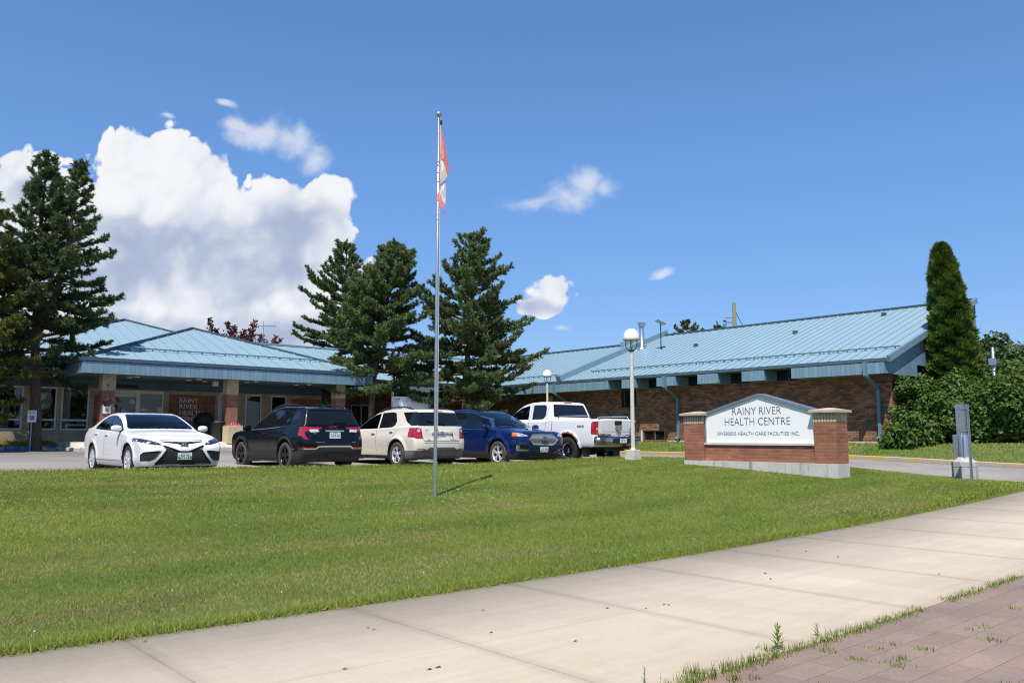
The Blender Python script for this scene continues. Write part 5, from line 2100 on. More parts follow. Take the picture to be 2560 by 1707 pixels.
    mb.tube([(-1.75, .05, ay), (-2.0, .05, ay + .38)], .007, 5)
    mb.build('antenna', M['trim_black'], root, local=True)
    mb = MB()
    patch(mb, car, [(-.39, .99), (-.35, .985), (-.37, .80), (-.385, .80)], 'yz', .006, -1)
    mb.build('rust_streak', M['rust'], root, local=True)
    return root


# ------------------------------------------------------------------ blue crossover
def blue_suv():
    P = dict(cat='car', box=(-2.41, 2.42, .975, 1.75), xc=-.3, kf=.11, kr=.09, crown=.035, cy=.56, nf=.07, cf=.62, nr=.05, cr=.6,
             step=.025, tumble=.38, bottom=.22, wr=.37, wheels=[(1.42, .425), (-1.43, .425)], flare=.03, edge=.07,
             top=[(2.42, .86), (2.34, .98), (2.15, 1.04), (1.7, 1.10), (1.2, 1.145), (1.02, 1.17), (.5, 1.43), (.1, 1.60), (-.25, 1.69), (-.7, 1.735), (-1.3, 1.715), (-1.8, 1.65), (-2.02, 1.60), (-2.1, 1.50), (-2.41, 1.0)],
             front=[(.18, 2.22), (.3, 2.33), (.45, 2.39), (.6, 2.415), (.8, 2.42), (.93, 2.39), (1.02, 2.28)],
             rear=[(.3, -2.25), (.5, -2.38), (.8, -2.40), (1.0, -2.35), (1.3, -2.2), (1.5, -2.08)],
             belt=[(2.2, .99), (1, 1.06), (0, 1.08), (-1, 1.12), (-1.6, 1.16), (-2.2, 1.18)],
             plan=[(2.42, .90), (2.0, .94), (1.4, .965), (0, .96), (-1.4, .965), (-2.0, .93), (-2.41, .89)],
             side=SIDE_PROFILE, paint=M['paint_blue'])
    regs = [
        ('window', *R2('xz', [(.98, 1.105), (.50, 1.37), (.10, 1.525), (-.20, 1.59), (-.24, 1.115)], SIDE), M['car_glass_clear'], dict(split='y')),
        ('window', *R2('xz', [(-.35, 1.12), (-.31, 1.60), (-.85, 1.615), (-1.4, 1.56), (-1.72, 1.42), (-1.62, 1.24), (-1.15, 1.14)], SIDE), M['car_glass'], dict(split='y')),
        ('window_trim', *R2('xz', [(1.06, 1.09), (.50, 1.395), (.10, 1.545), (-.26, 1.615), (-.85, 1.633), (-1.42, 1.578), (-1.78, 1.43), (-1.64, 1.22), (-1.15, 1.122), (-.2, 1.098)], SIDE), M['trim_black'], dict(split='y')),
        ('windshield', *R2('yz', [(-.1, 1.185), (.76, 1.17), (.80, 1.20), (.62, 1.60), (-.1, 1.625)], lambda c, n: (n[:, 0] > .12) & (c[:, 0] > -.1)), M['car_glass_clear'], {}),
        ('rear_window', *R2('yz', [(-.1, 1.2), (.70, 1.2), (.60, 1.52), (-.1, 1.54)], REAR), M['car_glass'], {}),
        ('sunroof', *R2('xy', [(-1.3, -.1), (-.1, -.1), (-.1, .46), (-1.3, .46)], lambda c, n: n[:, 2] > .7), M['car_glass'], {}),
        ('turn_signal', *R2('yz', [(.86, .875), (1.0, .87), (1.0, 1.0), (.885, .985)], lambda c, n: (c[:, 0] > 2.02) & (n[:, 0] > .03)), M['amber'], dict(split='y')),
        ('headlight', *R2('yz', [(.57, .885), (.60, .875), (.88, .86), (.90, .985), (.74, .955)], lambda c, n: (c[:, 0] > 1.95) & (n[:, 0] > .05)), M['headlamp_bright'], dict(split='y')),
        ('grille', *R2('yz', [(-.1, .945), (.38, .935), (.555, .785), (.44, .655), (.38, .635), (-.1, .625)], FRONT), M['grille_mesh'], dict(inset=.012)),
        ('grille_frame', *R2('yz', [(-.1, .965), (.40, .952), (.59, .785), (.46, .635), (.39, .612), (-.1, .602)], FRONT), M['chrome'], {}),
        ('fog_light', *R2('yz', [(.62, .61), (.83, .62), (.86, .585), (.855, .50), (.60, .475), (.56, .52)], FRONT), M['trim_black'], dict(split='y', inset=.02)),
        ('chrome_trim', *R2('yz', [(.56, .475), (.60, .452), (.92, .455), (.925, .58), (.885, .64), (.862, .60), (.86, .495), (.62, .478)], FRONT), M['chrome'], dict(split='y')),
        ('air_intake', *R2('yz', [(-.1, .43), (.30, .43), (.45, .34), (.52, .29), (-.1, .27)], FRONT), M['grille_bars'], dict(inset=.02)),
        ('bumper', *R2('yz', [(-.1, .45), (.33, .45), (.52, .335), (.80, .345), (1.1, .38), (1.1, .1), (-.1, .1)], lambda c, n: c[:, 0] > 1.85), M['cladding'], {}),
        ('cladding', lambda p: p[:, 2] - .42, lambda c, n: c[:, 0] < 1.9, M['cladding'], {}),
        ('cladding', ring_region(P, .04), lambda c, n: (np.abs(c[:, 1]) > .5) & (c[:, 2] < .5), M['cladding'], {}),
        ('taillight', *R2('yz', [(-.1, 1.0), (.95, 1.0), (.95, 1.08), (-.1, 1.08)], REAR), M['lamp_red'], {}),
        ('door', *R2('xz', [(1.0, .48), (1.06, .8), (1.05, 1.09), (-.25, 1.10), (-.32, .48)], SIDE), M['paint_blue'], dict(split='y')),
        ('door', *R2('xz', [(-.32, .48), (-.25, 1.10), (-1.30, 1.16), (-1.35, 1.0), (-1.12, .80), (-.96, .48)], SIDE), M['paint_blue'], dict(split='y')),
    ]
    b0 = 17.75
    loc = (16.68, b0 + 2.415, float(z_park(16.85, b0 + 1)))
    root, car, parts = make_car('suv', 'blue SUV facing the lawn with a chrome mesh grille and amber headlight corners', P, regs, loc, R(-90))
    for sg in (1, -1):
        for xw in (1.42, -1.43):
            wheel(root, xw, sg * .84, .37, .245, M['alloy'], 5, M['tyre_dusty'], .24, 'twin')
        mirror(root, car, .92, 1.15, sg, M['paint_blue'], .25, .155, .17)
        handle(root, car, -.12, .99, sg, M['paint_blue'])
        handle(root, car, -1.08, 1.02, sg, M['paint_blue'])
    mb = MB()
    for sg in (1, -1):
        ribbon(mb, car, [(1.0, .5), (1.07, .8), (1.06, 1.08)], 'xz', .010, .002, sg)
        ribbon(mb, car, [(-.32, .5), (-.27, 1.10)], 'xz', .010, .002, sg)
        ribbon(mb, car, [(-.96, .5), (-1.12, .8), (-1.35, 1.0)], 'xz', .010, .002, sg)
    ribbon(mb, car, [(-.60, .985), (-.3, .975), (.3, .975), (.60, .985)], 'yz', .008, .002, 1)
    mb.build('panel_seam', M['trim_black'], root, local=True)
    mb = MB()
    for sg in (1, -1):
        ribbon(mb, car, [(1.09, 1.085), (.52, 1.405), (.11, 1.555), (-.26, 1.625), (-.85, 1.643), (-1.44, 1.588), (-1.80, 1.43)], 'xz', .014, .006, sg)
        ribbon(mb, car, [(1.08, 1.085), (-.2, 1.098), (-1.15, 1.122)], 'xz', .012, .006, sg)
    mb.build('window_moulding', M['chrome'], root, local=True)
    ex = float(car.hit([[3.6, 0, .80]], (-1, 0, 0))[0, 0]) + .012
    mb = MB()
    mb.lathe([(0, .012), (.09, .012), (.1, 0), (.1, -.01)], (0, 0, 0), 28, 'x')
    mb.xform(Matrix.Translation((ex, 0, .80)) @ Matrix.Diagonal((1, 1.25, .55, 1)))
    bo = mb.build('badge', M['access_blue'], root, local=True)
    mb = MB(); mb.smooth = True
    mb.tube([(ex + .012, .125 * math.cos(t), .80 + .055 * math.sin(t)) for t in np.linspace(0, 2 * math.pi, 29)], .007, 6, caps=False)
    mb.smooth = False
    put_text(mb, 'Ford', Vector((ex + .016, 0, .78)), (0, 1, 0), (0, 0, 1), .045, .13, .004, align='CENTER')
    mb.build('badge_rim', M['chrome'], bo, local=True)
    cabin(root, 1.05, .05, .80, 1.47)
    plate(root, car, -.0, .49, 1, 'JAL 698', 'green')
    mb = MB()
    for (y0, y1) in ((-.60, .02), (0.0, .62)):
        a, b = car.hit([[3, y0, 1.20], [3, y1, 1.225]], (-1, 0, 0)) + np.array([.012, 0, .006])
        mb.bar(a, b, .02, .015)
    mb.build('wiper', M['trim_black'], root, local=True)
    return root


# ------------------------------------------------------------------ white pickup
def pickup():
    bed = lambda X, Y, Z: np.maximum(np.maximum(np.abs(Y) - .80, .92 - Z), np.maximum(X + 1.08, -2.86 - X))
    P = dict(cat='pickup truck', box=(-2.93, 2.93, 1.01, 2.03), xc=-.2, kf=.07, kr=.04, crown=.03, cy=.62, nf=.06, cf=.5, nr=.012, cr=.35,
             step=.02, tumble=.27, bottom=.50, wr=.42, wheels=[(1.92, .50), (-1.72, .50)], flare=.035, edge=.05, tops=.04,
             top=[(2.93, 1.0), (2.85, 1.14), (2.6, 1.24), (1.6, 1.32), (1.42, 1.36), (.85, 1.74), (.55, 1.90), (.2, 1.975), (-.3, 1.995), (-.70, 1.985), (-.80, 1.95), (-.98, 1.44), (-1.0, 1.40), (-2.93, 1.40)],
             front=[(.5, 2.8), (.7, 2.9), (1.0, 2.93), (1.2, 2.88)],
             rear=[(.5, -2.84), (.7, -2.9), (1.42, -2.93)],
             belt=[(2.9, 1.1), (1.4, 1.31), (-.9, 1.33), (-1.05, 1.42), (-2.9, 1.42)],
             plan=[(2.93, .96), (2.0, 1.0), (-2.6, 1.0), (-2.93, .985)],
             side=[(.5, -.05), (.62, -.01), (.8, 0), (1.0, .0), (1.2, -.012), (1.42, -.03)], paint=M['paint_truck_white'], cuts=(bed,))
    regs = [
        ('window', *R2('xz', [(1.28, 1.40), (.85, 1.66), (.55, 1.80), (.18, 1.87), (.15, 1.40)], SIDE), M['car_glass_clear'], dict(split='y')),
        ('window', *R2('xz', [(-.03, 1.40), (-.0, 1.87), (-.08, 1.88), (-.56, 1.87), (-.64, 1.80), (-.66, 1.52), (-.58, 1.42), (-.5, 1.40)], SIDE), M['car_glass'], dict(split='y')),
        ('windshield', *R2('yz', [(-.1, 1.42), (.82, 1.40), (.68, 1.86), (-.1, 1.90)], lambda c, n: (n[:, 0] > .12) & (c[:, 0] > .1)), M['car_glass_clear'], {}),
        ('rear_window', *R2('yz', [(-.1, 1.47), (.76, 1.47), (.80, 1.50), (.70, 1.86), (.66, 1.885), (-.1, 1.89)], lambda c, n: (n[:, 0] < -.3) & (c[:, 0] > -1.2)), M['car_glass'], {}),
        ('brake_light', *R2('yz', [(-.05, 1.925), (.18, 1.925), (.18, 1.965), (-.05, 1.965)], lambda c, n: (n[:, 0] < -.1) & (c[:, 0] > -1.2) & (c[:, 0] < -.6)), M['lamp_red'], {}),
        ('reverse_light', *R2('yz', [(.85, 1.04), (1.1, 1.04), (1.1, 1.11), (.85, 1.11)], lambda c, n: (c[:, 0] < -2.88) & (n[:, 0] < -.2)), M['lens_white'], dict(split='y')),
        ('taillight', *R2('xz', [(-3.1, .90), (-3.1, 1.30), (-2.80, 1.30), (-2.74, 1.24), (-2.74, .93), (-2.78, .90)], lambda c, n: np.abs(c[:, 1]) > .83), M['lamp_red'], dict(split='y')),
        ('bed_liner', lambda p: np.maximum(np.maximum(np.abs(p[:, 1]) - .82, .80 - p[:, 2]), np.maximum(p[:, 0] + 1.05, -2.89 - p[:, 0])), lambda c, n: True | (n[:, 2] > 0), M['trim_black'], {}),
        ('bed_cap', lambda p: 1.385 - p[:, 2], lambda c, n: (c[:, 0] < -1.06) & (n[:, 2] > .5), M['trim_black'], {}),
        ('rust_patch', lambda p: np.abs(p[:, 2] - .875 - .012 * np.sin(p[:, 1] * 23) - .01 * np.sin(p[:, 1] * 57)) - (.022 + .018 * np.sin(p[:, 1] * 3.1 - 1.4)), lambda c, n: (c[:, 0] < -2.85) & (np.abs(c[:, 1]) < .84), M['rust'], {}),
        ('rust_patch', lambda p: np.abs(np.sqrt((p[:, 0] + 1.72) ** 2 + (p[:, 2] - .43) ** 2) - .535 - .012 * np.sin(p[:, 0] * 31)) - .033, lambda c, n: (np.abs(c[:, 1]) > .8) & (c[:, 2] > .66), M['rust'], {}),
        ('tailgate', *R2('yz', [(-1, .84), (.83, .84), (.83, 1.40), (-1, 1.40)], lambda c, n: (c[:, 0] < -2.85) & (n[:, 0] < -.5)), M['paint_truck_white'], {}),
        ('door', *R2('xz', [(1.30, .62), (1.36, 1.0), (1.32, 1.33), (.08, 1.335), (.06, .62)], SIDE), M['paint_truck_white'], dict(split='y')),
        ('headlight', *R2('yz', [(.6, .95), (1.1, .95), (1.1, 1.2), (.6, 1.2)], FRONT), M['headlamp'], dict(split='y')),
        ('grille', *R2('yz', [(-.1, .75), (.58, .75), (.58, 1.18), (-.1, 1.2)], FRONT), M['grille_bars'], {}),
    ]
    b0 = 17.35
    loc = (19.42, b0 + 2.93, float(z_park(19.55, b0 + 1.2)) - .02)
    root, car, parts = make_car('pickup_truck', 'white pickup truck with rusty wheel arch and tailgate edge, parked beside the blue SUV', P, regs, loc, R(90))
    for sg in (1, -1):
        for xw in (1.92, -1.72):
            wheel(root, xw, sg * .86, .42, .29, M['chrome'], 6, M['tyre'], .225, 'twin')
        mirror(root, car, 1.0, 1.48, sg, M['trim_black'], .22, .24, .17)
        handle(root, car, .25, 1.17, sg, M['trim_black'])
        mb = MB(); mb.smooth = True
        y = .90 * sg
        mb.tube([(-1.22, y, 1.40), (-1.28, y, 1.475), (-1.36, y, 1.49), (-2.45, y, 1.49), (-2.55, y, 1.475), (-2.62, y, 1.40)], .024, 10)
        mb.build('bed_rail', M['chrome'], root, local=True)
        mb = MB()
        mb.box((-2.26, .70 * sg - .15, .22), (-2.24, .70 * sg + .17, .62))
        mb.build('mud_flap', M['cladding_grey'], root, local=True)
    mb = MB()
    for sg in (1, -1):
        ribbon(mb, car, [(.10, .62), (.10, 1.36), (.05, 1.9)], 'xz', .012, .002, sg)
        ribbon(mb, car, [(-.70, .62), (-.72, 1.36)], 'xz', .012, .002, sg)
        ribbon(mb, car, [(-1.02, .6), (-1.02, 1.39)], 'xz', .025, .002, sg)
        ribbon(mb, car, [(-.66, 1.38), (-.78, 1.93)], 'xz', .010, .002, sg)
    ribbon(mb, car, [(-.83, 1.38), (-.83, .86)], 'yz', .016, .002, -1)
    ribbon(mb, car, [(.83, .86), (.83, 1.38)], 'yz', .016, .002, -1)
    ribbon(mb, car, [(-.70, 1.0), (.70, 1.0)], 'yz', .012, .002, -1)
    mb.build('panel_seam', M['steel_grey'], root, local=True)
    # chrome rear bumper with a black step
    mb = MB(); mb.smooth = True
    mb.prism([(-2.88, -1.0), (-3.0, -.99), (-3.08, -.86), (-3.12, -.5), (-3.12, .5), (-3.08, .86), (-3.0, .99), (-2.88, 1.0)], 'xy', .60, .82)
    bp = mb.build('bumper', M['bumper_chrome'], root, local=True)
    mb = MB()
    mb.prism([(-2.88, -.96), (-3.0, -.95), (-3.07, -.84), (-3.10, -.5), (-3.10, .5), (-3.07, .84), (-3.0, .95), (-2.88, .96)], 'xy', .823, .842)
    mb.box((-3.128, -.42, .64), (-3.11, .42, .79))
    mb.build('bumper_step', M['trim_black'], bp, local=True)
    cabin(root, 1.35, .45, 1.05, 1.74, .70, 1, -.35)
    plate(root, car, -.04, .715, -1, '783 1LC', 'blue', .30, .13, x=-3.14)
    mb = MB()
    mb.box((-2.975, -.17, 1.20), (-2.90, .11, 1.33), .02)
    mb.build('tailgate_handle', M['trim_black'], root, local=True)
    mb = MB()
    mb.prism([(-.14, 1.06), (-.10, 1.12), (-.05, 1.12), (-.05, 1.15), (.03, 1.15), (.03, 1.12), (.10, 1.12), (.06, 1.06), (.01, 1.06), (.01, 1.03), (-.07, 1.03), (-.07, 1.06)], 'yz', -2.965, -2.90)
    mb.build('badge', M['gold'], root, local=True)
    mb = MB()
    put_text(mb, 'SILVERADO', Vector((-2.925, .80, .905)), (0, -1, 0), (0, 0, 1), .04, .50, .012)
    yy = float(car.hit([[-2.3, 1.4, 1.15]], (0, -1, 0))[0, 1])
    mb.build('lettering', M['steel_grey'], root, local=True)
    mb = MB()
    for sg in (1, -1):
        put_text(mb, '4X4', Vector((-2.15 if sg > 0 else -2.45, sg * (yy + .008), 1.13)), (-sg, 0, 0), (0, 0, 1), .075, .30, .01)
    mb.build('lettering', M['steel_grey'], root, local=True)
    mb = MB()
    mb.box((-3.05, -.50, .45), (-2.7, -.30, .56), .02); mb.box((-3.2, -.42, .42), (-3.0, -.36, .5), .01)
    mb.build('tow_hitch', M['rust'], root, local=True)
    mb = MB()
    mb.box((-2.8, -.45, .40), (2.4, .45, .58)); mb.lathe([(.08, -.85), (.08, .85)], (-1.72, 0, .42), 10, 'y'); mb.lathe([(.16, -.2), (.16, .2)], (-1.72, 0, .42), 10, 'y')
    mb.build('chassis', M['black_plastic'], root, local=True)
    return root


t = Mat('grille_mesh', (0.02, 0.02, 0.02), 0.3)
sp = t.n('SeparateXYZ'); t.l(t.coord(), sp.inputs[0])
br = t.n('TexBrick')
for k, q in (('Scale', 1.0), ('Brick Width', .07), ('Row Height', .034), ('Mortar Size', .0045), ('Mortar Smooth', .1)):
    br.inputs[k].default_value = q
cb = t.n('CombineXYZ'); t.l(sp.outputs[1], cb.inputs[0]); t.l(sp.outputs[2], cb.inputs[1])
t.l(t.mapped(cb.outputs[0], rot=(0, 0, 0)), br.inputs['Vector'])
br.inputs['Color1'].default_value = br.inputs['Color2'].default_value = (.01, .01, .012, 1)
br.inputs['Mortar'].default_value = (.45, .46, .48, 1)
t.color(br.outputs['Color'])
M['grille_mesh'] = t.m
t = Mat('bumper_chrome', (0.45, 0.47, 0.48), 0.22, 0.9)
nz = t.noise(t.coord(), 3.0, 4, 0.6)
t.color(t.ramp(nz, [(0.35, (0.16, 0.18, 0.18)), (0.65, (0.58, 0.60, 0.61))]))
M['bumper_chrome'] = t.m

sedan(); black_suv(); cream_suv(); blue_suv(); pickup()

# ================================================================== fixtures
# ---- brick monument sign (faces the street corner)
SX = 18.45
sg_ = lambda px, py: on_x(px, py, SX)
r_c, l_c = sg_(2092, 1100).y, sg_(1711, 1100).y            # right and left ends of the front
z_con, z_brick = sg_(2092, 1159).z, sg_(2092, 1054.3).z    # top of the concrete foot, top of red brick
z_cap0, z_cap1 = sg_(2092, 1030).z, sg_(2092, 1021).z
z_ledge = sg_(1900, 1110.5).z
p_r, p_l = sg_(2035, 1080).y, sg_(1758, 1080).y
peak = sg_(1890, 983)
z_sh = sg_(2035, 1024).z
DP = 0.52
mon = thing('monument_sign', 'low red brick sign wall with a white peaked panel and stone caps on the lawn', 'sign', (SX + DP / 2, (r_c + l_c) / 2, z_con - .3))
mb = MB()
mb.box((SX + .06, r_c, z_con), (SX + DP - .06, l_c, z_ledge - .02))
mb.build('wall', M['brick_sign'], mon)
for (y0, y1) in ((r_c - .0, p_r), (p_l, l_c)):
    mb = MB()
    mb.box((SX, y0 - .001, z_con + .002), (SX + DP, y1 + .001, z_brick))
    pi_ = mb.build('pillar', M['brick_sign'], mon)
    mb = MB()
    mb.box((SX - .006, y0 - .008, z_brick), (SX + DP + .006, y1 + .008, z_cap0))
    mb.build('soldier_course', M['brick_tan_soldier'], pi_)
    mb = MB()
    o = .085
    x0, x1, a0, a1 = SX - o, SX + DP + o, y0 - o, y1 + o
    cx, cy = (x0 + x1) / 2, (a0 + a1) / 2
    zt, zr_ = z_cap0 + .055, z_cap0 + .115
    mb.add([(x0, a0, z_cap0), (x1, a0, z_cap0), (x1, a1, z_cap0), (x0, a1, z_cap0), (x0, a0, zt), (x1, a0, zt), (x1, a1, zt), (x0, a1, zt),
            (cx - .06, cy - .06, zr_), (cx + .06, cy - .06, zr_), (cx + .06, cy + .06, zr_), (cx - .06, cy + .06, zr_)],
           [(0, 3, 2, 1), (0, 1, 5, 4), (1, 2, 6, 5), (2, 3, 7, 6), (3, 0, 4, 7), (4, 5, 9, 8), (5, 6, 10, 9), (6, 7, 11, 10), (7, 4, 8, 11), (8, 9, 10, 11)])
    mb.build('cap_stone', M['cap_stone'] if 'cap_stone' in M else M['concrete'], pi_)
mb = MB()
mb.box((SX - .012, r_c - .015, z_con - .75), (SX + DP + .012, l_c + .015, z_con - .002))
mb.build('foundation', M['concrete_stained'] if 'concrete_stained' in M else M['concrete'], mon)
mb = MB()
z0 = z_ledge + .035
pts = [(p_r + .01, z0), (p_r + .01, z_sh - .06), (peak.y - .03, peak.z - .07), (peak.y + .03, peak.z - .07), (p_l - .01, z_sh - .06), (p_l - .01, z0)]
mb.prism(pts, 'yz', SX + .10, SX + DP - .10)
pan = mb.build('sign_panel', M['sign_white'], mon)
mb = MB()
fx0, fx1 = SX + .055, SX + DP - .055
def slopebar(ya, za, yb, zb, t=.065):
    mb.add([(fx0, ya, za), (fx1, ya, za), (fx0, yb, zb), (fx1, yb, zb), (fx0, ya, za - t), (fx1, ya, za - t), (fx0, yb, zb - t), (fx1, yb, zb - t)],
           [(0, 1, 3, 2), (4, 6, 7, 5), (0, 2, 6, 4), (1, 5, 7, 3), (0, 4, 5, 1), (2, 3, 7, 6)])
slopebar(p_r - .0, z_sh, peak.y, peak.z)
slopebar(peak.y, peak.z, p_l + .0, z_sh)
mb.box((fx0, p_l - .035, z0), (fx1, p_l, z_sh - .066)); mb.box((fx0, p_r, z0), (fx1, p_r + .03, z_sh - .066))
mb.build('sign_frame', M['steel_grey'], pan)
mb = MB()
mb.box((SX + .02, p_r + .002, z_ledge - .02), (SX + DP - .02, p_l - .002, z_ledge + .035))
mb.build('ledge', M['lamp_paint'], mon)
ux, uz = (0, -1, 0), (0, 0, 1)
for tx, x0, x1, yb, yt in (('RAINY RIVER', 1831, 1953, 1035.5, 1017.5), ('HEALTH CENTRE', 1812.5, 1975.5, 1062, 1043.5), ('RIVERSIDE HEALTH CARE FACILITIES INC.', 1795, 1999, 1087.5, 1079)):
    a, b = on_x(x0, yb, SX + .1), on_x(x1, yb, SX + .1)
    hh = on_x((x0 + x1) / 2, yt, SX + .1).z - on_x((x0 + x1) / 2, yb, SX + .1).z
    mb = MB()
    put_text(mb, tx, (SX + .098, a.y, (a.z + b.z) / 2), ux, uz, hh, a.y - b.y, .008, thin=.022)
    mb.build('sign_lettering', M['letter_grey'], pan)

# ---- globe lamps
def lamp_proto():
    t = thing('lamp_post', 'tall beige lamp post with white globe on the lawn corner beside the pickup', 'street lamp', (0, 0, 0), 0, 'globe lamp posts')
    mb = MB()
    mb.box((-.175, -.175, -.5), (.175, .175, .035)); mb.box((-.15, -.15, .037), (.15, .15, .21), .015)
    mb.build('base', M['lamp_paint'], t, local=True)
    mb = MB()
    mb.tube([(0, 0, .20), (0, 0, .27)], [.085, .062], 12); mb.tube([(0, 0, .26), (0, 0, 3.13)], [.062, .056], 14)
    mb.build('pole', M['lamp_paint'], t, local=True)
    mb = MB(); mb.smooth = True
    for k in range(4):
        a = k * math.pi / 2 + .6
        c, s = math.cos(a), math.sin(a)
        mb.tube([(c * .06, s * .06, 3.15), (c * .13, s * .13, 3.19), (c * .165, s * .165, 3.27), (c * .168, s * .168, 3.46)], .012, 6)
    mb.lathe([(.075, 3.12), (.085, 3.15), (.07, 3.17), (0, 3.17)], (0, 0, 0), 16)
    mb.build('bracket', M['black_plastic'], t, local=True)
    mb = MB(); mb.smooth = True
    mb.lathe([(.0, 3.445), (.23, 3.445), (.245, 3.46), (.245, 3.545), (.235, 3.55)], (0, 0, 0), 32)
    mb.build('collar', M['lamp_paint'], t, local=True)
    mb = MB(); mb.smooth = True
    mb.lathe([(.238 * math.cos(q), 3.55 + .265 * math.sin(q)) for q in np.linspace(0, math.pi / 2, 12)], (0, 0, 0), 32)
    mb.build('globe', M['lamp_globe'], t, local=True)
    return t


L1 = lamp_proto()
lp = at(1583, 1140, 24.6)
L1.location = (lp.x, lp.y, lp.z - .02)
L2 = copy_tree(L1)
L2['label'] = 'distant beige lamp post with white globe rising behind the white pickup'
lp = at(1368, 925, 43.5)
L2.location = (lp.x, lp.y, lp.z - 3.80)

# ---- flagpole and flag
fp = at(1087, 1238, 15.8)
top = at(1099.5, 290, 15.8)
FH = top.z - fp.z
pole = thing('flagpole', 'tall slim silver flagpole standing on the open lawn', 'flagpole', fp)
mb = MB(); mb.smooth = True
mb.tube([fp - Vector((0, 0, .4)), fp + Vector((0, 0, .02)), fp + Vector((0, 0, FH * .55)), fp + Vector((0, 0, FH - .02))], [.034, .034, .031, .0235], 16)
mb.build('pole', M['galvanised'], pole)
mb = MB(); mb.smooth = True
mb.lathe([(.056 * math.sin(q), FH + .035 - .056 * math.cos(q)) for q in np.linspace(0, math.pi, 12)], fp, 20)
mb.build('finial', M['finial'] if 'finial' in M else M['steel_grey'], pole)
rd = Vector((math.cos(YAW), -math.sin(YAW), 0))
fw_ = Vector((math.sin(YAW), math.cos(YAW), 0))
mb = MB()
q = fp + Vector((0, 0, FH - .14)) + rd * .045
mb.box(q - Vector((.02, .02, .04)), q + Vector((.02, .02, .04)), .006)
mb.build('pulley', M['black_plastic'], pole)
mb = MB()
for hz in (1.15,):
    q = fp + Vector((0, 0, hz)) + rd * .04
    mb.tube([q + Vector((0, 0, -.09)), q + rd * .025, q + Vector((0, 0, .09))], .009, 6)
mb.build('cleat', M['steel_grey'], pole)
mb = MB()
zc = fp.z + FH
mb.tube([fp + rd * .036 + Vector((0, 0, FH - .16)), fp + rd * .038 + Vector((0, 0, FH * .6)), fp + rd * .042 + Vector((0, 0, 1.2))], .0045, 5)
mb.tube([fp + rd * .034 + fw_ * .02 + Vector((0, 0, FH - .16)), fp + rd * .03 + fw_ * .03 + Vector((0, 0, 1.1))], .0045, 5)
mb.build('halyard', M['letter_white'], pole)
mb = MB()
for d_ in (.96, 1.03, 1.18, 1.36, 2.02, 2.13):
    mb.lathe([(.0285, FH - d_), (.031, FH - d_ + .012), (.0285, FH - d_ + .024)], fp, 14)
mb.build('clip', M['steel_grey'], pole)

# limp flag: sheets of folded cloth hanging from the halyard, each corner with its own depth
plain('flag_red', (0.68, 0.23, 0.21), 0.85, var=0.14, scale=7)
plain('flag_white', (0.74, 0.69, 0.64), 0.85, var=0.10, scale=7)


def flag():
    mb = MB()
    k = 15.8 / FPX / 5.227

    def P(x, y, d):
        # x, y in centi-units right of and below the finial
        return fp + rd * ((x - 305) * k) + Vector((0, 0, FH - (y - 100) * k)) + fw_ * d
    def sheet_(slot, pts, n=6):
        mb.slot = slot
        pts = [P(*q) for q in pts]
        c = sum(pts, Vector()) / len(pts) + fw_ * -.015
        th = fw_ * .006
        m = len(pts)
        for i in range(m):
            a, b = pts[i], pts[(i + 1) % m]
            mb.tri(a, b, c)
            mb.tri(b + th, a + th, c + th)
            mb.quad(a, a + th, b + th, b)
    sheet_(0, [(340, 285, .0), (362, 330, .02), (405, 560, .07), (450, 870, .10), (432, 915, .08), (400, 800, .03), (372, 715, .0), (340, 690, .0), (331, 540, .0), (335, 360, .0)])
    sheet_(1, [(340, 688, .02), (372, 715, .02), (402, 810, .05), (432, 915, .10), (388, 985, .06), (350, 1035, .03), (322, 1072, .0), (326, 900, -.02), (330, 780, -.02)])
    sheet_(1, [(322, 550, .03), (341, 690, .03), (334, 790, .02), (325, 1060, .0), (306, 1060, .05), (312, 800, .05)])
    sheet_(0, [(318, 780, -.03), (333, 782, -.03), (324, 1070, -.02), (308, 1070, -.01)])
    sheet_(1, [(324, 1068, .03), (388, 985, .09), (398, 985, .10), (405, 1150, .11), (406, 1262, .11), (372, 1190, .07), (345, 1155, .04)])
    sheet_(1, [(312, 1068, .02), (326, 1070, .0), (347, 1158, .01), (406, 1265, .06), (402, 1328, .05), (372, 1318, .02), (342, 1190, .0), (318, 1165, .01)])
    sheet_(0, [(298, 1072, -.02), (312, 1070, -.02), (320, 1165, -.03), (341, 1186, -.02), (358, 1285, -.02), (400, 1325, .0), (378, 1350, -.01), (405, 1412, .0), (370, 1385, -.02), (352, 1372, -.03), (335, 1378, -.03), (312, 1310, -.03), (290, 1275, -.03)])
    mb.slot = 0
    mb.bar(P(376, 1408, .0), P(392, 1470, .02), .012); mb.bar(P(392, 1470, .02), P(405, 1530, .03), .008)
    return mb.build('flag', [M['flag_red'], M['flag_white']], None, fix=False)


fl = flag()
tag(fl, 'faded red and white tattered flag hanging limp from the top of the flagpole', 'flag')

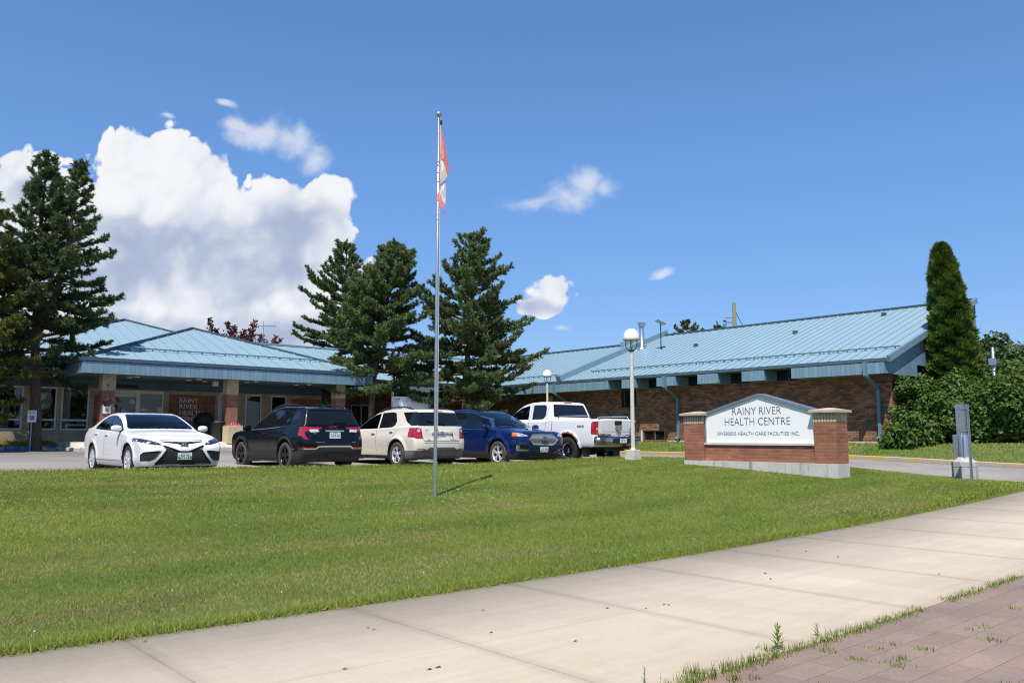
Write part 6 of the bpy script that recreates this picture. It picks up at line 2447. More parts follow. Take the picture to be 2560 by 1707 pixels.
# ---- street sign seen from behind, and the steel column on a concrete drum
sp_ = at(2430, 1196, 20.2)
st = thing('road_sign', 'grey back of a narrow road sign on a thin steel post at lawn edge', 'road sign', sp_)
hgt = at(2430, 1010, 20.2).z - sp_.z
mb = MB()
mb.prism([(-.035, 0), (-.02, .03), (.02, .03), (.035, 0), (.018, 0), (.012, .018), (-.012, .018), (-.018, 0)], 'xy', -.4, hgt)
mb.xform(Matrix.Translation(sp_) @ Matrix.Rotation(-YAW + R(8), 4, 'Z'))
mb.build('post', M['steel_grey'], st)
mb = MB()
mb.box((-.305, .034, hgt - .74), (.045, .040, hgt + .005))
mb.box((-.22, .020, hgt - .12), (.01, .0335, hgt - .08)); mb.box((-.22, .020, hgt - .66), (.01, .0335, hgt - .62))
mb.xform(Matrix.Translation(sp_) @ Matrix.Rotation(-YAW + R(8), 4, 'Z'))
mb.build('sign_plate', M['steel_grey'], st)
cp = at(2413, 1186, 21.3)
cl = thing('utility_pedestal', 'grey steel column with side plates standing in a round concrete drum', 'pedestal', cp)
ch = at(2413, 1083, 21.3).z - cp.z
mb = MB()
n_ = 10
mb.lathe([(.30, -.4), (.30, .18), (.285, .19), (.30, .20), (.30, .325), (.27, .34), (.13, .44), (0, .44)], cp, n_)
mb.build('drum', M['concrete_grey'] if 'concrete_grey' in M else M['concrete'], cl)
mb = MB(); mb.smooth = True
mb.lathe([(.105, .40), (.105, ch - .03), (.08, ch), (.0, ch + .01)], cp, 20)
mb.build('column', M['galvanised'], cl)
for s_ in (-1, 1):
    mb = MB()
    mb.box((s_ * .15 - .07, .07, .44), (s_ * .15 + .07, .09, ch - .03))
    mb.xform(Matrix.Translation(cp) @ Matrix.Rotation(-YAW, 4, 'Z'))
    mb.build('side_plate', M['steel_grey'], cl)
mb = MB()
mb.box((-.085, -.17, -.2), (-.055, -.14, ch))
mb.xform(Matrix.Translation(cp) @ Matrix.Rotation(-YAW, 4, 'Z'))
mb.build('bracket', M['galvanised'], cl)

# ---- project board on wooden posts
b0_, b1_ = at(978, 1000, 40.6), at(1076, 1000, 41.8)
bd = thing('project_board', 'white project board with small crests on two wooden posts behind the cream SUV', 'sign board', ((b0_ + b1_) / 2 - Vector((0, 0, 1.6))))
ux_ = (b1_ - b0_); ux_.z = 0
W_ = ux_.length; ux_.normalize()
nx_ = Vector((ux_.y, -ux_.x, 0))
zt_, zb_ = at(1027, 992, 41.2).z, at(1027, 992, 41.2).z - 1.25
for k, px in ((.03, 0), (.95, 1)):
    mb = MB()
    c_ = b0_ + ux_ * (W_ * k)
    mb.bar((c_.x, c_.y, 1.0), (c_.x, c_.y, zt_ + .22), .10, .10, ux_)
    mb.build('post', M['wood_post'], bd)
mb = MB()
def bq(u0, u1, z0, z1, d): 
    a, b = b0_ + ux_ * (W_ * u0) + nx_ * d, b0_ + ux_ * (W_ * u1) + nx_ * d
    mb.quad((a.x, a.y, z0), (b.x, b.y, z0), (b.x, b.y, z1), (a.x, a.y, z1))
mb.bar(Vector((b0_.x, b0_.y, (zt_ + zb_) / 2)) + nx_ * .07, Vector((b1_.x, b1_.y, (zt_ + zb_) / 2)) + nx_ * .07, .02, zt_ - zb_)
pb = mb.build('panel', M['white_paint'], bd)
mb = MB()
h_ = zt_ - zb_
bq(0.01, .99, zt_ - .235, zt_ - .215, .085); bq(.01, .03, zb_, zt_ - .215, .085); bq(.97, .99, zb_, zt_ - .215, .085)
mb.build('print', M['sky_blue_print'], pb)
mb = MB()
o_ = b0_ + ux_ * (W_ * .04) + nx_ * .085
put_text(mb, 'Canada', (o_.x, o_.y, zt_ - .16), ux_, (0, 0, 1), .085, .28, .004)
o_ = b0_ + ux_ * (W_ * .77) + nx_ * .085
put_text(mb, 'Ontario', (o_.x, o_.y, zt_ - .165), ux_, (0, 0, 1), .06, .24, .004)
# spread-winged bird crest and round trillium mark
def crest(u, pts, s):
    c = b0_ + ux_ * (W_ * u) + nx_ * .087 + Vector((0, 0, zt_ - .12 - b0_.z))
    mb.poly([c + ux_ * (x * s) + Vector((0, 0, y * s)) for x, y in pts])
crest(.625, [(-1.2, .1), (-.5, .5), (-.1, .75), (0, .9), (.1, .75), (.5, .5), (1.2, .1), (.6, .15), (.3, .0), (.35, -.6), (0, -.8), (-.35, -.6), (-.3, 0), (-.6, .15)], .095)
crest(.94, [(math.cos(a) * .5, math.sin(a) * .5) for a in np.linspace(0, 6.0, 14)], .095)
crest(.19, [(-.35, -.4), (.35, -.4), (.35, .4), (-.35, .4)], .08)
mb.build('lettering', M['ink'], pb)
mb = MB()
crest(.375, [(-.4, -.4), (-.1, -.1), (-.4, .4), (0, .1), (.4, .45), (.2, 0), (.4, -.4), (0, -.2)], .06)
mb.build('print', M['red_print'], pb)

# ---- accessible parking sign by the trunk of the big pine
ap_ = at(79, 1055, 32.3)
pk = thing('parking_sign', 'small white permit parking sign with a blue wheelchair symbol in front of the pine trunk', 'sign', (ap_.x, ap_.y, 1.2))
mb = MB()
mb.box((ap_.x - .02, ap_.y + .01, .9), (ap_.x + .02, ap_.y + .05, ap_.z + .45))
mb.build('post', M['steel_grey'], pk)
mb = MB()
mb.box((ap_.x - .155, ap_.y - .005, ap_.z), (ap_.x + .155, ap_.y + .005, ap_.z + .46))
pp_ = mb.build('sign_plate', M['white_paint'], pk)
mb = MB()
mb.box((ap_.x - .08, ap_.y - .0075, ap_.z + .08), (ap_.x + .08, ap_.y - .0055, ap_.z + .25))
mb.build('symbol_field', M['access_blue'], pp_)
mb = MB()
yy = ap_.y - .011
mb.lathe([(0, 0), (.014, 0)], (0, 0, 0), 10, 'y'); mb.xform(Matrix.Translation((ap_.x - .012, yy, ap_.z + .228)))
mb.tube([(ap_.x - .012, yy, ap_.z + .21), (ap_.x - .01, yy, ap_.z + .165), (ap_.x + .028, yy, ap_.z + .163), (ap_.x + .042, yy, ap_.z + .115)], .008, 5)
mb.tube([(ap_.x - .005 + .042 * math.cos(a), yy, ap_.z + .145 + .042 * math.sin(a)) for a in np.linspace(2.2, 5.9, 12)], .006, 5)
mb.build('symbol', M['white_paint'], pp_)
mb = MB()
put_text(mb, 'RESERVED', (ap_.x, yy, ap_.z + .385), (1, 0, 0), (0, 0, 1), .035, .24, .003, align='CENTER')
put_text(mb, 'PARKING', (ap_.x, yy, ap_.z + .315), (1, 0, 0), (0, 0, 1), .035, .20, .003, align='CENTER')
mb.build('lettering', M['ink'], pp_)

# ---- hanging basket and snowflake notice on the left column
cx_ = COLS[0]
hb = thing('hanging_basket', 'dark plastic flower pot hanging by wires from the left entrance column', 'hanging basket', (cx_ + .05, 35.4, 2.6))
q = on_y(268, 1006, 35.42)
mb = MB(); mb.smooth = True
mb.lathe([(0, -.15), (.115, -.15), (.16, .08), (.175, .10), (.15, .10), (.0, .06)], (q.x, q.y, q.z), 18)
mb.build('pot', M['pot_plum'] if 'pot_plum' in M else M['black_plastic'], hb)
mb = MB()
for k in range(3):
    a = k * 2.09 + .4
    mb.tube([(q.x + .16 * math.cos(a), q.y + .16 * math.sin(a), q.z + .09), (q.x, q.y, q.z + .55)], .008, 5)
mb.tube([(q.x, q.y, q.z + .55), (q.x, q.y, q.z + .62), (q.x + .06, q.y + .02, q.z + .68), (q.x + .04, q.y + .12, q.z + .72), (q.x, q.y + .24, q.z + .70)], .014, 6)
mb.build('hanger', M['black_plastic'], hb)
q = on_y(267, 1023, 35.63)
nt_ = thing('notice_plate', 'white notice plate with a snowflake-like mark fixed to the left entrance column', 'notice', (q.x, 35.64, q.z))
mb = MB()
mb.box((q.x - .15, 35.61, q.z - .17), (q.x + .15, 35.635, q.z + .17))
n0 = mb.build('plate', M['white_paint'], nt_)
mb = MB()
for k in range(5):
    a = math.pi / 2 + k * 2 * math.pi / 5
    mb.bar((q.x, 35.606, q.z - .03), (q.x + .085 * math.cos(a), 35.606, q.z - .03 + .085 * math.sin(a)), .035, .004, (0, 1, 0))
mb.build('mark', M['steel_grey'], n0)

# ---- planters in front of the columns, and the bins
def planter(cx, label, grp):
    t_ = thing('planter', label, 'planter', (cx, 35.3, 1.3), 0, grp)
    mb = MB()
    mb.box((cx - .42, 34.98, 1.26), (cx + .30, 35.6, 2.02), .02)
    mb.build('box', M['planter_tan'] if 'planter_tan' in M else M['brick_tan'], t_)
    rng = np.random.default_rng(int(cx * 10))
    v, f = [], []
    for i in range(260):
        c = np.array([cx - .06 + rng.normal(0, .15), 35.3 + rng.normal(0, .13), 2.03 + abs(rng.normal(0, .05))])
        a, b = rng.normal(0, .03, 3), rng.normal(0, .03, 3)
        k = len(v)
        v += [c, c + a, c + b]
        f.append((k, k + 1, k + 2))
    return t_, v, f


for cx, lab in ((COLS[1], 'tan square planter with a little pink bloom at the foot of the middle entrance column'),):
    t_, v, f = planter(cx, lab, None)
    np_mesh('flowers', v, f, M['flower_pink'] if 'flower_pink' in M else M['red_print'], t_)


def bin_(px, Y, label, r, h, dome):
    p = at(px, 1104, Y)
    z0 = 1.345
    t_ = thing('trash_bin', label, 'bin', (p.x, p.y, z0), 0, 'black bins by the entrance')
    mb = MB(); mb.smooth = True
    mb.lathe([(0, 0), (r * .86, 0), (r * .88, .03), (r, h), (r * 1.04, h + .01), (r * 1.04, h + .05)], (p.x, p.y, z0), 24)
    mb.build('barrel', M['black_plastic'], t_)
    mb = MB(); mb.smooth = True
    if dome:
        mb.lathe([(r * 1.05, h + .05), (r * 1.0, h + .2), (r * .8, h + .36), (r * .45, h + .45), (0, h + .48)], (p.x, p.y, z0), 24)
    else:
        mb.lathe([(r * 1.06, h + .05), (r * 1.0, h + .10), (0, h + .13)], (p.x, p.y, z0), 24)
    mb.build('lid', M['black_plastic'], t_)


bin_(508, 37.8, 'black round bin with a domed lid under the wall lettering', .42, .85, True)
bin_(545, 36.6, 'flat-lidded black bin standing between the domed bin and the tan planter', .40, .80, False)

# ---- utility pole with wire behind the wing, pole with a box beyond the shrubs
p = at(1837, 830, 58)
up_ = thing('utility_pole', 'weathered wooden utility pole rising behind the wing roof', 'utility pole', (p.x, p.y, 1.0))
zt = at(1837, 757, 58).z
mb = MB(); mb.smooth = True
mb.tube([(p.x, p.y, .5), (p.x, p.y, zt)], [.17, .135], 12)
mb.build('pole', M['pole_wood'], up_)
mb = MB()
q = at(1812, 806, 58)
mb.tube([(p.x, p.y, q.z), (q.x, q.y, q.z)], .04, 6); mb.tube([(p.x, p.y, q.z + .35), (q.x, q.y, q.z + .32)], .03, 6)
mb.lathe([(0, -.5), (.10, -.48), (.12, -.1), (.06, .0), (.14, .15), (.05, .3), (0, .32)], (q.x, q.y, q.z), 10)
mb.build('crossarm', M['steel_grey'], up_)
mb = MB()
e = at(1915, 838, 63)
a_ = Vector((p.x, p.y, zt - .4))
mb.tube([a_.lerp(e, k) - Vector((0, 0, 1.1 * math.sin(k * math.pi))) for k in np.linspace(0, 1, 14)], .022, 5)
mb.build('wire', M['black_plastic'], up_)
p = at(2486, 940, 62)
up2 = thing('utility_pole', 'thin pale service pole with a grey box beyond the shrubs at right', 'utility pole', (p.x, p.y, 1.0))
mb = MB(); mb.smooth = True
mb.tube([(p.x, p.y, .5), (p.x, p.y, at(2486, 868, 62).z)], .11, 10)
mb.build('pole', M['galvanised'], up2)
mb = MB()
q = at(2481, 905, 62)
mb.box((q.x - .25, q.y - .2, q.z - .25), (q.x + .25, q.y + .2, q.z + .28), .03)
mb.build('meter_box', M['galvanised'], up2)

# ================================================================== vegetation
def foliage_mat(name, dark, light, dry=None, dry_at=0.93, trans=0.25, rough=0.6):
    t = Mat(name, dark, rough)
    a = t.n('Attribute'); a.attribute_name = 'tone'
    st = [(0.0, dark), (0.75, light)]
    if dry:
        st += [(dry_at, light), (min(1, dry_at + .03), dry)]
        if name == 'blades':
            st += [(.975, dry), (.99, (0.20, 0.125, 0.06))]
    col = t.ramp(a.outputs['Fac'], st)
    t.color(col)
    tr = t.n('BsdfTranslucent')
    t.l(t.mix(1.0, col, (1.2, 1.35, 0.6), 'MULTIPLY'), tr.inputs['Color'])
    mx = t.n('MixShader')
    mx.inputs[0].default_value = trans
    out = [n for n in t.nt.nodes if n.type == 'OUTPUT_MATERIAL'][0]
    t.l(t.b.outputs[0], mx.inputs[1]); t.l(tr.outputs[0], mx.inputs[2])
    t.l(mx.outputs[0], out.inputs['Surface'])
    t.b.inputs['Specular IOR Level'].default_value = 0.3
    M[name] = t.m


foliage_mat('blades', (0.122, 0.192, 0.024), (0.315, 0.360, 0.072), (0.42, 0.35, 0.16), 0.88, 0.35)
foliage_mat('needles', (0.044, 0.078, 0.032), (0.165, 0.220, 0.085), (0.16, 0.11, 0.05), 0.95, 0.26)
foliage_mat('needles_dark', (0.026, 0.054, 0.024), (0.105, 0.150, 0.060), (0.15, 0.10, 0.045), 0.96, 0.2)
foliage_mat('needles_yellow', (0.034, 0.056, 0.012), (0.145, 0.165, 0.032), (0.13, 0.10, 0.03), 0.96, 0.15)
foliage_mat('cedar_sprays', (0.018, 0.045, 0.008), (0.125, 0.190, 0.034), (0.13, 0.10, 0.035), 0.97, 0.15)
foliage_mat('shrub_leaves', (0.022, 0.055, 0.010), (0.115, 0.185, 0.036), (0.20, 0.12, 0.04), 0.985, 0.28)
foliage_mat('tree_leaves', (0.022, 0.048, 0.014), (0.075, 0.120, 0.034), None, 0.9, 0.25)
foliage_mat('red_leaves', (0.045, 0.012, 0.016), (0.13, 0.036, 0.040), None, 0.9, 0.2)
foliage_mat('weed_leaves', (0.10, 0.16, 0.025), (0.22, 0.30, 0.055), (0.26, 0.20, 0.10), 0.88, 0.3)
t = Mat('bark', (0.12, 0.08, 0.055), 0.95)
n_ = t.noise(t.mapped(t.coord(), (6, 6, 1.5)), 2.5, 6, 0.65)
t.color(t.ramp(n_, [(0.3, (0.055, 0.040, 0.032)), (0.7, (0.17, 0.115, 0.08))]))
t.bump(n_, 0.8, 0.03)
M['bark'] = t.m
t = Mat('bark_orange', (0.2, 0.1, 0.05), 0.95)
n_ = t.noise(t.mapped(t.coord(), (5, 5, 1.2)), 2.5, 6, 0.65)
t.color(t.ramp(n_, [(0.3, (0.075, 0.042, 0.028)), (0.7, (0.24, 0.115, 0.055))]))
t.bump(n_, 0.8, 0.03)
M['bark_orange'] = t.m


def unit(v): return v / np.maximum(np.linalg.norm(v, axis=-1, keepdims=True), 1e-9)


def tris_at(P, D, L, W, rng, spread, per):
    """Needle-like triangles round each shoot: P (n,3) points, D directions, L length, W width."""
    n = len(P)
    P, D = np.repeat(P, per, 0), np.repeat(D, per, 0)
    L = np.repeat(L, per) if np.ndim(L) else np.full(n * per, L)
    r = unit(rng.normal(size=(n * per, 3)))
    d = unit(D + r * spread)
    s = unit(np.cross(d, rng.normal(size=(n * per, 3)))) * (W / 2)
    ln = (L * rng.uniform(.7, 1.15, n * per))[:, None]
    v = np.stack([P - s, P + s, P + d * ln], 1)
    return v


class Tree:
    def __init__(s, seed):
        s.rng = np.random.default_rng(seed)
        s.lines = []            # (points, r0, r1)
        s.T, s.tone = [], []

    def limb(s, p, d, L, r, up, n=7, droop=0.0):
        """A limb that sags and then turns up at its tip."""
        pts = [np.array(p, float)]
        d = unit(np.array(d, float))
        for i in range(n):
            k = (i + 1) / n
            d = unit(d + np.array([0, 0, (-droop * (1 - k) + up * k * k)]) / n * 2.2 + s.rng.normal(0, .05, 3))
            pts.append(pts[-1] + d * L / n)
        s.lines.append((pts, r, r * .25))
        return np.array(pts)

    def wood(s, name, mat, parent, sides=6):
        mb = MB(); mb.smooth = True
        for pts, r0, r1 in s.lines:
            k = len(pts)
            mb.tube(pts, [r0 + (r1 - r0) * i / (k - 1) for i in range(k)], sides if r0 < .07 else 12, caps=False)
        return mb.build(name, mat, parent, fix=False)

    def crown(s, name, mat, parent):
        v = np.concatenate(s.T).reshape(-1, 3)
        return np_mesh(name, v, np.arange(len(v)).reshape(-1, 3), mat, parent, {'tone': np.concatenate(s.tone)})

    def shoots(s, P, D, length, need, width, spread, per, base):
        """Bottle-brush shoots: needles along each short axis."""
        P, D = np.array(P), unit(np.array(D))
        k = 4
        t = np.linspace(0.05, 1, k)
        Q = (P[:, None] + D[:, None] * (t[None, :, None] * length)).reshape(-1, 3)
        DD = np.repeat(D, k, 0)
        v = tris_at(Q, DD, need, width, s.rng, spread, per)
        s.T.append(v)
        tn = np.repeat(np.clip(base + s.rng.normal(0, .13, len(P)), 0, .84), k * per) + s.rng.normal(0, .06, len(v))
        dry = s.rng.uniform(size=len(v)) < .012
        s.tone.append(np.where(dry, 1.0, np.clip(tn, 0, .86)))


def pine(name, label, base, stems, crown0, radius, seed, mat='needles', bark='bark', group=None, whorl=.52, per=8, trunk_r=.2, asym=None, dens=1.0, low=None):
    """stems: list of lists of trunk points (x, y, z offsets from base); radius(h in 0..1) -> limb length."""
    T = Tree(seed)
    rng = T.rng
    root = thing(name, label, 'pine tree', base, 0, group)
    base = np.array(base)
    trunks = Tree(seed)
    P, D, tone = [], [], []
    for si, (st, r0, c0, rs) in enumerate(stems):
        st = np.array(st, float) + base
        cum = np.concatenate([[0], np.cumsum(np.linalg.norm(np.diff(st, axis=0), axis=1))])
        H = cum[-1]
        at_h = lambda h: np.array([np.interp(h, cum, st[:, k]) for k in range(3)])
        trunks.lines.append(([at_h(h) for h in np.linspace(0, H, 12)], r0, .02))
        h = c0
        ang = rng.uniform(0, 6.28)
        while h < H - .15:
            f = (h - c0) / (H - c0)
            nb = 5 if f < .85 else 4
            for j in range(nb):
                ang += 2 * math.pi / nb + rng.normal(0, .25)
                az = np.array([math.cos(ang), math.sin(ang), 0])
                L = rs(f) * rng.uniform(.62, 1.18)
                if asym is not None:
                    L *= asym(az, f)
                if L < .12:
                    continue
                elev = -.05 + .75 * f ** 1.6 + rng.normal(0, .10)
                d = az * math.cos(elev) + np.array([0, 0, math.sin(elev)])
                pts = T.limb(at_h(h + rng.normal(0, .06)), d, L, .012 + .018 * L, .55 + .25 * f, 7, .22 * (1 - f))
                dirs = np.gradient(pts, axis=0)
                # branchlets
                m = max(3, int(L / .115 * dens))
                for q in range(m):
                    k = .24 + .76 * (q + rng.uniform(0, 1)) / m
                    x = k * 7
                    i0 = min(int(x), 6)
                    p = pts[i0] + (pts[i0 + 1] - pts[i0]) * (x - i0)
                    dd = unit(dirs[i0])
                    side = unit(np.cross(dd, [0, 0, 1.0])) * (1 if q % 2 else -1)
                    bl = (.16 + .42 * L * .32) * (1.15 - k * .75) * rng.uniform(.7, 1.3)
                    bd = unit(dd * .75 + side * rng.uniform(.4, .95) + np.array([0, 0, rng.normal(.12, .16)]))
                    ns = max(2, int(bl / .11))
                    for z in range(ns):
                        pp = p + bd * bl * (z + .4) / ns
                        P.append(pp)
                        D.append(unit(bd * .8 + np.array([0, 0, .40]) + rng.normal(0, .45, 3)))
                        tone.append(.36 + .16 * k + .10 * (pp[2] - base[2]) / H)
                for z in range(3):
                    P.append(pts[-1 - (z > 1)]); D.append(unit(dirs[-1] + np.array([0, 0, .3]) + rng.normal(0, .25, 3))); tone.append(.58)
            h += whorl * rng.uniform(.75, 1.2) * (1 - .35 * f)
        for z in range(5):
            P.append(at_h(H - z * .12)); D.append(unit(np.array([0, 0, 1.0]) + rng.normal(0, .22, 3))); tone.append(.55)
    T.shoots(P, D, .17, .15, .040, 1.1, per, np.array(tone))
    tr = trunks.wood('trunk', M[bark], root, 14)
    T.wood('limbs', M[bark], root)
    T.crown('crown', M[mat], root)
    return root


def prof(*pts):
    x, y = zip(*pts)
    return lambda f: float(np.interp(f, x, y))


wd = lambda r, u, f=0.0: (rd * r + fw_ * f + Vector((0, 0, u)))[:]          # offsets seen from the street: right, up, away
# big two-stemmed pine at left
g0 = at(90, 1103, 32.8)
k_ = 32.8 / FPX
topL, topR = at(118, 398, 32.8) - g0, at(200, 415, 32.8) - g0
fork = at(88, 850, 32.8) - g0
pine('pine_tree', 'big dark two-stemmed pine at left in front of the entrance wing windows', g0, [
    ([(0, 0, -.4), (fork * .5)[:], fork[:], (fork.lerp(topL, .5) + rd * -.1)[:], topL[:]], .24, 3.1, prof((0, 2.2), (.12, 2.6), (.3, 2.7), (.5, 2.0), (.62, 1.35), (.8, .95), (1, .3))),
    ([fork[:], (fork.lerp(topR, .35) + rd * .42)[:], (fork.lerp(topR, .7) + rd * .22)[:], topR[:]], .15, .5, prof((0, 1.9), (.3, 2.3), (.5, 1.5), (.7, .85), (.88, .55), (1, .2)))],
    0, None, 11, mat='needles_dark', group='pines around the health centre', per=8)
# yellower conifer cut by the left edge of the picture
g1 = at(-75, 1110, 30.0)
t1 = at(-40, 470, 30.0) - g1
pine('pine_tree', 'yellowish green conifer cut off by the left edge of the picture', g1, [
    ([(0, 0, -.4), (t1 * .5)[:], t1[:]], .2, 1.3, prof((0, 1.5), (.2, 1.9), (.5, 1.8), (.8, 1.0), (1, .3)))], 0, None, 12, mat='needles_yellow', group='pines around the health centre')
# trio at the corner of the canopy
g2 = Vector((28.4, 52.0, 1.0))
t2 = at(862, 604, 58.2) - g2
t2.x, t2.y = t2.x, t2.y
g2 = Vector((g2.x + t2.x + rd.x * .2, g2.y + t2.y, 1.0)); t2 = Vector((0, 0, t2.z))
pine('pine_tree', 'pine with an open layered top standing behind the entrance roof', g2, [
    ([(0, 0, 0), (t2 * .5)[:], t2[:]], .26, 4.0, prof((0, 3.4), (.15, 3.7), (.35, 3.7), (.45, 2.8), (.6, 2.9), (.75, 1.7), (.9, 1.1), (1, .3)))], 0, None, 23, group='pines around the health centre', whorl=.62, per=10, dens=1.15,
    asym=lambda az, f: 1.0 + .15 * float(az @ np.array(rd)) * -1)
g3 = at(926, 1096, 41.2)
t3 = at(985, 612, 41.2) - g3
pine('pine_tree', 'bushy pine with its dark trunk at the right corner of the entrance canopy', g3, [
    ([(0, 0, -.4), (rd * .05 + Vector((0, 0, 2.6)))[:], (rd * .4 + Vector((0, 0, 5.0)))[:], (t3 * .8 + rd * .05)[:], t3[:]], .19, 2.75, prof((0, 2.6), (.08, 3.3), (.25, 3.6), (.38, 2.8), (.55, 2.0), (.75, 1.6), (.9, .85), (1, .25))),
    ([(rd * .35 + Vector((0, 0, 4.8)))[:], (rd * .75 + Vector((0, 0, 7.0)))[:], (at(1012, 622, 41.2) - g3)[:]], .10, .6, prof((0, 1.5), (.4, 1.5), (.8, .8), (1, .2))),
    ([(rd * .1 + Vector((0, 0, 3.2)))[:], (rd * -.75 + Vector((0, 0, 5.2)))[:], (at(925, 665, 41.2) - g3)[:]], .09, .8, prof((0, 1.4), (.4, 1.2), (.8, .7), (1, .2)))],
    0, None, 34, group='pines around the health centre', per=9, dens=1.15)
g4 = at(1165, 1080, 42.8)
g4.z = 1.2
t4 = at(1190, 588, 42.8) - g4
pine('pine_tree', 'broad full pine between the flagpole and the brick wing', g4, [
    ([(0, 0, -.4), (rd * -.1 + Vector((0, 0, 3)))[:], (t4 * .6)[:], t4[:]], .22, 1.5, prof((0, 2.3), (.1, 3.2), (.25, 3.7), (.45, 3.5), (.65, 2.6), (.8, 1.7), (.93, .9), (1, .3))),
    ([(Vector((0, 0, 1.8)))[:], (rd * .5 + fw_ * -.4 + Vector((0, 0, 3.4)))[:], (rd * 1.3 + Vector((0, 0, 7.5)))[:]], .10, .7, prof((0, 1.8), (.5, 1.8), (1, .4)))],
    0, None, 45, bark='bark_orange', group='pines around the health centre', per=8)
# small conifers behind the wing
for (px, py, Y, r, sd) in ((1717, 803, 75, 2.6, 51), (1793, 808, 78, 1.5, 52)):
    p = at(px, py, Y)
    pine('conifer', 'larger light green conifer tip showing over the wing ridge' if sd == 51 else 'small conifer tip showing over the wing ridge beside the utility pole',
         Vector((p.x, p.y, .9)), [([(0, 0, 0), (0, 0, p.z - .9)], .22, 3.0, prof((0, r * 1.3), (.6, r), (.85, r * .45), (1, .15)))], 0, None, sd, mat='needles_yellow', group='conifers behind the wing', whorl=.8, per=8)


# ---- leafy shapes
def leaf_cloud(T, centre, radii, n, size, lumps, base=.42, seed=0, hollow=.55, up=.25, flat=False):
    """Leaves spread through a lumpy ellipsoid, thickest near its surface and facing mostly outwards."""
    rng = T.rng
    d = unit(rng.normal(size=(n, 3)))
    k = 1 + .0 * d[:, 0]
    lum = np.zeros(n)
    for (w, a, ph) in lumps:
        lum += a * np.sin(d @ np.array(w) + ph)
    rr = (1 + lum) * (hollow + (1 - hollow) * rng.uniform(0, 1, n) ** .45)
    P = np.array(centre) + d * np.array(radii) * rr[:, None]
    nrm = unit(d * np.array([1, 1, .8]) + np.array([0, 0, up]) + rng.normal(0, .55, (n, 3)))
    a = unit(np.cross(nrm, rng.normal(size=(n, 3))))
    b = np.cross(nrm, a)
    sz = size * rng.uniform(.6, 1.25, n)[:, None]
    v = np.stack([P - a * sz * .45, P + b * sz * .1 - nrm * sz * .06, P + a * sz * .55], 1), np.stack([P + a * sz * .55, P - b * sz * .38, P - a * sz * .45], 1)
    v1 = np.stack([P - a * sz * .55, P + a * sz * .05 + b * sz * .32, P + a * sz * .6], 1)
    v2 = np.stack([P - a * sz * .55, P + a * sz * .6, P + a * sz * .05 - b * sz * .32], 1)
    T.T.append(np.concatenate([v1, v2]))
    tn = np.clip(base + lum * .5 + rng.normal(0, .15, n), 0, .86)
    tn = np.where(rng.uniform(size=n) < .006, 1.0, tn)
    T.tone.append(np.concatenate([tn, tn]))


def rl(rng, k, amp):
    return [(rng.normal(0, 1, 3) * f, amp / (1 + .25 * i), rng.uniform(0, 6.28)) for i, f in enumerate(np.linspace(2.2, 7.5, k))]


def clumpy(name, label, cat, base, blobs, n, size, mat, seed, group=None, stem=None, bark='bark', amp=.10, hollow=.6, base_tone=.42):
    T = Tree(seed)
    root = thing(name, label, cat, base, 0, group)
    tot = sum(b[1][0] * b[1][1] + b[1][0] * b[1][2] for b in blobs)
    for c, r in blobs:
        m = int(n * (r[0] * r[1] + r[0] * r[2]) / tot)
        leaf_cloud(T, np.array(base) + np.array(c), r, m, size, rl(T.rng, 4, amp), base_tone, hollow=hollow)
    W = Tree(seed + 1)
    for st in stem or []:
        W.lines.append(([np.array(base) + np.array(q) for q in st[0]], st[1], st[1] * .3))
    if stem:
        W.wood('trunk' if cat == 'tree' else 'stem', M[bark], root)
    T.crown('crown', M[mat], root)
    return root


# columnar cedar by the gable
cb = at(2412, 1090, 34.0)
cb.z = 1.2
ct = at(2378, 608, 34.0).z - 1.2
T = Tree(61)
root = thing('cedar_tree', 'tall dense columnar cedar standing against the right end of the brick wing', 'cedar tree', cb)
rng = T.rng
n = 9500
h = rng.uniform(0.08, 1, n) ** 1.0
rad = np.interp(h, [0, .15, .4, .7, .88, .97, 1], [.95, 1.05, .86, .62, .42, .22, .05])
th = rng.uniform(0, 2 * math.pi, n)
lump = .13 * np.sin(th * 5 + h * 33) * np.sin(h * 47 + th * 2) + .10 * np.sin(th * 3 - h * 51 + 1) + .09 * np.sin(th * 9 + h * 77) * np.sin(h * 90 - th * 4)
rr = rad * (1 + lump) * rng.uniform(.72, 1.0, n) ** .5
lean = -(h ** 1.0) * .52
P = np.stack([cb.x + rd.x * lean + np.cos(th) * rr, cb.y + rd.y * lean + np.sin(th) * rr, 1.2 + h * ct * .985], 1)
D = np.stack([np.cos(th) * .65, np.sin(th) * .65, np.full(n, .75)], 1)
v = tris_at(P, unit(D), .24, .075, rng, .55, 9)
T.T.append(v)
T.tone.append(np.repeat(np.clip(.40 + lump * 2.4 + rng.normal(0, .10, n), 0, .86), 9) + rng.normal(0, .04, n * 9))
T.lines.append(([np.array((cb.x, cb.y, 1.0)), np.array((cb.x + rd.x * -.25, cb.y + rd.y * -.25, 1.2 + ct * .5)), np.array((cb.x + rd.x * -.5, cb.y + rd.y * -.5, 1.2 + ct * .97))], .16, .02))
T.wood('trunk', M['bark'], root, 10)
T.crown('crown', M['cedar_sprays'], root)

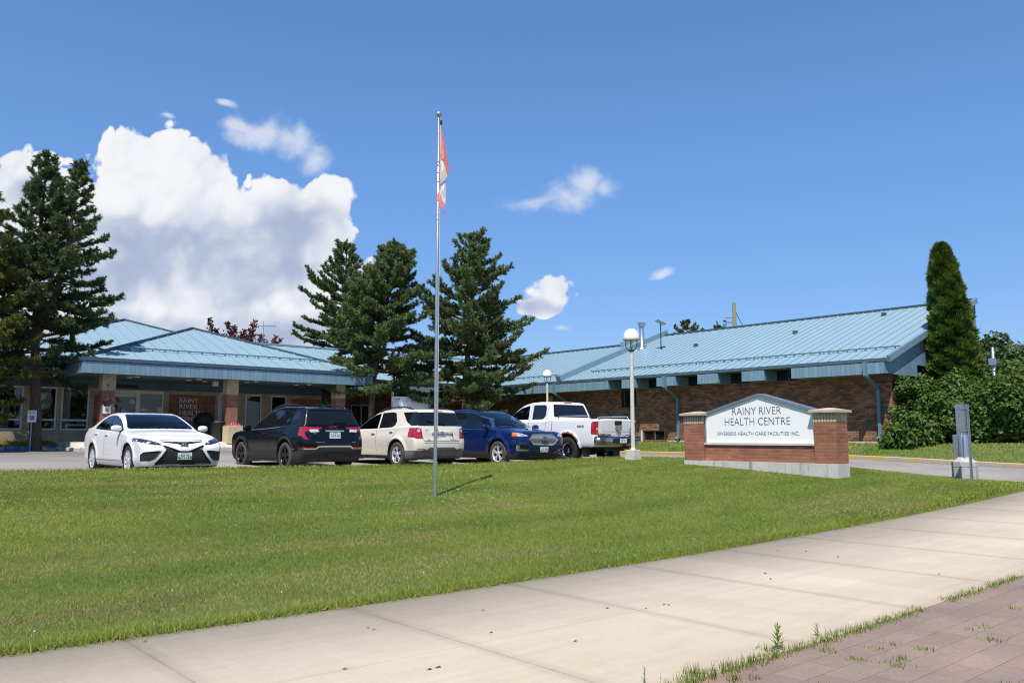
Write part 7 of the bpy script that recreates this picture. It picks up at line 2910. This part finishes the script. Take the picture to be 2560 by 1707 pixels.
# shrub mass in front of the gable, one thing per shrub
SH = [(2290, 1085, 31.4, .85, 1.25, 'low leafy shrub creeping along the foot of the brick corner'),
      (2322, 1060, 32.4, 1.0, 2.45, 'green shrub against the brick corner below the gable opening'),
      (2385, 1045, 32.0, 1.25, 2.65, 'rounded green shrub directly below the tall cedar'),
      (2450, 1048, 31.4, 1.3, 2.40, 'leafy shrub behind the grey road sign'),
      (2515, 1050, 31.0, 1.3, 2.25, 'leafy shrub right of the grey road sign'),
      (2590, 1050, 30.6, 1.5, 2.3, 'leafy shrub cut off by the right edge of the picture'),
      (2480, 1040, 34.0, 1.7, 2.75, 'taller shrub at the back between the cedar and the service pole'),
      (2262, 1092, 30.8, .6, .8, 'pale young shrub in front of the green shrub mass'),
      (2222, 1098, 31.0, .42, .45, 'smallest green shrub at the foot of the right downspout')]
for i, (px, py, Y, r, hh, lab) in enumerate(SH):
    p = at(px, py, Y)
    gz = float(z_verge(p.x, p.y)) - .05
    b = Vector((p.x, p.y, gz))
    bl = [((0, 0, hh * .48), (r, r, hh * .52))]
    rg = np.random.default_rng(200 + i)
    for k in range(10):
        a = rg.uniform(0, 6.28)
        q = rg.uniform(.28, .5) * r
        bl.append(((math.cos(a) * r * .8, math.sin(a) * r * .8, hh * rg.uniform(.2, .98)), (q, q, q * 1.05)))
    clumpy('shrub', lab, 'shrub', b, bl, int(2500 * r * hh), .15, 'shrub_leaves', 200 + i, 'shrubs by the brick wing', [([(0, 0, 0), (.1, .1, hh * .7)], .05), ([(.1, 0, 0), (-.4, .2, hh * .7)], .04)], hollow=.62, amp=.13)

# background trees at right
BG = [(2500, 1085, 66, 3.2, 8.2, 'tree_leaves', 'dark broad tree right behind the service pole'), (2560, 1085, 70, 3.6, 8.6, 'tree_leaves', 'dark broad tree cut off by the right edge behind the shrubs'),
      (2455, 1085, 72, 2.6, 9.6, 'tree_leaves', 'tall dark tree just right of the cedar'), (2530, 1085, 92, 3.6, 12.0, 'tree_leaves', 'farthest round-topped tree on the right horizon'),
      (2620, 1085, 80, 4.5, 10.5, 'tree_leaves', 'tall tree beyond the right edge of the picture'), (2590, 1085, 55, 2.6, 5.6, 'shrub_leaves', 'pale green lower tree at the right edge')]
for i, (px, py, Y, r, hh, mt, lab) in enumerate(BG):
    p = at(px, py, Y)
    b = Vector((p.x, p.y, .9))
    rg = np.random.default_rng(300 + i)
    bl = [((0, 0, hh * .55), (r * .8, r * .8, hh * .36))]
    for k in range(10):
        a = rg.uniform(0, 6.28)
        q = rg.uniform(.28, .45) * r
        bl.append(((math.cos(a) * r * .65, math.sin(a) * r * .65, hh * rg.uniform(.3, .92)), (q, q, q * .9)))
    clumpy('broadleaf_tree', lab, 'tree', b, bl, 5200, .34, mt, 300 + i, 'trees behind the shrubs', [([(0, 0, 0), (.1, 0, hh * .5), (.2, .1, hh * .85)], .2), ([(0, 0, hh * .35), (1.0, .3, hh * .7)], .1)], hollow=.5, amp=.12)

# red-leaved tree behind the entrance roof: upright open shoots
p = at(605, 880, 62)
T = Tree(71); W = Tree(72)
root = thing('red_leaf_tree', 'sparse red-leaved tree rising behind the entrance roof', 'tree', (p.x, p.y, 1.0))
rng = T.rng
W.lines.append(([np.array((p.x, p.y, .6)), np.array((p.x, p.y, 5.2))], .22, .14))
for (px, py, w_) in ((522, 797, .5), (540, 822, .6), (570, 806, .6), (585, 815, .5), (612, 826, .6), (637, 802, .6), (628, 822, .6), (655, 838, .6), (690, 842, .5), (700, 848, .4), (505, 832, .4), (600, 838, .9), (560, 838, .9), (530, 846, .8), (660, 852, .8)):
    e = at(px, py, 62 + rng.normal(0, 1))
    a = np.array((p.x, p.y, 4.6)); e = np.array(e[:])
    m = a * .35 + e * .65; m[2] = (a[2] * .5 + e[2] * .5)
    pts = [a, m, e * .75 + m * .25 + np.array([0, 0, .1]), e]
    W.lines.append((pts, .06, .012))
    for k in range(240):
        q = rng.uniform(0, 1)
        c = pts[1] * (1 - q) + pts[3] * q + rng.normal(0, w_ * .42 * (1.15 - q * .8), 3) * np.array([1, 1, .7])
        T.T.append(None or tris_at(c[None], np.array([[0, 0, .3]]), .24, .17, rng, 1.0, 1))
        T.tone.append(np.clip(rng.normal(.45, .2, 1), 0, .85))
W.wood('trunk', M['bark'], root)
T.crown('crown', M['red_leaves'], root)

# ---- lawn blades
rng = np.random.default_rng(5)


def blades(name, A, B, zf, hmean, wid, tonef, lean=.85, label=None):
    n = len(A)
    Z = zf(A, B) - .006
    th = rng.uniform(0, 2 * math.pi, n)
    hgt = hmean * rng.uniform(.55, 1.35, n)
    ln = np.abs(rng.normal(0, lean, n)) * hgt
    la = rng.uniform(0, 2 * math.pi, n)
    c, s = np.cos(th) * wid / 2, np.sin(th) * wid / 2
    v = np.stack([np.stack([A - c, B - s, Z], 1), np.stack([A + c, B + s, Z], 1), np.stack([A + np.cos(la) * ln, B + np.sin(la) * ln, Z + hgt], 1)], 1).reshape(-1, 3)
    o = np_mesh(name, v, np.arange(3 * n).reshape(-1, 3), M['blades'], attrs={'tone': np.clip(tonef(A, B), 0, 1)})
    return tag(o, label, 'grass', kind='stuff')


def vnoise(x, y, seed):
    """Smooth value noise on arrays."""
    xi, yi = np.floor(x).astype(np.int64), np.floor(y).astype(np.int64)
    fx, fy = x - xi, y - yi
    fx, fy = fx * fx * (3 - 2 * fx), fy * fy * (3 - 2 * fy)
    def hsh(i, j):
        q = (i * 374761393 + j * 668265263 + seed * 1274126177) & 0xffffffff
        q = ((q ^ (q >> 13)) * 1274126177) & 0xffffffff
        return ((q ^ (q >> 16)) & 0xffff) / 65535.0
    a, b, c, d = hsh(xi, yi), hsh(xi + 1, yi), hsh(xi, yi + 1), hsh(xi + 1, yi + 1)
    return (a * (1 - fx) + b * fx) * (1 - fy) + (c * (1 - fx) + d * fx) * fy


def fbm(x, y, seed, o=4):
    s, a, t = 0, .5, 0
    for k in range(o):
        s = s + a * vnoise(x * 2 ** k, y * 2 ** k, seed + k); t += a; a *= .55
    return s / t


def lawn_tone(A, B):
    t = -.04 + .80 * fbm(A * .40, B * .9, 1) + .22 * fbm(A * 2.2, B * 3.0, 41) + rng.normal(0, .07, len(A))
    mow = np.sin((B + .25 * fbm(A * .3, B * .3, 5)) * 2 * math.pi / 1.15)
    t = t + .05 * mow
    dry = fbm(A * .32, B * 1.25, 9, 5) + .07 * np.abs(mow) ** 6 * fbm(A * .35, B * .3, 14)
    k = np.clip((dry - .55) / .12, 0, 1)
    # a scorched strip along the walk at left and a bald scrape by the lamp
    scorch = np.exp(-((B - 7.75) / .30) ** 2) * np.clip((3.6 - A) / 1.5, 0, 1) * np.clip(fbm(A * 1.1, B * 3, 21) * 2.2 - .45, 0, 1)
    isdry = rng.uniform(size=len(A)) < (.02 + .42 * k + .85 * scorch)
    brown = scorch > .25
    return np.where(isdry, np.where(brown & (rng.uniform(size=len(A)) < .6), 1.0, .93 + rng.uniform(-.01, .03, len(A))), np.clip(t, 0, .86))


def visible(A, B, m=.04):
    c, s = math.cos(YAW), math.sin(YAW)
    r, f = A * c - B * s, A * s + B * c
    return (f > 3) & (np.abs(r / np.maximum(f, .1)) < .62 + m * 3)


N = 1500000
A = rng.uniform(-16, 23.1, N); B = 6.88 + rng.uniform(0, 1, N) * (lawn_back(A) - 6.88 + .05)
f = A * math.sin(YAW) + B * math.cos(YAW)
ok = visible(A, B) & (rng.uniform(size=N) < np.clip((10.0 / f) ** 1.35, .18, 1)) & (B < lawn_back(A) + .04)
A, B, f = A[ok], B[ok], f[ok]
edge = (B < 7.02) | (B > lawn_back(A) - .12)
hm = np.where(edge, .058, .030) * (1 + .25 * (fbm(A, B, 31) - .5))
blades('lawn_grass', A, B, z_lawn, hm, np.clip(.0085 * f / 7.5, .008, .024), lawn_tone, label='mown green lawn grass with dry straw-coloured patches')
# ragged fringe hanging over the walk
n = 16000
A = rng.uniform(-8, 23, n); B = 6.87 + rng.normal(.02, .045, n)
blades('lawn_fringe', A, B, lambda a, b: z_walk(a) + .015,   .052, .010, lambda a, b: rng.normal(.55, .18, len(a)).clip(0, .86), lean=.9, label='longer uncut grass along the sidewalk edge')
n = 150000
A = rng.uniform(28.46, 60, n); B = rng.uniform(7, 34, n)
ok = visible(A, B)
A, B = A[ok], B[ok]
blades('verge_grass', A, B, z_verge, .06, .034, lawn_tone, label='mown grass strip between the yellow kerb and the brick wing')
n = 90000
A = rng.uniform(-8, 33, n); B = np.where(A < 8.4, rng.uniform(37.2, 39.6, n), rng.uniform(34.5, 41, n))
ok = ((A < 8.35) | (A > 22.05)) & visible(A, B)
A, B = A[ok], B[ok]
blades('bed_grass', A, B, lambda a, b: np.where(a < 8.4, 1.135 + .225 * sstep((b - 37.1) / 2.6), 1.14 + .2 * sstep((b - 34.4) / 3)), .06, .04, lawn_tone, label='shaded grass along the foot of the entrance front')

# clover heads and dandelions
n = 330
A = np.concatenate([rng.uniform(-4, 22, n - 130), 9.4 + rng.normal(0, .8, 130)]); B = np.concatenate([rng.uniform(7.1, 17.5, n - 130), 12.3 + rng.normal(0, .45, 130)])
ok = visible(A, B) & (B < lawn_back(A) - .2)
A, B = A[ok], B[ok]
Z = z_lawn(A, B) + .055
v, f = [], []
for a, b, z in zip(A, B, Z):
    r = rng.uniform(.006, .011)
    k = len(v)
    v += [(a - r, b, z), (a, b - r, z), (a + r, b, z), (a, b + r, z), (a, b, z + r), (a, b, z - r)]
    f += [(k, k + 1, k + 4), (k + 1, k + 2, k + 4), (k + 2, k + 3, k + 4), (k + 3, k, k + 4), (k + 1, k, k + 5), (k + 2, k + 1, k + 5), (k + 3, k + 2, k + 5), (k, k + 3, k + 5)]
tag(np_mesh('clover_flowers', v, f, M['letter_white']), 'tiny white clover heads scattered in the lawn', 'clover', kind='stuff')

# weeds along the sidewalk joint and between the pavers
V, TN = [], []


def tuft(a, b, r, h, n, z0=None, tone=.5, lean=.8, w=.007):
    z = float(z_walk(a)) - .012 if z0 is None else z0
    for i in range(n):
        th = rng.uniform(0, 6.28)
        p = np.array([a + rng.normal(0, r * .45), b + rng.normal(0, r * .45), z])
        hh = h * rng.uniform(.5, 1.2)
        d = np.array([math.cos(th) * lean * rng.uniform(0, 1), math.sin(th) * lean * rng.uniform(0, 1), 1.0])
        t_ = p + unit(d) * hh
        s = np.array([math.sin(th), -math.cos(th), 0]) * w / 2
        V.append(np.stack([p - s, p + s, t_])); TN.append(np.clip(rng.normal(tone, .16), 0, .86) if rng.uniform() > .16 else .93)


a = -4.0
while a < 24:
    d_ = fbm(np.array([a * .8]), np.array([3.0]), 77)[0]
    if d_ > .42:
        tuft(a, 3.40 + rng.normal(0, .012), .05 + .05 * d_, .02 + .07 * d_ * rng.uniform(.4, 1.3), int(8 + 24 * d_))
    a += rng.uniform(.025, .07)
for (px, py, hh, n) in ((1915, 1618, .10, 90), (1835, 1690, .1, 70), (1730, 1676, .13, 90), (2070, 1618, .06, 60), (2230, 1600, .05, 40), (2130, 1635, .05, 50), (2255, 1638, .06, 60),
                        (2310, 1613, .05, 60), (2240, 1652, .06, 60), (2480, 1592, .07, 60), (2455, 1560, .06, 25), (2150, 1640, .04, 30), (2535, 1515, .06, 40), (2430, 1565, .05, 30), (2520, 1700, .05, 40), (2060, 1705, .05, 60), (1880, 1684, .05, 40), (2195, 1612, .04, 40)):
    d = ray(px, py)
    k = -(EYE + .012 - .03) / d.z
    tuft(d.x * k, d.y * k, .08, hh * .7, int(n * .6))
v = np.concatenate(V)
tag(np_mesh('weeds', v, np.arange(len(v)).reshape(-1, 3), M['weed_leaves'], attrs={'tone': TN}), 'low green weeds growing in the joint between sidewalk and pavers', 'weeds', kind='stuff')


def weed_plant(px, py, h, label, leaf=.07, n=26):
    d = ray(px, py)
    k = -(EYE - .02) / d.z
    x, y = d.x * k, d.y * k
    z = float(z_walk(x)) - .02
    t_ = thing('weed_plant', label, 'weed', (x, y, z), 0, 'upright weeds along the joint')
    mb = MB(); mb.smooth = True
    mb.tube([(x, y, z), (x + .008, y, z + h * .5), (x + .012, y + .004, z + h)], [.004, .0035, .002], 6)
    mb.build('stem', M['weed_stem'], t_)
    vv, tn = [], []
    for i in range(n):
        q = .12 + .88 * i / n
        th = i * 2.4
        p = np.array([x + .012 * q, y + .004 * q, z + h * q])
        L = leaf * (1.1 - .55 * q) * rng.uniform(.8, 1.2)
        dd = unit(np.array([math.cos(th), math.sin(th), .35 + 1.1 * q]))
        s = np.array([-math.sin(th), math.cos(th), 0]) * L * .10
        vv += [np.stack([p, p + dd * L * .45 + s, p + dd * L]), np.stack([p, p + dd * L, p + dd * L * .45 - s])]
        tn += [np.clip(rng.normal(.55, .12), 0, .86)] * 2
    v = np.concatenate(vv)
    np_mesh('leaves', v, np.arange(len(v)).reshape(-1, 3), M['weed_leaves'], t_, {'tone': tn})


M['weed_stem'] = M['bark']
plain('weed_stem', (0.12, 0.17, 0.05), 0.7)
weed_plant(1944, 1615, .185, 'tallest leafy weed with narrow leaves in the sidewalk joint', .085, 34)
weed_plant(2042, 1582, .105, 'shorter leafy weed right of the tallest one in the sidewalk joint', .05, 22)
weed_plant(1610, 1706, .13, 'thin budding weed at the bottom edge of the picture', .035, 20)

# crumbs and dry leaves lying on the walk
v, f = [], []
spots = [(1207, 1526), (1228, 1581), (1438, 1603), (1518, 1520), (1661, 1511), (1672, 1512), (1075, 1673), (1095, 1668), (362, 1604), (920, 1570), (1913, 1433), (1927, 1447), (2016, 1378), (2096, 1391), (2094, 1392), (862, 1672), (1615, 1521), (2347, 1435), (1906, 1390), (1945, 1376), (2525, 1228), (934, 1574)]
for (px, py) in spots:
    d = ray(px, py)
    k = -EYE / d.z
    for it in range(6):
        k = -(EYE - float(z_walk(d.x * k))) / d.z
    x, y, z = d.x * k, d.y * k, float(z_walk(d.x * k)) + .002
    r = rng.uniform(.009, .022)
    q = len(v)
    m = 6
    a0 = rng.uniform(0, 6)
    for i in range(m):
        a = a0 + i * 2 * math.pi / m
        v.append((x + math.cos(a) * r * rng.uniform(.5, 1.5), y + math.sin(a) * r * rng.uniform(.4, .9), z + rng.uniform(0, .008)))
    v.append((x, y, z + .010))
    f += [(q + i, q + (i + 1) % m, q + m) for i in range(m)]
tag(np_mesh('leaf_litter', v, f, M['bark']), 'small dark crumbs and dry leaf bits lying on the sidewalk', 'litter', kind='stuff')

# unseen trees added behind the viewer to darken what the cars and windows mirror
T = Tree(91)
for i in range(29):
    a = R(102 + i * 5.6)          # around the sides and back
    Y_ = 46 + 10 * math.sin(i * 2.1)
    d = np.array([math.sin(a + YAW), math.cos(a + YAW), 0])
    hh = 8.5 + 2.5 * math.sin(i * 3.7)
    leaf_cloud(T, d * Y_ + np.array([0, 0, hh * .45]), (4.2, 4.2, hh * .55), 420, 1.1, rl(T.rng, 3, .12), hollow=.5)
o = T.crown('unseen_woods', M['tree_leaves'], None)
tag(o, 'unseen belt of street trees added behind the viewer to darken reflections', 'woods', kind='stuff')
